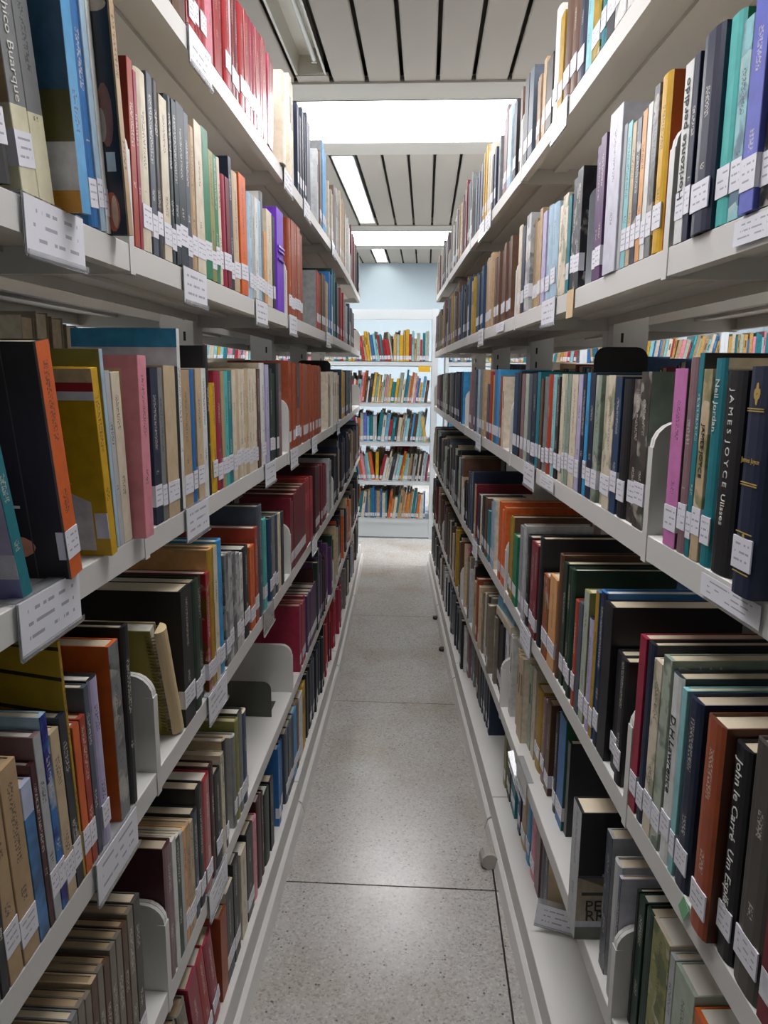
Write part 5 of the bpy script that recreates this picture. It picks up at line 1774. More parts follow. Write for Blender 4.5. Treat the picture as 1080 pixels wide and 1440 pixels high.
RE 2598.0 35.4 213 -12 0 157 188 - - 1 -
RE 2634.0 16.4 224 -11 0 142 77 - b 1 -
RE 2651.0 35.4 203 -10 0 143 100 - b 0 -
RE 2687.0 9.4 233 -12 0 145 210 - - 1 -
RE 2697.0 9.4 243 0 0 172 188 - m 1 -
RE 2707.0 23.4 203 -9 0 143 77 - - 1 -
RE 2731.0 11.4 188 -13 0 133 207 - b 0 -
RE 2743.0 16.4 192 -9 0 133 136 - m 0 -
RE 2820.0 11.4 222 3 0 163 77 - - 1 -
RE 2832.0 35.4 196 -5 0 143 63 - - 1 -
RE 2868.0 13.4 187 -9 0 134 63 - - 0 -
RE 2882.0 11.4 200 -8 0 128 91 - - 1 -
RE 2894.0 7.4 205 -1 0 129 63 - m 1 -
RE 2902.0 16.4 205 -4 0 140 188 - m 0 -
RE 2919.0 23.4 214 -14 0 136 188 - - 0 -
RE 2943.0 11.4 214 -7 0 156 12 - - 0 -
RE 2955.0 16.4 224 -11 0 159 14 - b 1 -
RE 2972.0 29.4 236 4 0 161 156 - - 0 -
RE 3022.0 9.4 185 -16 0 127 14 - - 1 -
RE 3032.0 23.4 210 3 0 146 12 - m 1 -
RE 3056.0 35.4 177 -13 0 124 14 - - 1 -
RE 3092.0 29.4 198 -7 0 143 77 - - 1 -
RE 3122.0 29.4 189 3 0 127 188 - b 1 -
RE 3152.0 19.4 213 -17 0 137 156 - b 0 -
RE 3172.0 16.4 227 -15 0 150 63 - - 1 -
RE 3189.0 7.4 208 -1 0 140 77 - - 1 -
RE 3197.0 9.4 223 -10 0 140 188 - - 1 -
RE 3207.0 16.4 205 -8 0 141 91 - - 1 -
RE 3224.0 9.4 203 -1 0 146 12 - b 0 -
RE 3234.0 16.4 208 -18 0 132 14 - m 1 -
RE 3251.0 16.4 217 -1 0 154 14 - m 1 -
RE 3268.0 19.4 227 -14 0 142 63 - b 1 -
RE 3288.0 35.4 211 -1 0 139 188 - b 1 -
RE 3324.0 13.4 196 -17 0 144 91 - m 1 -
RE 3338.0 35.4 205 2 0 145 12 - - 0 -
RE 3374.0 7.4 206 -5 0 132 156 - b 0 -
RE 3382.0 16.4 232 3 0 168 63 - b 0 -
RE 3399.0 19.4 195 1 0 124 188 - - 1 -
RE 3419.0 19.4 199 -13 0 130 77 - - 0 -
RE 3439.0 11.4 203 -6 0 127 91 - - 1 -
RE 3451.0 9.4 196 -17 0 136 188 - - 1 -
RE 3461.0 7.4 186 -16 0 132 12 - - 1 -
RE 3469.0 9.4 216 -15 0 134 156 - - 1 -
RE 3479.0 9.4 195 -18 0 142 63 - m 1 -
RE 3489.0 35.4 205 -15 0 130 63 - m 1 -
RE 3525.0 16.4 233 -2 0 155 77 - m 0 -
RE 3542.0 29.4 230 -16 0 165 91 - - 1 -
RE 3572.0 19.4 215 -2 0 139 63 - b 0 -
RE 3592.0 7.4 216 -1 0 149 14 - - 1 -
RE 3600.0 29.4 179 -1 0 115 14 - m 0 -
RE 3630.0 9.4 208 -6 0 141 12 - - 1 -
RE 3640.0 13.4 229 -7 0 146 14 - m 1 -
RE 3654.0 9.4 225 -1 0 147 91 - - 1 -
RE 3664.0 9.4 184 -2 0 135 156 - - 1 -
RE 3674.0 19.4 236 -7 0 149 156 - b 1 -
RE 3694.0 13.4 205 -9 0 133 12 - - 1 -
RE 3708.0 16.4 208 -10 0 143 77 - b 1 -
RE 3762.5 23.4 196 -10 0 121 188 - - 1 -
RE 3786.5 11.4 225 -17 0 159 14 - b 1 -
RE 3798.5 16.4 211 -8 0 151 14 - b 1 -
RE 3815.5 13.4 212 -16 0 141 77 - b 1 -
RE 3829.5 23.4 218 -3 0 158 77 - - 1 -
RE 3853.5 11.4 241 2 0 175 77 - - 0 -
RE 3865.5 19.4 193 -15 0 132 63 - - 1 -
RE 3885.5 35.4 190 -10 0 137 12 - b 1 -
RE 3921.5 35.4 235 -9 0 151 188 - - 1 -
RE 3957.5 13.4 188 -15 0 132 14 - b 1 -
RE 3971.5 7.4 205 -4 0 149 91 - - 1 -
RE 3979.5 29.4 218 -4 0 160 63 - - 1 -
RE 4009.5 35.4 193 -5 0 126 14 - - 1 -
RE 4045.5 11.4 205 -4 0 143 77 - m 1 -
RE 4057.5 19.4 215 -1 0 144 188 - - 0 -
RE 4077.5 19.4 190 -5 0 134 188 - - 1 -
RE 4097.5 29.4 213 -8 0 134 14 - - 1 -
RE 4127.5 13.4 201 -2 0 138 63 - - 1 -
RE 4141.5 35.4 236 -8 0 170 188 - - 1 -
RE 4177.5 23.4 201 -11 0 128 188 - - 1 -
RE 4201.5 35.4 189 -14 0 140 188 - - 1 -
RE 4237.5 35.4 190 -18 0 135 12 - - 1 -
RE 4273.5 13.4 222 -15 0 159 77 - - 1 -
RE 4287.5 7.4 217 -2 0 142 91 - m 1 -
RE 4295.5 7.4 190 -14 0 124 12 - - 1 -
RE 4303.5 19.4 245 0 0 165 14 - - 0 -
RE 4323.5 16.4 173 -5 0 127 156 - - 1 -
RE 4340.5 29.4 209 -2 0 134 91 - m 1 -
RE 4370.5 13.4 196 -12 0 142 77 - - 1 -
RE 4384.5 19.4 193 -8 0 133 156 - - 1 -
RE 4404.5 11.4 200 -7 0 129 12 - - 0 -
RE 4416.5 35.4 185 4 0 116 77 - - 0 -
RE 4452.5 16.4 196 -7 0 130 12 - - 1 -
RE 4469.5 19.4 224 -18 0 143 63 - - 1 -
RE 4489.5 29.4 228 -6 0 163 14 - - 0 -
RE 4519.5 16.4 199 -7 0 145 77 - - 0 -
RE 4536.5 9.4 186 -18 0 126 156 - - 1 -
RE 4546.5 16.4 203 -10 0 135 63 - - 1 -
RE 4563.5 35.4 225 -5 0 148 63 - m 1 -
RE 4599.5 29.4 241 -16 0 154 12 - m 1 -
RE 4629.5 29.4 221 -2 0 146 12 - - 1 -
RF 2900.0 29.4 180 -11 0 124 99 - - 1 -
RF 2930.0 11.4 185 -14 0 127 28 - - 0 -
RF 2942.0 16.4 159 -6 0 109 28 - b 0 -
RF 2959.0 29.4 178 -7 0 113 99 - - 1 -
RF 2989.0 29.4 187 -1 0 130 28 - b 0 -
RF 3039.0 29.4 153 -15 0 101 29 - - 1 -
RF 3069.0 29.4 182 -13 0 131 28 - m 1 -
RF 3099.0 29.4 183 -17 0 118 28 - - 1 -
RF 3129.0 9.4 180 -3 0 133 99 - m 1 -
RF 3139.0 11.4 192 1 0 121 60 - - 1 -
RF 3151.0 19.4 189 3 0 133 99 - - 1 -
RF 3171.0 35.4 155 -17 0 104 99 - m 1 -
RF 3207.0 9.4 178 -1 0 115 28 - - 0 -
RF 3217.0 23.4 166 -8 0 114 29 - - 1 -
RF 3241.0 11.4 210 -13 0 145 60 - - 0 -
RF 3253.0 16.4 177 -10 0 128 99 - - 1 -
RF 3270.0 23.4 216 -13 0 139 99 - b 0 -
RF 3294.0 29.4 214 -8 0 154 60 - b 0 -
RF 3344.0 35.4 186 -13 0 136 29 - - 0 -
RF 3380.0 9.4 164 -4 0 104 28 - - 1 -
RF 3400.0 35.4 209 -15 0 142 63 - - 1 -
RF 3436.0 7.4 174 -5 0 121 208 - - 1 -
RF 3444.0 11.4 170 1 0 111 41 - - 1 -
RF 3456.0 29.4 180 -3 0 131 208 - - 1 -
RF 3486.0 13.4 168 -8 0 112 63 - - 1 -
RF 3500.0 19.4 167 -15 0 116 208 - b 1 -
RF 3520.0 7.4 182 3 0 125 208 - b 1 -
RF 3528.0 23.4 156 0 0 108 99 - - 0 -
RF 3552.0 19.4 167 -5 0 107 41 - - 1 -
RF 3572.0 9.4 176 -15 0 109 99 - - 1 -
RF 3582.0 11.4 168 -4 0 106 77 - - 1 -
RF 3594.0 23.4 180 -4 0 132 208 - - 1 -
RF 3618.0 23.4 183 1 0 122 99 - b 1 -
RF 3642.0 29.4 195 -4 0 133 63 - - 1 -
RF 3672.0 9.4 186 -3 0 134 41 - - 1 -
RF 3682.0 29.4 165 -10 0 108 99 - b 0 -
RF 3712.0 7.4 194 -13 0 131 63 - - 1 -
RF 3720.0 11.4 199 0 0 140 77 - b 0 -
RF 3762.5 29.4 199 -1 0 135 208 - b 1 -
RF 3792.5 7.4 220 -3 0 158 63 - - 1 -
RF 3800.5 16.4 181 -12 0 121 77 - - 1 -
RF 3817.5 11.4 166 -17 0 117 208 - b 1 -
RF 3829.5 7.4 168 2 0 115 208 - b 1 -
RF 3837.5 9.4 207 -7 0 131 41 - m 1 -
RF 3847.5 35.4 177 -10 0 126 41 - - 1 -
RF 3883.5 29.4 202 -15 0 129 77 - - 0 -
RF 3913.5 9.4 172 1 0 109 41 - - 1 -
RF 3923.5 9.4 179 -3 0 123 63 - - 1 -
RF 3933.5 29.4 176 -13 0 114 63 - - 1 -
RF 3963.5 16.4 171 -3 0 108 99 - m 1 -
RF 3980.5 19.4 172 -6 0 108 41 - - 1 -
RF 4000.5 29.4 198 -9 0 143 99 - - 1 -
RF 4030.5 23.4 184 -4 0 136 77 - m 1 -
RF 4054.5 29.4 162 -13 0 112 77 - - 1 -
RF 4084.5 13.4 192 -3 0 129 41 - b 1 -
RF 4098.5 13.4 196 -9 0 125 77 - b 1 -
RF 4112.5 35.4 172 4 0 117 41 - - 1 -
RF 4148.5 23.4 165 -13 0 116 99 - - 1 -
RF 4172.5 23.4 157 3 0 109 63 - - 1 -
RF 4196.5 35.4 150 -12 0 109 41 - - 1 -
RF 4232.5 13.4 179 -4 0 123 77 - b 1 -
RF 4246.5 35.4 154 -16 0 105 63 - - 1 -
RF 4282.5 29.4 186 -4 0 118 63 - m 1 -
RF 4312.5 9.4 165 1 0 107 99 - - 1 -
RF 4322.5 11.4 168 -1 0 109 208 - - 1 -
RF 4334.5 11.4 190 2 0 127 63 - - 1 -
RF 4346.5 19.4 180 -7 0 114 99 - - 1 -
RF 4366.5 11.4 161 -9 0 112 99 - - 0 -
RF 4378.5 16.4 150 -9 0 98 41 - - 1 -
RF 4395.5 9.4 181 -15 0 117 99 - m 1 -
RF 4405.5 19.4 169 -4 0 121 99 - - 1 -
RF 4425.5 9.4 170 -16 0 111 208 - - 1 -
RF 4435.5 13.4 164 2 0 120 63 - - 1 -
RF 4449.5 23.4 154 -11 0 98 63 - - 1 -
RF 4473.5 19.4 173 -1 0 119 77 - b 1 -
RF 4493.5 23.4 197 -15 0 141 77 - b 1 -
RF 4517.5 13.4 181 2 0 118 99 - - 1 -
RF 4531.5 13.4 203 -1 0 140 99 - m 1 -
RF 4545.5 19.4 224 -10 0 160 208 - - 1 -
RF 4565.5 13.4 156 0 0 99 63 - - 0 -
RF 4579.5 35.4 168 -15 0 108 41 - b 1 -
RF 4615.5 9.4 178 3 0 117 41 - - 1 -
RF 4625.5 7.4 206 -3 0 128 208 - m 0 -
RF 4633.5 19.4 230 -9 0 155 41 - - 1 -
LA 120.0 16.4 212 -16 0 152 15 - - 1 -
LA 137.0 13.4 217 -10 0 145 11 - b 1 -
LA 151.0 23.4 190 -13 0 139 99 - b 1 -
LA 175.0 19.4 217 2 0 148 188 - - 1 -
LA 195.0 29.4 198 -13 0 136 99 - - 1 -
LA 225.0 29.4 208 0 0 138 11 - m 1 -
LA 255.0 13.4 175 -13 0 127 207 - - 0 -
LA 269.0 23.4 198 -7 0 141 12 - - 1 -
LA 293.0 35.4 185 2 0 130 77 - - 0 -
LA 329.0 11.4 216 -2 0 145 208 - m 1 -
LA 341.0 11.4 210 -14 0 154 14 - m 1 -
LA 353.0 16.4 239 -10 0 156 145 - - 1 -
LA 370.0 9.4 184 -18 0 132 188 - - 1 -
LA 380.0 9.4 209 1 0 131 15 - b 1 -
LA 390.0 29.4 191 -1 0 121 207 - - 1 -
LA 420.0 16.4 216 -16 0 155 60 - - 1 -
LA 437.0 9.4 206 2 0 131 91 - b 1 -
LA 447.0 11.4 228 -2 0 158 11 - - 0 -
LA 459.0 35.4 199 3 0 144 145 - m 1 -
LA 495.0 23.4 226 3 0 149 208 - - 1 -
LA 519.0 9.4 188 -14 0 136 170 - - 1 -
LA 529.0 29.4 200 4 0 140 77 - - 0 -
LA 559.0 23.4 174 -3 0 123 60 - b 1 -
LA 583.0 13.4 211 -5 0 148 99 - - 0 -
LA 597.0 23.4 216 0 0 139 77 - - 1 -
LA 621.0 35.4 238 -5 0 159 14 - - 1 -
LA 657.0 7.4 260 -2 0 180 77 - - 1 -
LA 665.0 23.4 193 -4 0 141 60 - - 0 -
LA 689.0 35.4 206 -8 0 145 15 - - 1 -
LA 725.0 7.4 181 -3 0 116 11 - m 1 -
LA 733.0 16.4 202 2 0 133 99 - m 1 -
LA 750.0 13.4 206 2 0 149 207 - m 0 -
LA 764.0 19.4 184 -4 0 119 12 - - 1 -
LA 784.0 13.4 228 -7 0 166 145 - - 1 -
LA 798.0 23.4 215 -10 0 140 12 - - 1 -
LA 822.0 35.4 206 -1 0 129 91 - m 1 -
LA 858.0 11.4 196 3 0 139 12 - - 1 -
LA 901.5 35.4 216 -5 0 139 145 - m 1 -
LA 937.5 16.4 216 -6 0 138 11 - - 1 -
LA 954.5 13.4 208 1 0 135 99 - m 1 -
LA 968.5 9.4 181 -10 0 117 60 - b 0 -
LA 978.5 19.4 216 2 0 151 170 - - 1 -
LA 998.5 13.4 208 -4 0 151 15 - b 0 -
LB 120.0 11.4 201 -7 0 140 208 - b 1 -
LB 132.0 23.4 221 1 0 146 188 - - 1 -
LB 156.0 23.4 159 0 0 111 11 - b 1 -
LB 180.0 13.4 218 1 0 157 145 - - 1 -
LB 194.0 29.4 198 -18 0 128 170 - m 0 -
LB 224.0 11.4 214 -18 0 157 208 - - 1 -
LB 236.0 7.4 187 -7 0 137 14 - - 0 -
LB 244.0 29.4 187 1 0 134 15 - b 1 -
LB 274.0 11.4 227 2 0 164 170 - - 1 -
LB 286.0 7.4 202 3 0 137 208 - b 1 -
LB 314.0 16.4 246 -4 0 176 207 - m 1 -
LB 331.0 7.4 206 -6 0 148 207 - - 1 -
LB 339.0 35.4 233 -13 0 167 99 - - 1 -
LB 375.0 29.4 199 -17 0 136 11 - - 1 -
LB 405.0 11.4 211 -7 0 134 145 - b 1 -
LB 417.0 13.4 218 -16 0 159 12 - - 1 -
LB 431.0 13.4 202 0 0 144 60 - - 1 -
LB 445.0 19.4 223 -11 0 161 207 - - 1 -
LB 465.0 11.4 218 -16 0 160 208 - m 1 -
LB 477.0 19.4 220 0 0 154 170 - - 1 -
LB 497.0 23.4 223 -12 0 157 170 - - 1 -
LB 521.0 19.4 196 -7 0 144 170 - - 1 -
LB 541.0 29.4 220 4 0 158 145 - - 1 -
LB 571.0 16.4 226 -1 0 150 11 - - 0 -
LC 120.0 9.4 219 -3 0 143 170 - m 0 -
LC 130.0 9.4 236 0 0 170 15 - b 1 -
LC 140.0 29.4 180 -16 0 130 91 - - 0 -
LC 170.0 7.4 212 0 0 146 12 - - 1 -
LC 178.0 7.4 195 1 0 124 14 - m 1 -
LC 186.0 35.4 194 1 0 143 11 - m 1 -
LC 222.0 7.4 224 1 0 148 60 - - 1 -
LC 230.0 29.4 217 -1 0 157 77 - b 1 -
LC 260.0 13.4 191 -10 0 133 15 - - 1 -
LC 274.0 29.4 223 -5 0 143 15 - - 1 -
LC 304.0 16.4 213 -8 0 156 12 - - 1 -
LC 321.0 7.4 203 -12 0 126 207 - - 1 -
LC 329.0 9.4 182 -14 0 129 99 - - 0 -
LC 339.0 16.4 191 -16 0 133 91 - m 1 -
LC 356.0 9.4 217 -8 0 135 60 - - 0 -
LC 366.0 23.4 194 -17 0 130 208 - - 1 -
LC 390.0 9.4 195 -6 0 131 60 - m 1 -
LC 400.0 19.4 241 -11 0 150 14 - m 1 -
LC 420.0 23.4 227 1 0 155 12 - - 1 -
LC 444.0 9.4 192 -16 0 131 12 - - 0 -
LC 454.0 19.4 219 -16 0 141 60 - b 1 -
LC 494.0 19.4 199 -3 0 147 207 - - 1 -
LD 120.0 13.4 198 -5 0 127 12 - b 1 -
LD 134.0 13.4 212 1 0 154 60 - b 0 -
LD 148.0 11.4 230 -16 0 153 11 - - 1 -
LD 160.0 9.4 166 -13 0 115 91 - - 1 -
LD 170.0 16.4 207 -11 0 142 207 - m 0 -
LD 187.0 35.4 227 3 0 143 208 - m 1 -
LD 223.0 9.4 221 -17 0 138 170 - - 1 -
LD 233.0 9.4 240 -3 0 156 170 - - 1 -
LD 243.0 11.4 202 -2 0 127 99 - - 0 -
LD 255.0 11.4 197 0 0 136 99 - - 1 -
LD 267.0 19.4 233 -16 0 158 14 - m 0 -
LD 287.0 13.4 201 -8 0 143 12 - - 1 -
LD 301.0 9.4 219 -7 0 147 145 - m 0 -
LD 331.0 16.4 226 -7 0 157 14 - - 1 -
LD 348.0 29.4 232 -13 0 149 188 - - 1 -
LD 378.0 9.4 211 -4 0 156 99 - - 1 -
LD 388.0 35.4 240 -18 0 173 208 - - 1 -
LD 424.0 7.4 231 -13 0 145 91 - m 1 -
LD 432.0 16.4 230 3 0 159 12 - b 1 -
LD 449.0 7.4 228 -11 0 149 99 - - 1 -
LD 457.0 7.4 218 -6 0 141 15 - - 1 -
LE 120.0 23.4 201 -15 0 133 15 - m 1 -
LE 144.0 35.4 192 2 0 126 208 - m 1 -
LE 180.0 19.4 196 -1 0 138 208 - b 1 -
LE 200.0 13.4 209 4 0 131 91 - b 1 -
LE 214.0 19.4 240 -6 0 176 77 - m 1 -
LE 234.0 13.4 220 -1 0 149 188 - - 1 -
LE 248.0 13.4 174 -16 0 109 207 - m 1 -
LE 262.0 35.4 241 -8 0 168 91 - m 1 -
LE 298.0 35.4 215 -4 0 158 208 - m 1 -
LE 334.0 7.4 217 1 0 151 15 - - 1 -
LE 342.0 19.4 203 1 0 135 207 - - 1 -
LE 362.0 35.4 207 3 0 133 207 - - 1 -
LE 398.0 35.4 198 -14 0 143 12 - - 1 -
LE 434.0 9.4 180 1 0 131 14 - - 1 -
LE 444.0 35.4 194 1 0 131 14 - m 1 -
LE 480.0 13.4 208 3 0 153 11 - - 1 -
LE 494.0 11.4 221 -2 0 144 170 - - 1 -
LE 506.0 29.4 194 0 0 137 11 - b 1 -
LE 536.0 9.4 203 -16 0 136 99 - b 1 -
LE 546.0 16.4 225 -17 0 154 145 - m 0 -
LF 120.0 13.4 205 -12 0 135 208 - - 1 -
LF 134.0 19.4 218 -8 0 135 170 - b 1 -
LF 154.0 7.4 214 -18 0 138 91 - - 1 -
LF 162.0 7.4 228 -10 0 142 11 - - 1 -
LF 170.0 9.4 177 -16 0 130 12 - b 1 -
LF 180.0 7.4 219 -10 0 160 91 - - 1 -
LF 188.0 7.4 232 -9 0 147 170 - - 1 -
LF 196.0 7.4 236 0 0 159 207 - b 1 -
LF 204.0 7.4 217 -3 0 140 12 - b 1 -
LF 232.0 29.4 189 1 0 118 99 - m 1 -
LF 262.0 19.4 192 2 0 132 99 - b 1 -
LF 282.0 9.4 235 -15 0 147 170 - - 1 -
LF 292.0 16.4 219 -14 0 141 77 - - 1 -
LF 309.0 7.4 192 -18 0 124 208 - - 1 -
LF 317.0 7.4 237 -8 0 166 15 - - 1 -
LF 325.0 35.4 227 -13 0 151 91 - - 1 -
LF 361.0 29.4 185 -4 0 116 145 - - 1 -
LF 391.0 7.4 188 3 0 129 99 - - 1 -
LF 399.0 7.4 203 -11 0 135 60 - - 1 -
LF 407.0 16.4 209 3 0 148 91 - b 1 -
LF 424.0 35.4 212 2 0 140 91 - b 1 -
LF 460.0 23.4 194 4 0 128 170 - - 1 -
LF 484.0 16.4 207 2 0 151 207 - - 1 -
LF 501.0 16.4 203 -11 0 142 208 - m 1 -
LF 518.0 35.4 205 -5 0 135 188 - - 0 -
LF 554.0 35.4 205 -5 0 141 11 - m 1 -
LF 590.0 19.4 181 -16 0 129 60 - b 1 -
LF 610.0 9.4 222 -2 0 150 170 - - 1 -
LF 620.0 7.4 197 -10 0 133 12 - - 1 -
LF 628.0 29.4 224 -15 0 144 99 - - 1 -
LF 658.0 11.4 200 -11 0 146 170 - - 1 -
LF 670.0 23.4 209 -3 0 135 12 - b 1 -
LF 694.0 13.4 199 -11 0 142 208 - m 1 -
LF 708.0 16.4 222 2 0 150 60 - b 0 -
RA 120.0 35.4 212 -10 0 133 14 - - 1 -
RA 156.0 16.4 214 -11 0 156 14 - b 1 -
RA 173.0 29.4 213 4 0 152 77 - b 1 -
RA 203.0 11.4 186 -11 0 117 145 - m 1 -
RA 215.0 7.4 188 0 0 124 145 - - 1 -
RA 223.0 19.4 232 -15 0 151 188 - - 1 -
RA 243.0 13.4 211 -14 0 132 14 - - 0 -
RA 257.0 7.4 192 -15 0 131 145 - b 1 -
RA 265.0 16.4 231 -9 0 164 99 - - 1 -
RA 282.0 16.4 207 -17 0 151 170 - b 1 -
RA 299.0 9.4 228 -11 0 151 170 - b 1 -
RA 309.0 35.4 186 -15 0 132 207 - m 1 -
RA 345.0 35.4 223 -15 0 162 77 - - 1 -
RA 381.0 7.4 220 -15 0 161 91 - b 1 -
RA 389.0 9.4 172 2 0 119 12 - - 1 -
RA 399.0 35.4 207 -3 0 137 15 - - 1 -
RA 435.0 19.4 201 -3 0 139 91 - - 1 -
RA 455.0 16.4 231 -10 0 169 145 - - 1 -
RA 472.0 7.4 203 -17 0 148 208 - b 1 -
RA 480.0 7.4 202 -12 0 148 207 - - 1 -
RA 488.0 29.4 205 -2 0 127 207 - m 1 -
RA 518.0 11.4 212 -2 0 139 77 - - 0 -
RA 530.0 23.4 204 -8 0 131 12 - - 0 -
RA 554.0 19.4 227 -8 0 145 12 - m 1 -
RA 574.0 9.4 208 1 0 146 208 - - 1 -
RA 584.0 11.4 212 2 0 155 15 - - 1 -
RA 596.0 9.4 197 -14 0 142 207 - b 1 -
RA 606.0 23.4 219 -12 0 150 170 - - 1 -
RA 630.0 11.4 214 3 0 141 60 - b 0 -
RA 642.0 29.4 201 -13 0 128 91 - - 1 -
RA 672.0 23.4 197 -7 0 134 207 - m 1 -
RA 696.0 16.4 176 -12 0 121 99 - - 1 -
RA 713.0 11.4 251 -15 0 165 207 - m 1 -
RA 725.0 13.4 205 -2 0 132 77 - m 1 -
RA 739.0 13.4 194 4 0 135 11 - - 1 -
RA 753.0 29.4 180 -9 0 116 60 - - 1 -
RA 783.0 13.4 244 -1 0 170 91 - - 1 -
RA 797.0 29.4 212 -16 0 155 12 - - 1 -
RA 827.0 9.4 212 -6 0 146 77 - - 1 -
RA 837.0 23.4 168 -6 0 112 99 - b 1 -
RA 902.5 35.4 217 3 0 150 12 - - 1 -
RA 938.5 11.4 216 -6 0 155 188 - - 1 -
RA 950.5 19.4 237 0 0 151 60 - m 1 -
RB 120.0 23.4 235 -8 0 170 91 - - 1 -
RB 144.0 13.4 203 1 0 150 188 - - 0 -
RB 158.0 16.4 211 -7 0 141 12 - - 1 -
RB 175.0 35.4 191 -1 0 139 207 - - 0 -
RB 211.0 7.4 217 -6 0 158 12 - - 1 -
RB 219.0 13.4 178 -12 0 116 207 - - 1 -
RB 253.0 35.4 224 -2 0 155 14 - m 0 -
RB 289.0 29.4 248 2 0 157 12 - - 0 -
RB 319.0 35.4 239 -2 0 153 60 - - 1 -
RB 355.0 7.4 203 -5 0 146 12 - b 1 -
RB 363.0 9.4 227 -17 0 159 207 - m 1 -
RB 373.0 23.4 214 -16 0 135 15 - m 1 -
RB 397.0 29.4 205 -1 0 146 99 - m 1 -
RB 427.0 9.4 224 -4 0 156 11 - - 1 -
RB 457.0 23.4 216 -16 0 144 145 - - 1 -
RB 481.0 11.4 227 -2 0 150 12 - - 0 -
RB 493.0 11.4 197 -2 0 132 15 - - 1 -
RB 505.0 11.4 204 -11 0 148 12 - m 1 -
RB 537.0 9.4 210 -16 0 132 208 - m 1 -
RB 547.0 19.4 224 -8 0 146 14 - - 1 -
RB 567.0 9.4 205 -3 0 133 60 - m 1 -
RB 577.0 29.4 226 -3 0 164 91 - - 0 -
RC 120.0 11.4 188 0 0 125 14 - - 1 -
RC 132.0 29.4 179 -18 0 111 207 - - 0 -
RC 162.0 7.4 186 -3 0 128 170 - m 1 -
RC 170.0 23.4 247 -7 0 176 60 - - 1 -
RC 194.0 23.4 216 3 0 145 145 - - 1 -
RC 218.0 35.4 172 -11 0 110 15 - m 1 -
RC 254.0 7.4 185 -1 0 128 15 - m 1 -
RC 262.0 35.4 205 -9 0 150 145 - - 1 -
RC 298.0 35.4 230 -11 0 153 15 - - 1 -
RC 334.0 7.4 191 -1 0 141 208 - - 1 -
RC 342.0 23.4 220 -13 0 137 91 - - 1 -
RC 366.0 19.4 220 -17 0 161 15 - - 1 -
RC 386.0 11.4 243 -15 0 170 12 - m 1 -
RC 398.0 19.4 173 -7 0 125 188 - m 1 -
RC 418.0 35.4 196 -15 0 141 60 - m 1 -
RC 454.0 9.4 214 2 0 135 60 - - 0 -
RC 464.0 9.4 224 -2 0 144 14 - - 1 -
RC 474.0 29.4 207 4 0 130 60 - - 1 -
RC 504.0 35.4 232 0 0 157 91 - - 1 -
RD 120.0 19.4 189 -9 0 131 207 - b 1 -
RD 140.0 19.4 242 2 0 177 207 - - 0 -
RD 160.0 35.4 222 -12 0 156 12 - - 1 -
RD 196.0 11.4 205 -3 0 151 208 - - 1 -
RD 208.0 9.4 220 -9 0 152 99 - m 0 -
RD 218.0 13.4 208 -6 0 133 15 - - 1 -
RD 232.0 29.4 214 2 0 133 208 - - 1 -
RD 262.0 9.4 196 3 0 130 170 - - 1 -
RD 272.0 13.4 200 0 0 129 91 - - 1 -
RD 286.0 13.4 220 -12 0 143 91 - - 0 -
RD 300.0 7.4 218 3 0 161 60 - m 0 -
RD 308.0 19.4 212 -8 0 156 77 - - 1 -
RD 328.0 7.4 229 1 0 146 188 - m 1 -
RD 336.0 13.4 234 -4 0 159 60 - - 0 -
RD 350.0 16.4 201 1 0 126 170 - m 1 -
RD 367.0 29.4 227 -1 0 162 145 - - 0 -
RD 397.0 29.4 219 3 0 146 77 - - 1 -
RD 427.0 13.4 203 -4 0 135 11 - - 1 -
RD 441.0 13.4 222 -15 0 153 12 - b 1 -
RD 455.0 7.4 229 -5 0 150 14 - b 1 -
RD 463.0 29.4 216 -7 0 149 14 - - 1 -
RE 120.0 13.4 242 -4 0 160 99 - - 1 -
RE 134.0 35.4 212 -5 0 156 170 - - 1 -
RE 170.0 23.4 216 3 0 143 145 - - 1 -
RE 194.0 19.4 216 -17 0 153 12 - - 1 -
RE 214.0 16.4 202 0 0 130 188 - b 1 -
RE 231.0 29.4 225 -2 0 157 60 - - 1 -
RE 261.0 35.4 201 0 0 126 12 - - 1 -
RE 297.0 16.4 208 -3 0 140 99 - b 0 -
RE 334.0 7.4 217 -10 0 151 14 - b 1 -
RE 342.0 9.4 186 2 0 126 208 - - 1 -
RE 352.0 29.4 200 -6 0 138 91 - m 1 -
RE 382.0 23.4 216 -15 0 150 99 - - 1 -
RE 406.0 29.4 193 -9 0 142 15 - - 1 -
RE 436.0 23.4 216 -9 0 146 208 - - 1 -
RE 460.0 23.4 219 -5 0 147 14 - - 0 -
RE 484.0 13.4 230 0 0 148 170 - - 1 -
RE 498.0 35.4 197 -7 0 143 15 - - 1 -
RE 554.0 13.4 213 2 0 137 208 - b 1 -
RE 568.0 9.4 202 -2 0 130 208 - - 1 -
RE 578.0 7.4 234 -13 0 172 60 - b 1 -
"""
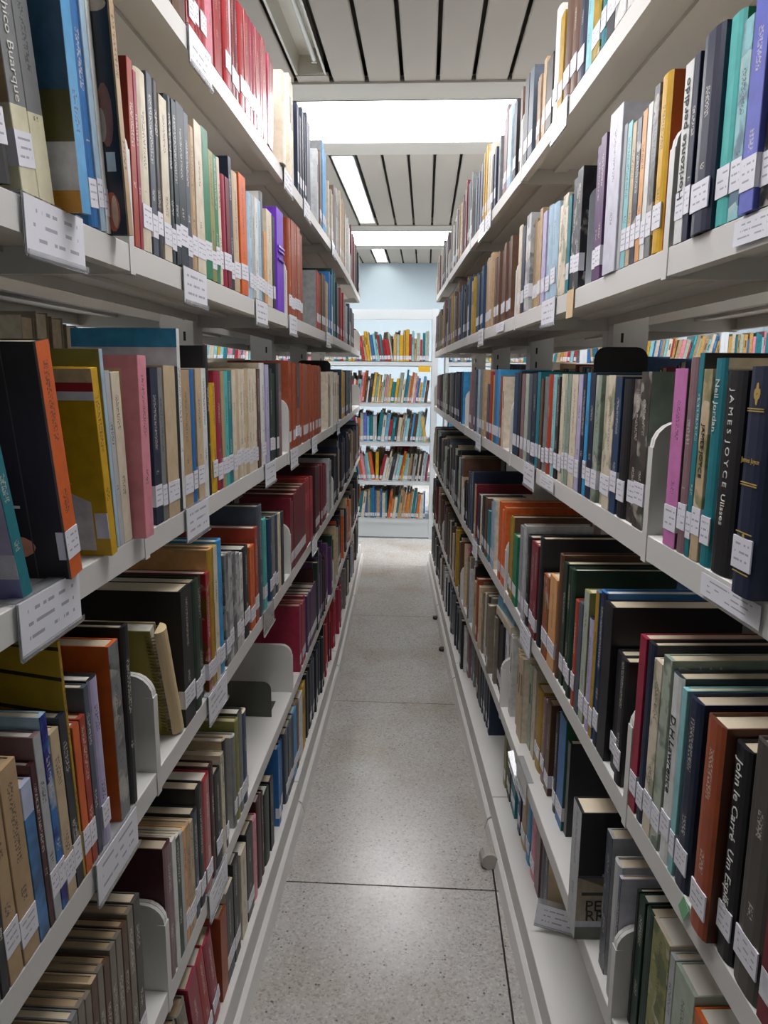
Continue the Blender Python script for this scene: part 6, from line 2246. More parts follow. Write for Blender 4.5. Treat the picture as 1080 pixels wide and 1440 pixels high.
HOLD = [('LA', 1.137, 1.248, 'p'), ('LA', 1.895, 1.946, 'p'), ('LA', 2.207, 2.262, 'p'), ('LA', 2.835, 2.997, 'p'), ('LB', 0.648, 0.753, 'p'), ('LB', 1.068, 1.183, 'p'), ('LB', 1.533, 1.637, 'p'), ('LB', 1.916, 2.016, 'p'), ('LB', 2.668, 2.797, 'p'), ('LC', 0.591, 0.691, 'p'), ('LC', 1.036, 1.152, 'p'), ('LC', 1.573, 1.707, 'p'), ('LC', 1.896, 2.011, 'p'), ('LC', 2.288, 2.403, 'p'), ('LC', 3.031, 3.169, 'p'), ('LD', 0.712, 0.782, 'p'), ('LD', 1.112, 1.223, 'p'), ('LD', 1.533, 1.65, 'e'), ('LD', 2.265, 2.382, 'p'), ('LE', 1.062, 1.198, 'p'), ('RA', 1.394, 1.513, 'p'), ('RA', 2.287, 2.402, 'p'), ('RA', 2.417, 2.529, 'p'), ('RB', 0.661, 0.727, 't'), ('RB', 1.407, 1.542, 'p'), ('RB', 1.285, 1.333, 'b'), ('RB', 1.95, 2.159, 't'), ('RB', 2.357, 2.487, 'p'), ('RC', 0.618, 0.731, 't'), ('RC', 1.518, 1.658, 'p'), ('RC', 1.352, 1.49, 't'), ('RC', 2.345, 2.464, 'p'), ('RD', 1.483, 1.621, 'p'), ('RD', 2.347, 2.455, 'p'), ('RE', 1.466, 1.585, 'e')]

# ------------------------------------------------------------------ book materials
def cover_mat(name, rough=0.45, mode='plain', coat=0.0):
    """colours come from the book itself: 'spine' and 'board' are custom properties of each cover"""
    m = bpy.data.materials.new(name); m.use_nodes = True; nt = m.node_tree; b = nt.nodes['Principled BSDF']
    N = nt.nodes.new; Lk = nt.links.new
    def attr(n):
        a = N('ShaderNodeAttribute'); a.attribute_type = 'OBJECT'; a.attribute_name = n; return a
    def math_(op, a, b_=None):
        x = N('ShaderNodeMath'); x.operation = op
        for i, s in enumerate((a, b_)):
            if s is None: continue
            if isinstance(s, (int, float)): x.inputs[i].default_value = s
            else: Lk(s, x.inputs[i])
        return x.outputs[0]
    def mix(f, a, b_, blend='MIX'):
        x = N('ShaderNodeMix'); x.data_type = 'RGBA'; x.blend_type = blend
        if isinstance(f, float): x.inputs[0].default_value = f
        else: Lk(f, x.inputs[0])
        for s, k in ((a, 6), (b_, 7)):
            if isinstance(s, tuple): x.inputs[k].default_value = s
            else: Lk(s, x.inputs[k])
        return x.outputs[2]
    uv = N('ShaderNodeUVMap'); uv.uv_map = 'UVMap'
    sx = N('ShaderNodeSeparateXYZ'); Lk(uv.outputs[0], sx.inputs[0]); U, V = sx.outputs[0], sx.outputs[1]
    info = N('ShaderNodeObjectInfo'); rnd = info.outputs['Random']
    on_spine = math_('LESS_THAN', U, 1.0)
    col = mix(on_spine, attr('board').outputs['Color'], attr('spine').outputs['Color'])
    tc = N('ShaderNodeTexCoord')
    off = N('ShaderNodeCombineXYZ'); Lk(math_('MULTIPLY', rnd, 37.0), off.inputs[0]); Lk(math_('MULTIPLY', rnd, 11.0), off.inputs[2])
    pos = N('ShaderNodeVectorMath'); pos.operation = 'ADD'; Lk(tc.outputs['Object'], pos.inputs[0]); Lk(off.outputs[0], pos.inputs[1])
    # lettering: short dark or light strokes in one or two runs along the spine
    th = attr('th').outputs['Fac']
    cv = N('ShaderNodeCombineXYZ'); Lk(math_('MULTIPLY', math_('MULTIPLY', U, th), 330.0), cv.inputs[0]); Lk(math_('ADD', math_('MULTIPLY', V, 95.0), math_('MULTIPLY', rnd, 91.0)), cv.inputs[1])
    nz = N('ShaderNodeTexNoise'); nz.inputs['Scale'].default_value = 1.0; nz.inputs['Detail'].default_value = 1; Lk(cv.outputs[0], nz.inputs['Vector'])
    stroke = math_('GREATER_THAN', nz.outputs['Fac'], 0.52)
    offc = math_('ABSOLUTE', math_('SUBTRACT', U, 0.5))
    side = math_('MULTIPLY', math_('LESS_THAN', offc, 0.24), math_('LESS_THAN', math_('MULTIPLY', offc, th), 0.0042))
    r2 = math_('FRACT', math_('MULTIPLY', rnd, 7.31)); r3 = math_('FRACT', math_('MULTIPLY', rnd, 13.7))
    c1 = math_('ADD', 0.62, math_('MULTIPLY', r2, 0.18)); h1 = math_('ADD', 0.05, math_('MULTIPLY', r3, 0.16))
    run1 = math_('LESS_THAN', math_('ABSOLUTE', math_('SUBTRACT', V, c1)), h1)
    run2 = math_('LESS_THAN', math_('ABSOLUTE', math_('SUBTRACT', V, 0.34)), math_('MULTIPLY', r2, 0.07))
    text = math_('MULTIPLY', math_('MULTIPLY', stroke, side), math_('MAXIMUM', run1, run2))
    bw = N('ShaderNodeRGBToBW'); Lk(col, bw.inputs[0])
    light = math_('GREATER_THAN', bw.outputs[0], 0.2)
    inkc = mix(light, (0.62, 0.58, 0.5, 1), (0.035, 0.03, 0.03, 1))
    text = math_('MULTIPLY', math_('MULTIPLY', text, 0.75), attr('ink').outputs['Fac'])
    if mode == 'mottled':
        n1 = N('ShaderNodeTexNoise'); n1.inputs['Scale'].default_value = 34; n1.inputs['Detail'].default_value = 3; Lk(pos.outputs[0], n1.inputs['Vector'])
        f = N('ShaderNodeValToRGB'); f.color_ramp.elements[0].position = .46; f.color_ramp.elements[1].position = .58; Lk(n1.outputs['Fac'], f.inputs[0])
        hs = N('ShaderNodeHueSaturation'); hs.inputs['Hue'].default_value = .56; hs.inputs['Saturation'].default_value = 1.1; hs.inputs['Value'].default_value = .45; Lk(col, hs.inputs['Color'])
        n2 = N('ShaderNodeTexNoise'); n2.inputs['Scale'].default_value = 22; Lk(pos.outputs[0], n2.inputs['Vector'])
        pale = mix(0.55, col, (0.62, 0.58, 0.5, 1))
        c2 = mix(math_('GREATER_THAN', n2.outputs['Fac'], 0.55), hs.outputs[0], pale)
        col = mix(math_('MULTIPLY', f.outputs[0], math_('MAXIMUM', on_spine, attr('mb').outputs['Fac'])), col, c2)
    if mode == 'band':
        g1 = math_('GREATER_THAN', V, math_('ADD', 0.52, math_('MULTIPLY', r3, 0.3)))
        hs = N('ShaderNodeHueSaturation'); hs.inputs['Hue'].default_value = .53; hs.inputs['Value'].default_value = .5; Lk(col, hs.inputs['Color'])
        col = mix(math_('MULTIPLY', g1, on_spine), col, hs.outputs[0])
    if mode == 'two':
        g1 = math_('MULTIPLY', math_('GREATER_THAN', V, 0.46), on_spine)
        col = mix(g1, col, lin('#47242a'))
    if mode == 'bottom':
        g1 = math_('MULTIPLY', math_('LESS_THAN', V, 0.36), math_('LESS_THAN', U, 9.0))
        col = mix(g1, col, lin('#d9d3b4'))
    if mode == 'ottop':
        g1 = math_('MULTIPLY', math_('GREATER_THAN', V, 0.87), on_spine)
        col = mix(g1, col, lin('#d9501f'))
    if mode == 'sea':
        g1 = math_('GREATER_THAN', V, 0.8)
        n1 = N('ShaderNodeTexNoise'); n1.inputs['Scale'].default_value = 30; Lk(pos.outputs[0], n1.inputs['Vector'])
        f = N('ShaderNodeValToRGB'); el = f.color_ramp.elements; el[0].position = .35; el[0].color = lin('#0f1c38'); el[1].position = .65; el[1].color = lin('#3f7fb8'); Lk(n1.outputs['Fac'], f.inputs[0])
        col = mix(g1, f.outputs[0], lin('#b9c3dc'))
    col = mix(text, col, inkc)
    n = N('ShaderNodeTexNoise'); n.inputs['Scale'].default_value = 60; n.inputs['Detail'].default_value = 6; Lk(pos.outputs[0], n.inputs['Vector'])
    wr = N('ShaderNodeValToRGB'); wr.color_ramp.elements[0].position = .3; wr.color_ramp.elements[0].color = (.78, .76, .74, 1); wr.color_ramp.elements[1].position = .62; wr.color_ramp.elements[1].color = (1, 1, 1, 1); Lk(n.outputs['Fac'], wr.inputs[0])
    col = mix(0.7, col, wr.outputs[0], 'MULTIPLY')
    Lk(col, b.inputs['Base Color']); b.inputs['Roughness'].default_value = rough; b.inputs['Coat Weight'].default_value = coat; b.inputs['Coat Roughness'].default_value = .15
    bp = N('ShaderNodeBump'); bp.inputs['Strength'].default_value = .12; bp.inputs['Distance'].default_value = .001; Lk(n.outputs['Fac'], bp.inputs['Height']); Lk(bp.outputs[0], b.inputs['Normal'])
    return m
CM = {'-': cover_mat('cover_cloth'), 'g': cover_mat('cover_laminated', .3, coat=.6), 'm': cover_mat('cover_printed', .4, 'mottled'), 'b': cover_mat('cover_banded', .42, 'band'),
      'two': cover_mat('cover_set', .42, 'two'), 'bot': cover_mat('cover_pale_foot', .4, 'bottom'), 'ot': cover_mat('cover_orange_head', .45, 'ottop'), 'sea': cover_mat('cover_sea_photo', .35, 'sea')}
def pages_mat():
    m = mat('page_edges', '#dacbb0', .85, var=.14, vscale=25); nt = m.node_tree; b = nt.nodes['Principled BSDF']
    tc = nt.nodes.new('ShaderNodeTexCoord'); wv = nt.nodes.new('ShaderNodeTexWave'); wv.bands_direction = 'Y'; wv.inputs['Scale'].default_value = 260; wv.inputs['Distortion'].default_value = 2
    nt.links.new(tc.outputs['Object'], wv.inputs['Vector'])
    bp = nt.nodes.new('ShaderNodeBump'); bp.inputs['Strength'].default_value = .35; bp.inputs['Distance'].default_value = .0006
    nt.links.new(wv.outputs['Fac'], bp.inputs['Height']); nt.links.new(bp.outputs[0], b.inputs['Normal'])
    return m
M['pages'] = pages_mat(); M['pages2'] = mat('page_edges_white', '#e4dfd3', .85, var=.08, vscale=25); M['pages3'] = mat('page_edges_brown', '#ad9676', .85, var=.18, vscale=25)
def ticket_mat(name, paper, ink, freq, cols=1.0):
    """white sticker or card with a few lines of print too small to read"""
    m = bpy.data.materials.new(name); m.use_nodes = True; nt = m.node_tree; b = nt.nodes['Principled BSDF']; N = nt.nodes.new; Lk = nt.links.new
    uv = N('ShaderNodeUVMap'); uv.uv_map = 'UVMap'; sx = N('ShaderNodeSeparateXYZ'); Lk(uv.outputs[0], sx.inputs[0])
    info = N('ShaderNodeObjectInfo')
    def mt(op, a, b_):
        x = N('ShaderNodeMath'); x.operation = op
        for i, s in enumerate((a, b_)):
            if isinstance(s, (int, float)): x.inputs[i].default_value = s
            elif s is not None: Lk(s, x.inputs[i])
        return x.outputs[0]
    row = mt('LESS_THAN', mt('FRACT', mt('MULTIPLY', sx.outputs[1], freq), None), 0.26)
    cv = N('ShaderNodeCombineXYZ'); Lk(mt('MULTIPLY', sx.outputs[0], 14.0 * cols), cv.inputs[0]); Lk(mt('ADD', mt('FLOOR', mt('MULTIPLY', sx.outputs[1], freq), None), mt('MULTIPLY', info.outputs['Random'], 40)), cv.inputs[1])
    nz = N('ShaderNodeTexNoise'); nz.inputs['Scale'].default_value = 1; Lk(cv.outputs[0], nz.inputs['Vector'])
    on = mt('MULTIPLY', row, mt('GREATER_THAN', nz.outputs['Fac'], .47))
    ins = mt('MULTIPLY', mt('LESS_THAN', mt('ABSOLUTE', mt('SUBTRACT', sx.outputs[0], .5), None), .38), mt('LESS_THAN', mt('ABSOLUTE', mt('SUBTRACT', sx.outputs[1], .5), None), .36))
    mx = N('ShaderNodeMix'); mx.data_type = 'RGBA'; mx.inputs[6].default_value = lin(paper); mx.inputs[7].default_value = lin(ink); Lk(mt('MULTIPLY', on, ins), mx.inputs[0])
    Lk(mx.outputs[2], b.inputs['Base Color']); b.inputs['Roughness'].default_value = .4; b.inputs['Coat Weight'].default_value = .15
    return m
M['ticket'] = ticket_mat('call_sticker', '#e3e2ea', '#a2a1aa', 4.0, .35)
M['card'] = ticket_mat('shelf_card', '#e6e6ec', '#a5a5b0', 4.0, .6)
def vcol_mat(name, rough=.5, coat=0.0):
    m = bpy.data.materials.new(name); m.use_nodes = True; nt = m.node_tree; b = nt.nodes['Principled BSDF']
    a = nt.nodes.new('ShaderNodeAttribute'); a.attribute_name = 'col'
    tc = nt.nodes.new('ShaderNodeTexCoord'); n = nt.nodes.new('ShaderNodeTexNoise'); n.inputs['Scale'].default_value = 70; n.inputs['Detail'].default_value = 4
    nt.links.new(tc.outputs['Object'], n.inputs['Vector'])
    r = nt.nodes.new('ShaderNodeValToRGB'); r.color_ramp.elements[0].position = .32; r.color_ramp.elements[0].color = (.7, .69, .68, 1); r.color_ramp.elements[1].position = .6; r.color_ramp.elements[1].color = (1, 1, 1, 1)
    nt.links.new(n.outputs['Fac'], r.inputs[0])
    mx = nt.nodes.new('ShaderNodeMix'); mx.data_type = 'RGBA'; mx.blend_type = 'MULTIPLY'; mx.inputs[0].default_value = .7
    nt.links.new(a.outputs['Color'], mx.inputs[6]); nt.links.new(r.outputs[0], mx.inputs[7]); nt.links.new(mx.outputs[2], b.inputs['Base Color'])
    b.inputs['Roughness'].default_value = rough; b.inputs['Coat Weight'].default_value = coat
    return m
M['print'] = vcol_mat('printed_cover', .35, .2); M['row_books'] = vcol_mat('row_books')
M['ink_white'] = mat('white_lettering', '#d9d6cf', .5); M['ink_dark'] = mat('dark_lettering', '#1d1c20', .5); M['ink_gold'] = mat('gold_lettering', '#b59a52', .4)

# ------------------------------------------------------------------ book shapes
def cover_mesh(t, h, d, rounded):
    """wrap-round cover: spine at x = 0 facing -x, boards along +x, thickness y 0..t, height z 0..h"""
    bt = min(.0022, t*.16)
    if rounded: sp = [(0.0035, .0), (.0012, t*.12), (0, t*.32), (0, t*.68), (.0012, t*.88), (.0035, t)]
    else: sp = [(.0006, 0), (0, .0006), (0, t-.0006), (.0006, t)]
    inner = [(d, t), (d, t-bt), (.005, t-bt), (.005, bt), (d, bt), (d, 0)]
    out = sp + inner; n = len(out)
    vs = [(x, y, 0) for x, y in out] + [(x, y, h) for x, y in out]
    k = len(sp)
    fs = [(i, i+1, i+1+n, i+n) for i in range(n-1)] + [(n-1, 0, n, 2*n-1)]
    fl = [0]*(k-1) + [1] + [2]*4 + [2] + [1]      # 0 spine, 1 board, 2 inside
    fl = fl[:n-1] + [1]
    # top and bottom rims as quads: near board, spine, far board
    def rim(o, flip):
        q = [[o+k, o+k+1, o+k+2] + [o+k-1], [o+k+3, o+k+4, o+k+5, o+0], [o+k+2, o+k+3] + [o+i for i in range(0, k)]]
        return [tuple(f[::-1]) if flip else tuple(f) for f in q]
    fs += rim(0, True) + rim(n, False); fl += [1]*6
    me = bpy.data.meshes.new('cover'); me.from_pydata(vs, [], fs)
    uvl = me.uv_layers.new(name='UVMap')
    for p, kind in zip(me.polygons, fl):
        for li in p.loop_indices:
            x, y, z = me.vertices[me.loops[li].vertex_index].co
            uvl.data[li].uv = (min(.999, y/t), z/h) if kind == 0 else (2 + x/d, z/h) if kind == 1 else (12, .0)
    bm = bmesh.new(); bm.from_mesh(me); bmesh.ops.recalc_face_normals(bm, faces=bm.faces); bm.to_mesh(me); bm.free()
    return me
def box_uv(name, m, x0, x1, y0, y1, z0, z1, loc=None, parent=None, axis='x'):
    b = MB(); b.box(x0, x1, y0, y1, z0, z1); me = b.mesh(name, m)
    uvl = me.uv_layers.new(name='UVMap')
    for p in me.polygons:
        for li in p.loop_indices:
            c = me.vertices[me.loops[li].vertex_index].co
            u = (c.y-y0)/(y1-y0) if axis == 'x' else (c.x-x0)/(x1-x0)
            uvl.data[li].uv = (u, (c.z-z0)/(z1-z0))
    return link(name, me, parent, loc)
def text_mesh(txt, size):
    cu = bpy.data.curves.new('lettering', 'FONT'); cu.body = txt; cu.size = size; cu.align_x = 'CENTER'; cu.align_y = 'CENTER'; cu.extrude = .0002; cu.resolution_u = 2
    o = bpy.data.objects.new('lettering', cu); C.objects.link(o)
    dg = bpy.context.evaluated_depsgraph_get(); me = bpy.data.meshes.new_from_object(o.evaluated_get(dg))
    C.objects.unlink(o); bpy.data.objects.remove(o); me.name = 'lettering'
    return me
def lettering(txt, size, m, parent, loc, rot, fit=None):
    me = text_mesh(txt, size); me.materials.clear(); me.materials.append(m)
    o = link('lettering', me, parent, loc); o.rotation_euler = rot
    if fit:
        w = max(v.co.x for v in me.vertices) - min(v.co.x for v in me.vertices)
        if w > fit: o.scale = (fit/w, fit/w, 1)
    return o

def print_part(parent, quads, d, h, ynear, sgn):
    """flat printed areas on the near board. quads: (x0, x1, z0, z1, colour) in fractions of the board, or lists of (x, z) for other outlines"""
    b = MB()
    e = .0003
    for i, q in enumerate(quads):
        pts = [(q[0], q[2]), (q[1], q[2]), (q[1], q[3]), (q[0], q[3])] if len(q) == 5 else q[0]
        y0 = ynear; y1 = ynear + sgn*(e + i*.00005)
        n = len(pts); c = lin(q[-1])
        vs = [(x*d, y1, z*h) for x, z in pts] + [(x*d, y0, z*h) for x, z in pts]
        b.add(vs, [tuple(range(n))] + [(k, (k+1) % n, (k+1) % n+n, k+n) for k in range(n)], c)
    me = b.mesh('printed_cover', M['print'], fix=False)
    ca = me.color_attributes.new('col', 'FLOAT_COLOR', 'CORNER')
    for p, c in zip(me.polygons, b.c):
        for li in p.loop_indices: ca.data[li].color = c
    return link('printed_cover', me, parent)

def ell(cx, cz, rx, rz, n=14, a0=0): return [(cx+rx*math.cos(a0+2*math.pi*i/n), cz+rz*math.sin(a0+2*math.pi*i/n)) for i in range(n)]
PRINTS = {   # x runs from the spine edge (0) to the fore edge (1), z from foot to head
 'cov1': [(0, 1, 0, .075, '#c98a2a'), (0, 1, .075, .235, '#d7d6da'), (.2, .34, .095, .13, '#c8c22a'), (.21, .33, .1, .124, '#3b4a1e'), (0, 1, .235, .4, '#5a5626'), (0, .22, .4, 1, '#2f5a78')] +
         [(.3, .3+.5*w, z, z+.012, '#8f9a8c') for z, w in ((.45, .9), (.52, .7), (.55, 1), (.58, 1), (.61, .8), (.64, 1), (.67, .9), (.75, .8), (.78, 1), (.81, .9), (.84, 1), (.88, .6), (.91, .9))],
 'cov2': [(.012, 1, 0, 1, '#1d1c22'), (.0, .012, 0, 1, '#a58a66'), (ell(.10, .10, .05, .085), '#c7644c'), (ell(.085, .1, .022, .07), '#d9b79a'), (.05, .11, .27, .35, '#cfe0ea'), (ell(.09, .5, .05, .13), '#8a5a4c'), (ell(.12, .46, .03, .07), '#b9aaa4'), (.16, .22, .2, .95, '#cfc9c4'), (.165, .215, .72, .9, '#20181a'), (.165, .215, .62, .71, '#a03430'), (ell(.1, .93, .08, .03), '#b9a58c')],
 'cov3': [(0, 1, 0, .14, '#dcdbe0'), (0, .3, 0, .14, '#7f7fb4'), (0, 1, .14, .3, '#cdcdd8'), (.6, .9, .06, .09, '#6b7a3a')],
 'cov4': [(ell(.25, .145, .10, .05, 12), '#d99a74'), (ell(.31, .165, .06, .035, 10), '#e0a884'), (0, .01, 0, 1, '#6a5a52'), (.16, .165, 0, 1, '#4a4744'), (.9, 1, .55, .8, '#8a7a58')],
 'cov5': [(0, 1, .93, 1, '#e2c49a'), (0, 1, .885, .93, '#b0323a'), (0, 1, .84, .885, '#e8e6ee'), (.12, .8, .03, .3, '#d4cbd0'), ([(.12, .3), (.8, .3), (.8, .36), (.5, .42)], '#d4cbd0'), ([(.25, .4), (.95, .32), (.9, .37), (.5, .46)], '#c9c0a8')] +
         [(.36+k*.022, .36+k*.022+(.011 if k % 3 else .016), .045, .1, '#3a3538') for k in range(16)] + [(.0, .1, .1, .24, '#d9d6e4')],
 'cov6': [([(0, .98), (.55, 1.0), (.5, 1.0), (0, .965)], '#2d2310'), ([(0, .86), (1, .965), (1, .95), (0, .845)], '#2d2310'), ([(0, .72), (1, .83), (1, .815), (0, .705)], '#2d2310'), ([(0, .58), (1, .69), (1, .675), (0, .565)], '#2d2310')],
 'cov8': [(.1, .62, .5, .93, '#d2ae84'), (.1, .62, .12, .4, '#cda67a'), (.1, 1, .42, .46, '#b85a62')],
 'cov9': [(0, 1, .9, 1, '#2f86b4')],
 'cov7': [(0, 1, 0, .1, '#5d6156'), (0, 1, .1, .15, '#c3c5d0'), (0, 1, .15, .5, '#a89a84'), ([(.0, .5), (.3, .42), (.55, .47), (.8, .4), (1, .46), (1, .5)], '#6b604f'), (.05, .95, .355, .38, '#4a4338'), (0, 1, .495, .51, '#4a4d60')] +
         [(ell(.3+.18*k, .82, .03, .02, 8), '#b9b4ae') for k in (0, 1)] + [(.55, .7, .6, .72, '#4a2428')] + [(.25+.07*k, .29+.07*k, .505, .525, '#8a8a9a') for k in range(7)],
}
COVER_TEXT = {'cov1': [], 'cov4': [('SIL', .28, .36, .03, 'ink_white')], 'cov7': [('PETE', .27, .27, .026, 'ink_dark'), ('RRO', .27, .19, .026, 'ink_dark')]}

COLNAME = [('black', '1a1a1e'), ('charcoal', '34343a'), ('navy', '1c2740'), ('dark teal', '22333a'), ('grey', '7b7d7e'), ('pale grey', 'b4b7b9'), ('white', 'dadbd8'), ('cream', 'd9cdb6'), ('tan', 'b59872'), ('brown', '5f4231'),
 ('rust brown', '9c4a2a'), ('red', 'a6222b'), ('dark red', '74182a'), ('maroon', '45161f'), ('crimson', '98233f'), ('orange', 'd9662a'), ('yellow', 'cfa214'), ('gold', 'ae8a1e'), ('olive', '8c8b4c'), ('green', '1b7a55'), ('dark green', '193528'),
 ('teal', '1c7985'), ('turquoise', '4fb5b0'), ('blue', '2a6cab'), ('sky blue', '3c97cc'), ('pale blue', 'a6c1d3'), ('purple', '7436c4'), ('plum', '563260'), ('pink', 'dc8d9b'), ('orchid pink', 'c776b0'), ('lilac', 'b8b0d2'), ('periwinkle', '626cc4'),
 ('slate', '48525f'), ('aqua', '8cc5ca'), ('mauve', '86686e'), ('peach', 'dba268'), ('brick red', 'a63f2b'), ('dark blue', '24405f'), ('sage', 'aab5a4'), ('taupe', '7d7466'), ('dark brown', '4a4641')]
def colname(h):
    v = [int(h[i:i+2], 16) for i in (0, 2, 4)]
    return min(COLNAME, key=lambda c: sum((int(c[1][i:i+2], 16)-x)**2 for i, x in zip((0, 2, 4), v)))[0]
NUM = ['', 'first', 'second', 'third', 'fourth', 'fifth', 'sixth', 'seventh', 'eighth', 'ninth', 'tenth', 'eleventh', 'twelfth', 'thirteenth', 'fourteenth', 'fifteenth', 'sixteenth', 'seventeenth', 'eighteenth', 'nineteenth']
def ordinal(n):
    if n < 20: return NUM[n]
    t = ['', '', 'twenty', 'thirty', 'forty', 'fifty', 'sixty', 'seventy'][n//10]
    return t[:-1] + 'ieth' if n % 10 == 0 else t + '-' + NUM[n % 10]
SHELF = dict(A='top', B='second', C='third', D='fourth', E='fifth', F='bottom')
def project(p):
    c = cam.matrix_world.inverted() @ Vector(p)
    return (540 + FOC*c.x/-c.z, 720 - FOC*c.y/-c.z) if c.z < -.05 else (-999, -999)

ITEMS = []
for ln in BOOKS.strip().split('\n'):
    f = ln.split()
    side, key = f[0][0], f[0][1]
    it = dict(side=side, key=key, y0=float(f[1])/1000, t=float(f[2])/1000, h=float(f[3])/1000, out=float(f[4])/1000, lean=float(f[5]), d=float(f[6])/1000,
              col=COLS[int(f[7])], cov=COLS[int(f[8])] if f[8] != '-' else '', style=f[9], lab=int(f[10]), txt=f[11].replace('_', ' ') if f[11] != '-' else '')
    yc = it['y0'] + it['t']/2; z = ZS[side][key]
    p0 = project((lip_x(side, yc), yc, z)); p1 = project((lip_x(side, yc), yc, z+it['h']))
    it['seen'] = any(-10 < p[0] < 1090 and -5 < p[1] < 1445 for p in (p0, p1)) and yc > .3
    X = abs(lip_x(side, yc))
    it['size'] = (it['t']*X/yc + .003)*it['h']/yc**2
    ITEMS.append(it)
ITEMS.sort(key=lambda i: (i['side'], i['key'], i['y0']))
rank = sorted([i for i in ITEMS if i['seen']], key=lambda i: -i['size'])
for i in rank[:300]: i['own'] = True
count = {}
STUFF = MB()
def bay_of(side, y):
    J = JOINT[side]
    for i in range(len(J)-1):
        if y < J[i+1][0]: return i
    return len(J)-2
def book_matrix(it):
    side = it['side']; i = bay_of(side, it['y0'] + it['t']/2)
    m, org, Lb, u, v = bay_frame(side, i)
    ang = math.atan2(-u.x, u.y)
    lean = math.radians(it['lean'])
    y = it['y0'] if it['lean'] >= 0 else it['y0'] + it['t']
    x = lip_x(side, y) - SIGN[side]*it['out']
    rz = ang if side == 'R' else ang + math.pi
    rx = lean if side == 'R' else -lean
    return Vector((x, y, ZS[side][it['key']] + .0006)), rz, rx
def simple_book(T, t, h, d, c, cov, lab, yoff, zl=.022):
    """one book of the joined rows: boards, page block, sticker"""
    def Tb(x0, x1, y0, y1, z0, z1, cc):
        n = len(STUFF.v); STUFF.box(x0, x1, y0+yoff, y1+yoff, z0, z1, cc)
        for k in range(n, len(STUFF.v)): STUFF.v[k] = tuple(T @ Vector(STUFF.v[k]))
    bt = min(.002, t*.15)
    Tb(0, .003, 0, t, 0, h, c); Tb(.003, d, 0, bt, 0, h, cov); Tb(.003, d, t-bt, t, 0, h, cov)
    pg = R.choice([(.55, .46, .32, 1), (.62, .55, .42, 1), (.4, .31, .2, 1)])
    Tb(.003, d-.003, bt, t-bt, .002, h-.003, pg)
    if lab: Tb(-.0004, 0, .0005, t-.0005, zl, zl+.027, (.72, .72, .76, 1))
    elif t > .01:
        Tb(-.0003, 0, t*.3, t*.7, h*.55, h*.8, tuple(min(.7, x*2.2+.05) for x in c[:3]) + (1,) if sum(c[:3]) < .6 else tuple(x*.25 for x in c[:3]) + (1,))

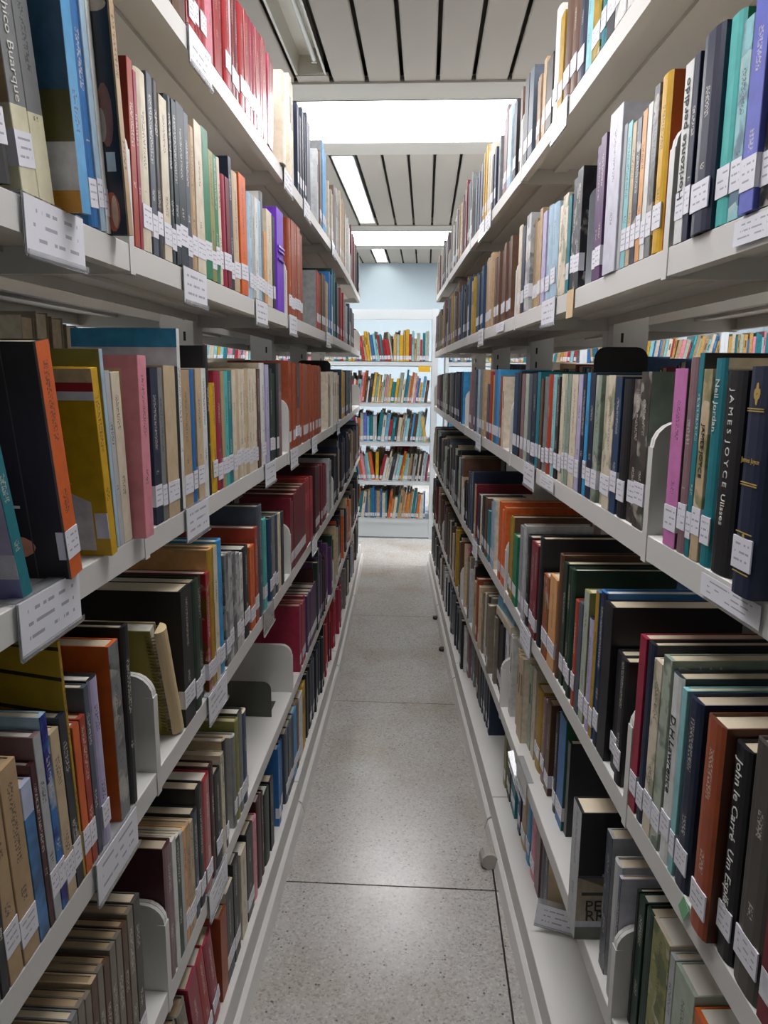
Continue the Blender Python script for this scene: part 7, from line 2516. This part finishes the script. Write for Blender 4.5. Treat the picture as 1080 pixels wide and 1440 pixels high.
for it in ITEMS:
    side, key, t, h, d = it['side'], it['key'], it['t'], it['h'], it['d']
    if it['seen']: count[side+key] = count.get(side+key, 0) + 1
    loc, rz, rx = book_matrix(it)
    # local y runs 0..t; the near edge is y = 0 on the right and y = t on the left
    near_is_t = side == 'L'
    yoff = 0.0
    if side == 'L': yoff = -t if it['lean'] >= 0 else 0.0
    else: yoff = 0.0 if it['lean'] >= 0 else -t
    c = lin(it['col']); cov = lin(it['cov']) if it['cov'] else c
    if not it.get('own'):
        T = Matrix.Translation(loc) @ Matrix.Rotation(rz, 4, 'Z') @ Matrix.Rotation(rx, 4, 'X')
        simple_book(T, t, h, d, c, cov, it['lab'], yoff); continue
    root = empty('book', loc); root.rotation_euler = (rx, 0, rz); root.rotation_mode = 'XYZ'
    nm = colname(it['col'])
    thick = 'slim ' if t < .011 else 'thick ' if t > .034 else ''
    lb = f"{thick}{nm} book" + (' with call sticker' if it['lab'] else '') + f", {ordinal(count[side+key])} from viewer on {WHERE[side]} {SHELF[key]} shelf"
    tag(root, lb, 'book', f"books on the {WHERE[side]} {SHELF[key]} shelf")
    st = it['style'] if it['style'] in CM else ('bot' if it['style'] == 'bot' else 'b' if it['style'] == 'old' and False else '-')
    hard = it['style'] == 'jac' or (t > .02 and it['style'] in ('-', 'g') and R.random() < .6)
    co = link('cover', cover_mesh(t, h, d, hard), root, (0, yoff, 0)); co.data.materials.append(CM[st])
    co['spine'] = c[:3]; co['board'] = cov[:3]
    co['th'] = t; co['mb'] = 0.0 if it['cov'] else 1.0
    co['ink'] = 0.0 if it['txt'] or it['style'] in ('wrap', 'sea') or (it['style'] == '-' and R.random() < .2) else 1.0
    in_ = .0035 if hard else .0012; bt = min(.0022, t*.16)
    pm = M['pages3'] if it['col'] in ('7d7466', '5f4231', 'b59872') else M['pages2'] if R.random() < .25 else M['pages']
    b = MB(); b.box(.005, d-in_, bt+.0001, t-bt-.0001, in_, h-in_); b.obj('pages', pm, root, loc=(0, yoff, 0))
    if it['lab']:
        zl = R.uniform(.017, .030); e = .0004; wl = .02 if t > .03 else 0
        # sticker folded round the spine, running a little on to the boards
        lo = box_uv('call_sticker', M['ticket'], -.0006, .0008, -.0004 if not hard else t*.06, t+.0004 if not hard else t*.94, zl, zl+.028, (0, yoff, 0), root)
        if not hard:
            yn = t if near_is_t else 0
            b = MB(); y0, y1 = (yn, yn+.0004) if near_is_t else (yn-.0004, yn)
            b.box(0, .009, y0, y1, zl, zl+.028); b.obj('sticker_flap', M['ticket'], lo)
    yn, sg = (t, 1) if near_is_t else (0, -1)
    if it['style'] in PRINTS:
        pp = print_part(root, PRINTS[it['style']], d, h, yn+yoff, sg)
        for tx, fx_, fz_, s_, mk in COVER_TEXT.get(it['style'], []):
            lettering(tx, s_, M[mk], pp, (fx_*d, yn+yoff+sg*.0013, fz_*h), (math.pi/2, 0, math.pi if sg > 0 else 0))
    if it['style'] == 'wrap':      # loose plastic sleeve folds
        b = MB()
        for zz, a in ((h*.62, .3), (h*.58, -.25), (h*.5, .1)):
            b.box(-.004, .001, t*.05, t*.95, zz, zz+.004)
        b.obj('wrapper_folds', CM['g'], root, loc=(0, yoff, 0)); o = root.children[-1]; o['spine'] = o['board'] = c[:3]; o['ink'] = 0.0; o['kind'] = 'stuff'
    if it['txt']:
        dark = sum(c[:3]) > .9
        mk = 'ink_dark' if dark else 'ink_white'
        up = it['txt'].startswith('Horizonte')
        if it['txt'] == 'Joyce':
            for zf, tx, s_ in ((.6, 'James Joyce', .011),):
                lettering(tx, s_, M['ink_gold'], root, (-.0006, yoff+t/2, h*zf), (math.pi/2, 0, -math.pi/2), t*.8)
            b = MB()
            for zf in (.82, .81, .5, .49, .28, .1): b.box(-.0004, .0002, t*.14, t*.86, h*zf, h*zf+.0009)
            for kx, kz in ((0, .91), (-.08, .885), (.08, .885), (0, .86), (0, .2), (-.09, .23), (.09, .23), (0, .26)):
                b.prism([(t*(.5+kx) + .0022*math.cos(a), h*kz + .0045*math.sin(a)) for a in [2*math.pi*q/8 for q in range(8)]], 0, -.0004, .0002)
            b.obj('gilt_lines', M['ink_gold'], root, loc=(0, yoff, 0)); root.children[-1]['kind'] = 'stuff'
        elif it['txt'] in ('DHL', 'FO', 'KEN'):
            mk2, s_ = {'DHL': ('ink_white', .024), 'FO': ('ink_dark', .034), 'KEN': ('ink_white', .016)}[it['txt']]
            lettering({'DHL': 'D.H.L'}.get(it['txt'], it['txt']), s_, M[mk2], root, (d*.22, yn+yoff+sg*.0006, h*(.93 if it['txt'] == 'DHL' else .82)), (math.pi/2, 0, math.pi if sg > 0 else 0), d*.6)
        elif it['txt'].startswith('W.'):
            lettering('W.SOMERSET', .022, M['ink_white'], root, (d*.5, yn+yoff+sg*.0006, h*.9), (math.pi/2, 0, math.pi if sg > 0 else 0), d*.8)
        else:
            # along the spine: top to bottom (or bottom to top)
            rot = (math.pi/2, math.pi/2, -math.pi/2) if not up else (math.pi/2, -math.pi/2, -math.pi/2)
            lettering(it['txt'], min(.016, t*(.8 if up else .62 if it['txt'][:4] in ('John', 'D.H.') else .3 if it['txt'].startswith('J A') else .5)), M[mk], root, (-.0007, yoff+t/2, h*(.78 if it['txt'] == 'Neil Jordan' else .58)), rot, h*.72)

# ------------------------------------------------------------------ shelf label holders, tapes
M['clear'] = mat('clear_plastic', '#e4e6e8', .18, coat=.5); 
_b = M['clear'].node_tree.nodes['Principled BSDF']; _b.inputs['Transmission Weight'].default_value = .85; _b.inputs['IOR'].default_value = 1.35
M['beige_tape'] = mat('beige_tape', '#d8bd94', .5); M['green_tape'] = mat('green_tape', '#6fae7c', .4)
HN = {}
def holder(T_loc, rz, W, kind, label, tilt=0.0, name='label_holder'):
    root = empty(name, T_loc); root.rotation_euler = (tilt, 0, rz)
    tag(root, label, 'label holder' if kind in 'pe' else 'label' if kind == 't' else 'tape', 'shelf labels clipped to the shelf lips')
    if kind in 'pe':
        prof = [(.012, .0032), (.012, .0022), (-.0025, .0022), (-.0025, -.048), (-.0034, -.0505), (-.0054, -.0508), (-.0066, -.049), (-.0066, -.044), (-.0060, -.044), (-.0060, -.0486), (-.0052, -.0500), (-.0040, -.0496), (-.0032, -.0475), (-.0032, .0032)]
        b = MB(); b.prism(prof, 1, -W/2, W/2); b.obj('plastic_clip', M['clear'], root)
    if kind == 'p':
        box_uv('paper_card', M['card'], -.0042, -.0034, -W/2+.002, W/2-.002, -.0475, .0015, None, root)
    if kind == 't': box_uv('paper_strip', M['card'], -.0030, -.0026, -W/2, W/2, -.026, -.004, None, root)
    if kind == 'b':
        b = MB(); b.box(-.0032, -.0026, -.022, .022, -.045, .0); b.box(-.0032, .03, -.022, .022, .0004, .0010); b.obj('tape_strip', M['beige_tape'], root)
    return root
hc = {}
for rk, ya, yb, kind in HOLD:
    side, key = rk; yc = (ya+yb)/2; i = bay_of(side, yc); m, org, Lb, u, v = bay_frame(side, i)
    ang = math.atan2(-u.x, u.y); W = .115 if kind in 'pe' else min(.12, yb-ya)
    hc[rk] = hc.get(rk, 0) + 1
    kn = {'p': 'clear label holder with white card', 'e': 'empty clear label holder', 't': 'white paper strip taped', 'b': 'beige tape strip stuck'}[kind]
    holder((lip_x(side, yc), yc, ZS[side][key]), ang if side == 'R' else ang + math.pi, W, kind, f"{kn} on the {WHERE[side]} {SHELF[key]} shelf lip, {ordinal(hc[rk])} from the viewer", name={'t': 'paper_label', 'b': 'tape_strip'}.get(kind, 'label_holder'))
h1 = holder((lip_x('R', 1.60)-.004, 1.60, ZS['R']['E']-.045), .06, .10, 'p', 'loose label holder hanging askew below the right fifth shelf', 0.0)
h1.rotation_euler = (.55, -.25, .06)
h2 = holder((lip_x('R', 1.34)+.055, 1.352, ZS['R']['F']+.058), math.pi/2, .10, 'p', 'loose label holder propped against the last book on the right bottom shelf', 0.0)
h2.rotation_euler = (.12, .0, math.pi/2 - .2)
b = MB(); b.box(-.0034, -.0028, -.008, .008, -.02, .002); g = b.obj('green_tab', M['green_tape']); g.location = (lip_x('R', .70), .70, ZS['R']['D']); g.rotation_euler = (.5, 0, .07)
tag(g, 'small green tape tab stuck on the right fourth shelf lip', 'tape')

# ------------------------------------------------------------------ bookends
def bookend(x0, x1, y, z, h, m, label, r=.02):
    root = empty('bookend', ((x0+x1)/2, y, z))
    w = abs(x1-x0)/2
    pts = [(-w, .0008), (w, .0008), (w, h-r)] + [(w-r+r*math.cos(a), h-r+r*math.sin(a)) for a in [math.pi/2*k/5 for k in range(1, 6)]] + [(-w+r-r*math.sin(a), h-r+r*math.cos(a)) for a in [math.pi/2*k/5 for k in range(0, 6)]]
    b = MB(); b.prism(pts, 1, 0, .0014); b.obj('upright_plate', m, root)
    b = MB(); b.box(-w*.9, w*.9, .0014, .09, .0008, .0022); b.obj('foot_plate', m, root)
    tag(root, label, 'bookend'); return root
M['olive_enamel'] = mat('dark_olive_enamel', '#4a4b44', .4)
bookend(-.375, -.53, 1.73, ZS['L']['E'], .095, M['olive_enamel'], 'dark metal bookend standing on the empty part of the left fifth shelf')
bookend(.285, .375, 1.302, ZS['R']['C'], .236, M['plastic_black'], 'tall black rounded bookend rising behind the books on the right third shelf')
bookend(-.37, -.50, 2.905, ZS['L']['C'], .25, M['plastic_black'], 'tall black bookend behind the cream books on the left third shelf')
M['grey_enamel'] = mat('light_grey_enamel', '#b4bcc0', .4)
bookend(.255, .40, 1.262, ZS['R']['B'], .155, M['grey_enamel'], 'light grey bookend between purple and black books on the right second shelf')

# ------------------------------------------------------------------ spiral notebook leaning on the left fourth shelf
M['kraft'] = mat('notebook_cover', '#d8c195', .6, var=.06); M['khaki'] = mat('notebook_front', '#9a8c3e', .6, var=.1); M['wire'] = mat('spiral_wire', '#8f8157', .35, metal=.6)
nb = empty('spiral_notebook', (lip_x('L', .985)-.010, .985, ZS['L']['D']+.001)); nb.rotation_euler = (-math.radians(17), 0, math.pi)
tag(nb, 'cream spiral notebook leaning beside the black volume on the left fourth shelf', 'notebook')
hN, tN, dN = .185, .022, .14
b = MB(); b.box(.008, dN, 0, .0012, 0, hN); b.obj('back_cover', M['kraft'], nb, loc=(0, -tN, 0))
b = MB(); b.box(.008, dN, tN-.0012, tN, 0, hN); b.obj('front_cover', M['khaki'], nb, loc=(0, -tN, 0))
b = MB(); b.box(.010, dN-.002, .0016, tN-.0016, .002, hN-.003); b.obj('pages', M['pages2'], nb, loc=(0, -tN, 0))
pts = []
n = 30
for k in range(n*12+1):
    a = 2*math.pi*k/12; pts.append((.010 - .012*math.cos(a), tN/2 + .0125*math.sin(a), .006 + (hN-.012)*k/(n*12)))
b = MB(); b.tube(pts, .0011, 5); b.obj('spiral_wire', M['wire'], nb, loc=(0, -tN, 0))
b = MB(); b.prism([(.002 - .0125*math.cos(a), tN/2 + .013*math.sin(a)) for a in [math.pi*(k/8-.5) for k in range(9)]], 2, .002, hN-.002); b.obj('spine_strip', M['kraft'], nb, loc=(0, -tN, 0))

# ------------------------------------------------------------------ books lying flat on the right fifth shelf
zt = ZS['R']['E'] + .2035
for k, (tt, cc, lb) in enumerate(((.022, 'd9cdb6', 'cream book lying flat, lowest of the pile on the right fifth shelf'), (.03, '6fb2d2', 'pale blue book lying flat, middle of the pile on the right fifth shelf'), (.012, 'dad6c4', 'thin cream book lying flat on top of the pile on the right fifth shelf'))):
    L_, D_ = .19 - .01*k, .135 - .006*k
    root = empty('book', (lip_x('R', 2.0)+.012+.004*k, 1.98+.006*k, zt)); root.rotation_euler = (0, 0, .09 + .05*k); tag(root, lb, 'book', 'books lying flat on the right fifth shelf')
    co = link('cover', cover_mesh(tt, L_, D_, False), root, (0, L_/2-.06, 0)); co.rotation_euler = (math.pi/2, 0, 0); co.data.materials.append(CM['-']); c = lin(cc); co['spine'] = c[:3]; co['board'] = c[:3]; co['ink'] = 1.0
    b = MB(); b.box(.005, D_-.002, .0022, tt-.0022, .0015, L_-.0015); o = b.obj('pages', M['pages2'], root, loc=(0, L_/2-.06, 0)); o.rotation_euler = (math.pi/2, 0, 0)
    zt += tt + .0003

# ------------------------------------------------------------------ back row of bookcases across the room
YB = 5.489
ZB = [1.32, 1.022, .735, .442, .154]
BDEP = .24
palB = 'd9cdb6 2a6cab 6fb2d2 8cc5ca a6222b cfa214 aab5a4 dc8d9b 1c7985 d9662a 626cc4 b59872 34343a 5f4231 dadbd8 98233f a6c1d3 3c97cc e0b24a b4b7b9'.split()
def far_books(x0, x1, z, yfront, facing, pal, hm, lean_runs=True):
    x = x0
    lean = 0
    while x < x1 - .03:
        t = R.uniform(.009, .026); h = max(.15, min(hm+.05, R.gauss(hm, .02))); d = h*.66
        if R.random() < .08: lean = R.choice([0, 0, .12, .2, -.15])
        if x + t + abs(math.sin(lean))*.02 > x1 - .012: break
        c = lin(R.choice(pal))
        T = Matrix.Translation((x, yfront + .012*R.random()*facing, z+.0006)) @ Matrix.Rotation(lean, 4, 'Y') @ Matrix.Rotation(math.pi/2*facing, 4, 'Z')
        # spine faces the aisle: local x -> +/- world y
        simple_book(T, t, h, d, c, c, R.random() < .8, -t if facing > 0 else 0, .012)
        x += t + (.002 if lean == 0 else t*.08 + .001)
BAYX = [(-2.55, -1.915), (-1.865, -.945), (-.895, .04), (.165, 1.10), (1.15, 2.08), (2.13, 3.06), (3.11, 4.04), (4.09, 4.9)]
for k, (xa, xb) in enumerate(BAYX):
    root = empty('back_bookcase', ((xa+xb)/2, YB, 0)); T = Matrix.Translation(-root.location)
    nm = {2: 'pale steel bookcase facing the aisle end, full of colourful books', 3: 'pale steel bookcase against the back, just right of the aisle end', 4: 'pale steel bookcase in the back row seen through the right shelves'}.get(k, None)
    tag(root, nm or f'pale steel bookcase in the back row, {ordinal(k+1)} from the left wall', 'bookcase', 'back row of pale bookcases')
    for xx in (xa-.025, xb):
        w_ = .025 if not (k == 2 and xx == xb) else .045
        b = MB(); b.box(xx+.0005, xx+w_-.0005, YB-.004, YB+2*BDEP+.06, 0, 1.69); b.obj('side_panel', M['steel_far'], root, xf=T)
    b = MB(); b.box(xa, xb, YB-.002, YB+.02, 1.616, 1.686); b.obj('top_rail', M['steel_far'], root, xf=T)
    b = MB(); b.box(xa, xb, YB+.02, YB+2*BDEP+.06, 1.672, 1.686); b.obj('top_panel', M['steel_far'], root, xf=T)
    for j, z in enumerate(ZB):
        for yf in (YB, YB+BDEP+.06):
            b = MB(); b.box(xa, xb, yf, yf+BDEP, z-.004, z); b.box(xa, xb, yf if yf == YB else yf+BDEP-.003, yf+.003 if yf == YB else yf+BDEP, z-.032, z); b.obj('shelf', M['steel_far'], root, xf=T)
        pal = palB
        if j == 4: pal = 'd9662a e0b24a b59872 2a6cab 1c7985 d9cdb6 c8803a'.split()
        if j == 0: pal = 'd9cdb6 2a6cab 8cc5ca a6222b cfa214 aab5a4 dc8d9b 1c7985 b59872 c8a05a'.split()
        if 1 <= k <= 6:
            far_books(xa+.01, xb, z, YB+.012, -1 if False else 1, pal, .195)
            if R.random() < .8: far_books(xa+.01, xb-R.uniform(0, .4), z, YB+2*BDEP+.045, -1, palB, .2)
    b = MB(); b.box(xa, xb, YB+.004, YB+.012, .012, ZB[4]-.03); b.obj('plinth', M['steel_far'], root, xf=T)
M['red_card'] = mat('red_board', '#b3242e', .5); M['yellow_card'] = mat('yellow_card', '#e8b62a', .5)
b = MB(); b.box(-.24, -.06, YB+.40, YB+.43, ZB[3], ZB[3]+.285); o = b.obj('red_binder', M['red_card']); tag(o, 'red binder standing behind the fourth row of the far bookcase', 'binder')
b = MB(); b.box(-.055, .03, YB-.006, YB-.003, ZB[0]-.075, ZB[0]-.034); o = b.obj('yellow_card', M['yellow_card']); tag(o, 'yellow card hanging under the first shelf of the far bookcase', 'card')

# ------------------------------------------------------------------ books on the far faces of the two bookcases
for side in 'LR':
    for i in range(1, 6):
        m, org, Lb, u, v = bay_frame(side, i)
        for key in 'BCDE':
            y = .02 if not (side == 'L' and i == 2 and key == 'C') else .57
            while y < Lb - .05:
                t = R.uniform(.012, .04); h = R.gauss(.21, .02); d = h*.66
                c = lin(R.choice(['7d7466', 'b59872', '34343a', 'd9cdb6', '48525f', '5f4231', 'b4b7b9', '74182a', '24405f']))
                p = org + u*y + v*(2*DEP+POST-.006) + Vector((0, 0, ZS[side][key]+.0006))
                ang = math.atan2(-u.x, u.y); rz = ang + (math.pi if side == 'R' else 0)
                simple_book(Matrix.Translation(p) @ Matrix.Rotation(rz, 4, 'Z'), t, h, d, c, c, 0, -t if side == 'R' else 0)
                y += t + .001
                if R.random() < .05: y += .1

for k, (yy, hh) in enumerate(((1.24, .29), (1.29, .30), (1.345, .295), (1.40, .285))):      # tall box files on the far face of the left case
    simple_book(Matrix.Translation((lip_x('L', yy)-2*DEP-POST+.004, yy, ZS['L']['C']+.0006)), .042, hh, .2, lin('8f8470'), lin('9a8f7c'), 0, 0)
me = STUFF.mesh('book_rows', M['row_books'], fix=False)
ca = me.color_attributes.new('col', 'FLOAT_COLOR', 'CORNER')
flat = []
for p, c in zip(me.polygons, STUFF.c): flat += list(c)*p.loop_total
ca.data.foreach_set('color', flat)
so = link('book_rows', me); so['kind'] = 'stuff'
tag(so, 'long rows of smaller books filling the farther shelves and the back bookcases', 'books')

# ------------------------------------------------------------------ small things on the floor
b = MB(); b.prism([(.0, 0), (.0, .034), (-.008, .038), (-.026, .034), (-.034, .024), (-.036, .012), (-.032, 0)], 1, -.014, .02)
ft = empty('floor_stop', (lip_x('R', 1.70)-.026, 1.70, .0003)); b.obj('block', M['rubber'], ft); ft.rotation_euler = (0, 0, .07)
b = MB(); b.cyl((-.014, -.024, .021), (-.014, -.0142, .021), .0205, 20); b.obj('wheel', mat('worn_rubber', '#b0aaa2', .55), ft)
tag(ft, 'small grey rubber stop on the floor against the right bookcase plinth', 'door stop')
for yy in (3.18, 3.62):  # dark discs standing in for shadow specks along the right plinth
    b = MB(); b.cyl((0, 0, 0), (0, 0, .012), .018, 12); o = b.obj('plinth_shadow_disc', M['skirt'], UNITS['R', 4]); o.location = Vector((lip_x('R', yy)-.032, yy, .0)) - UNITS['R', 4].location
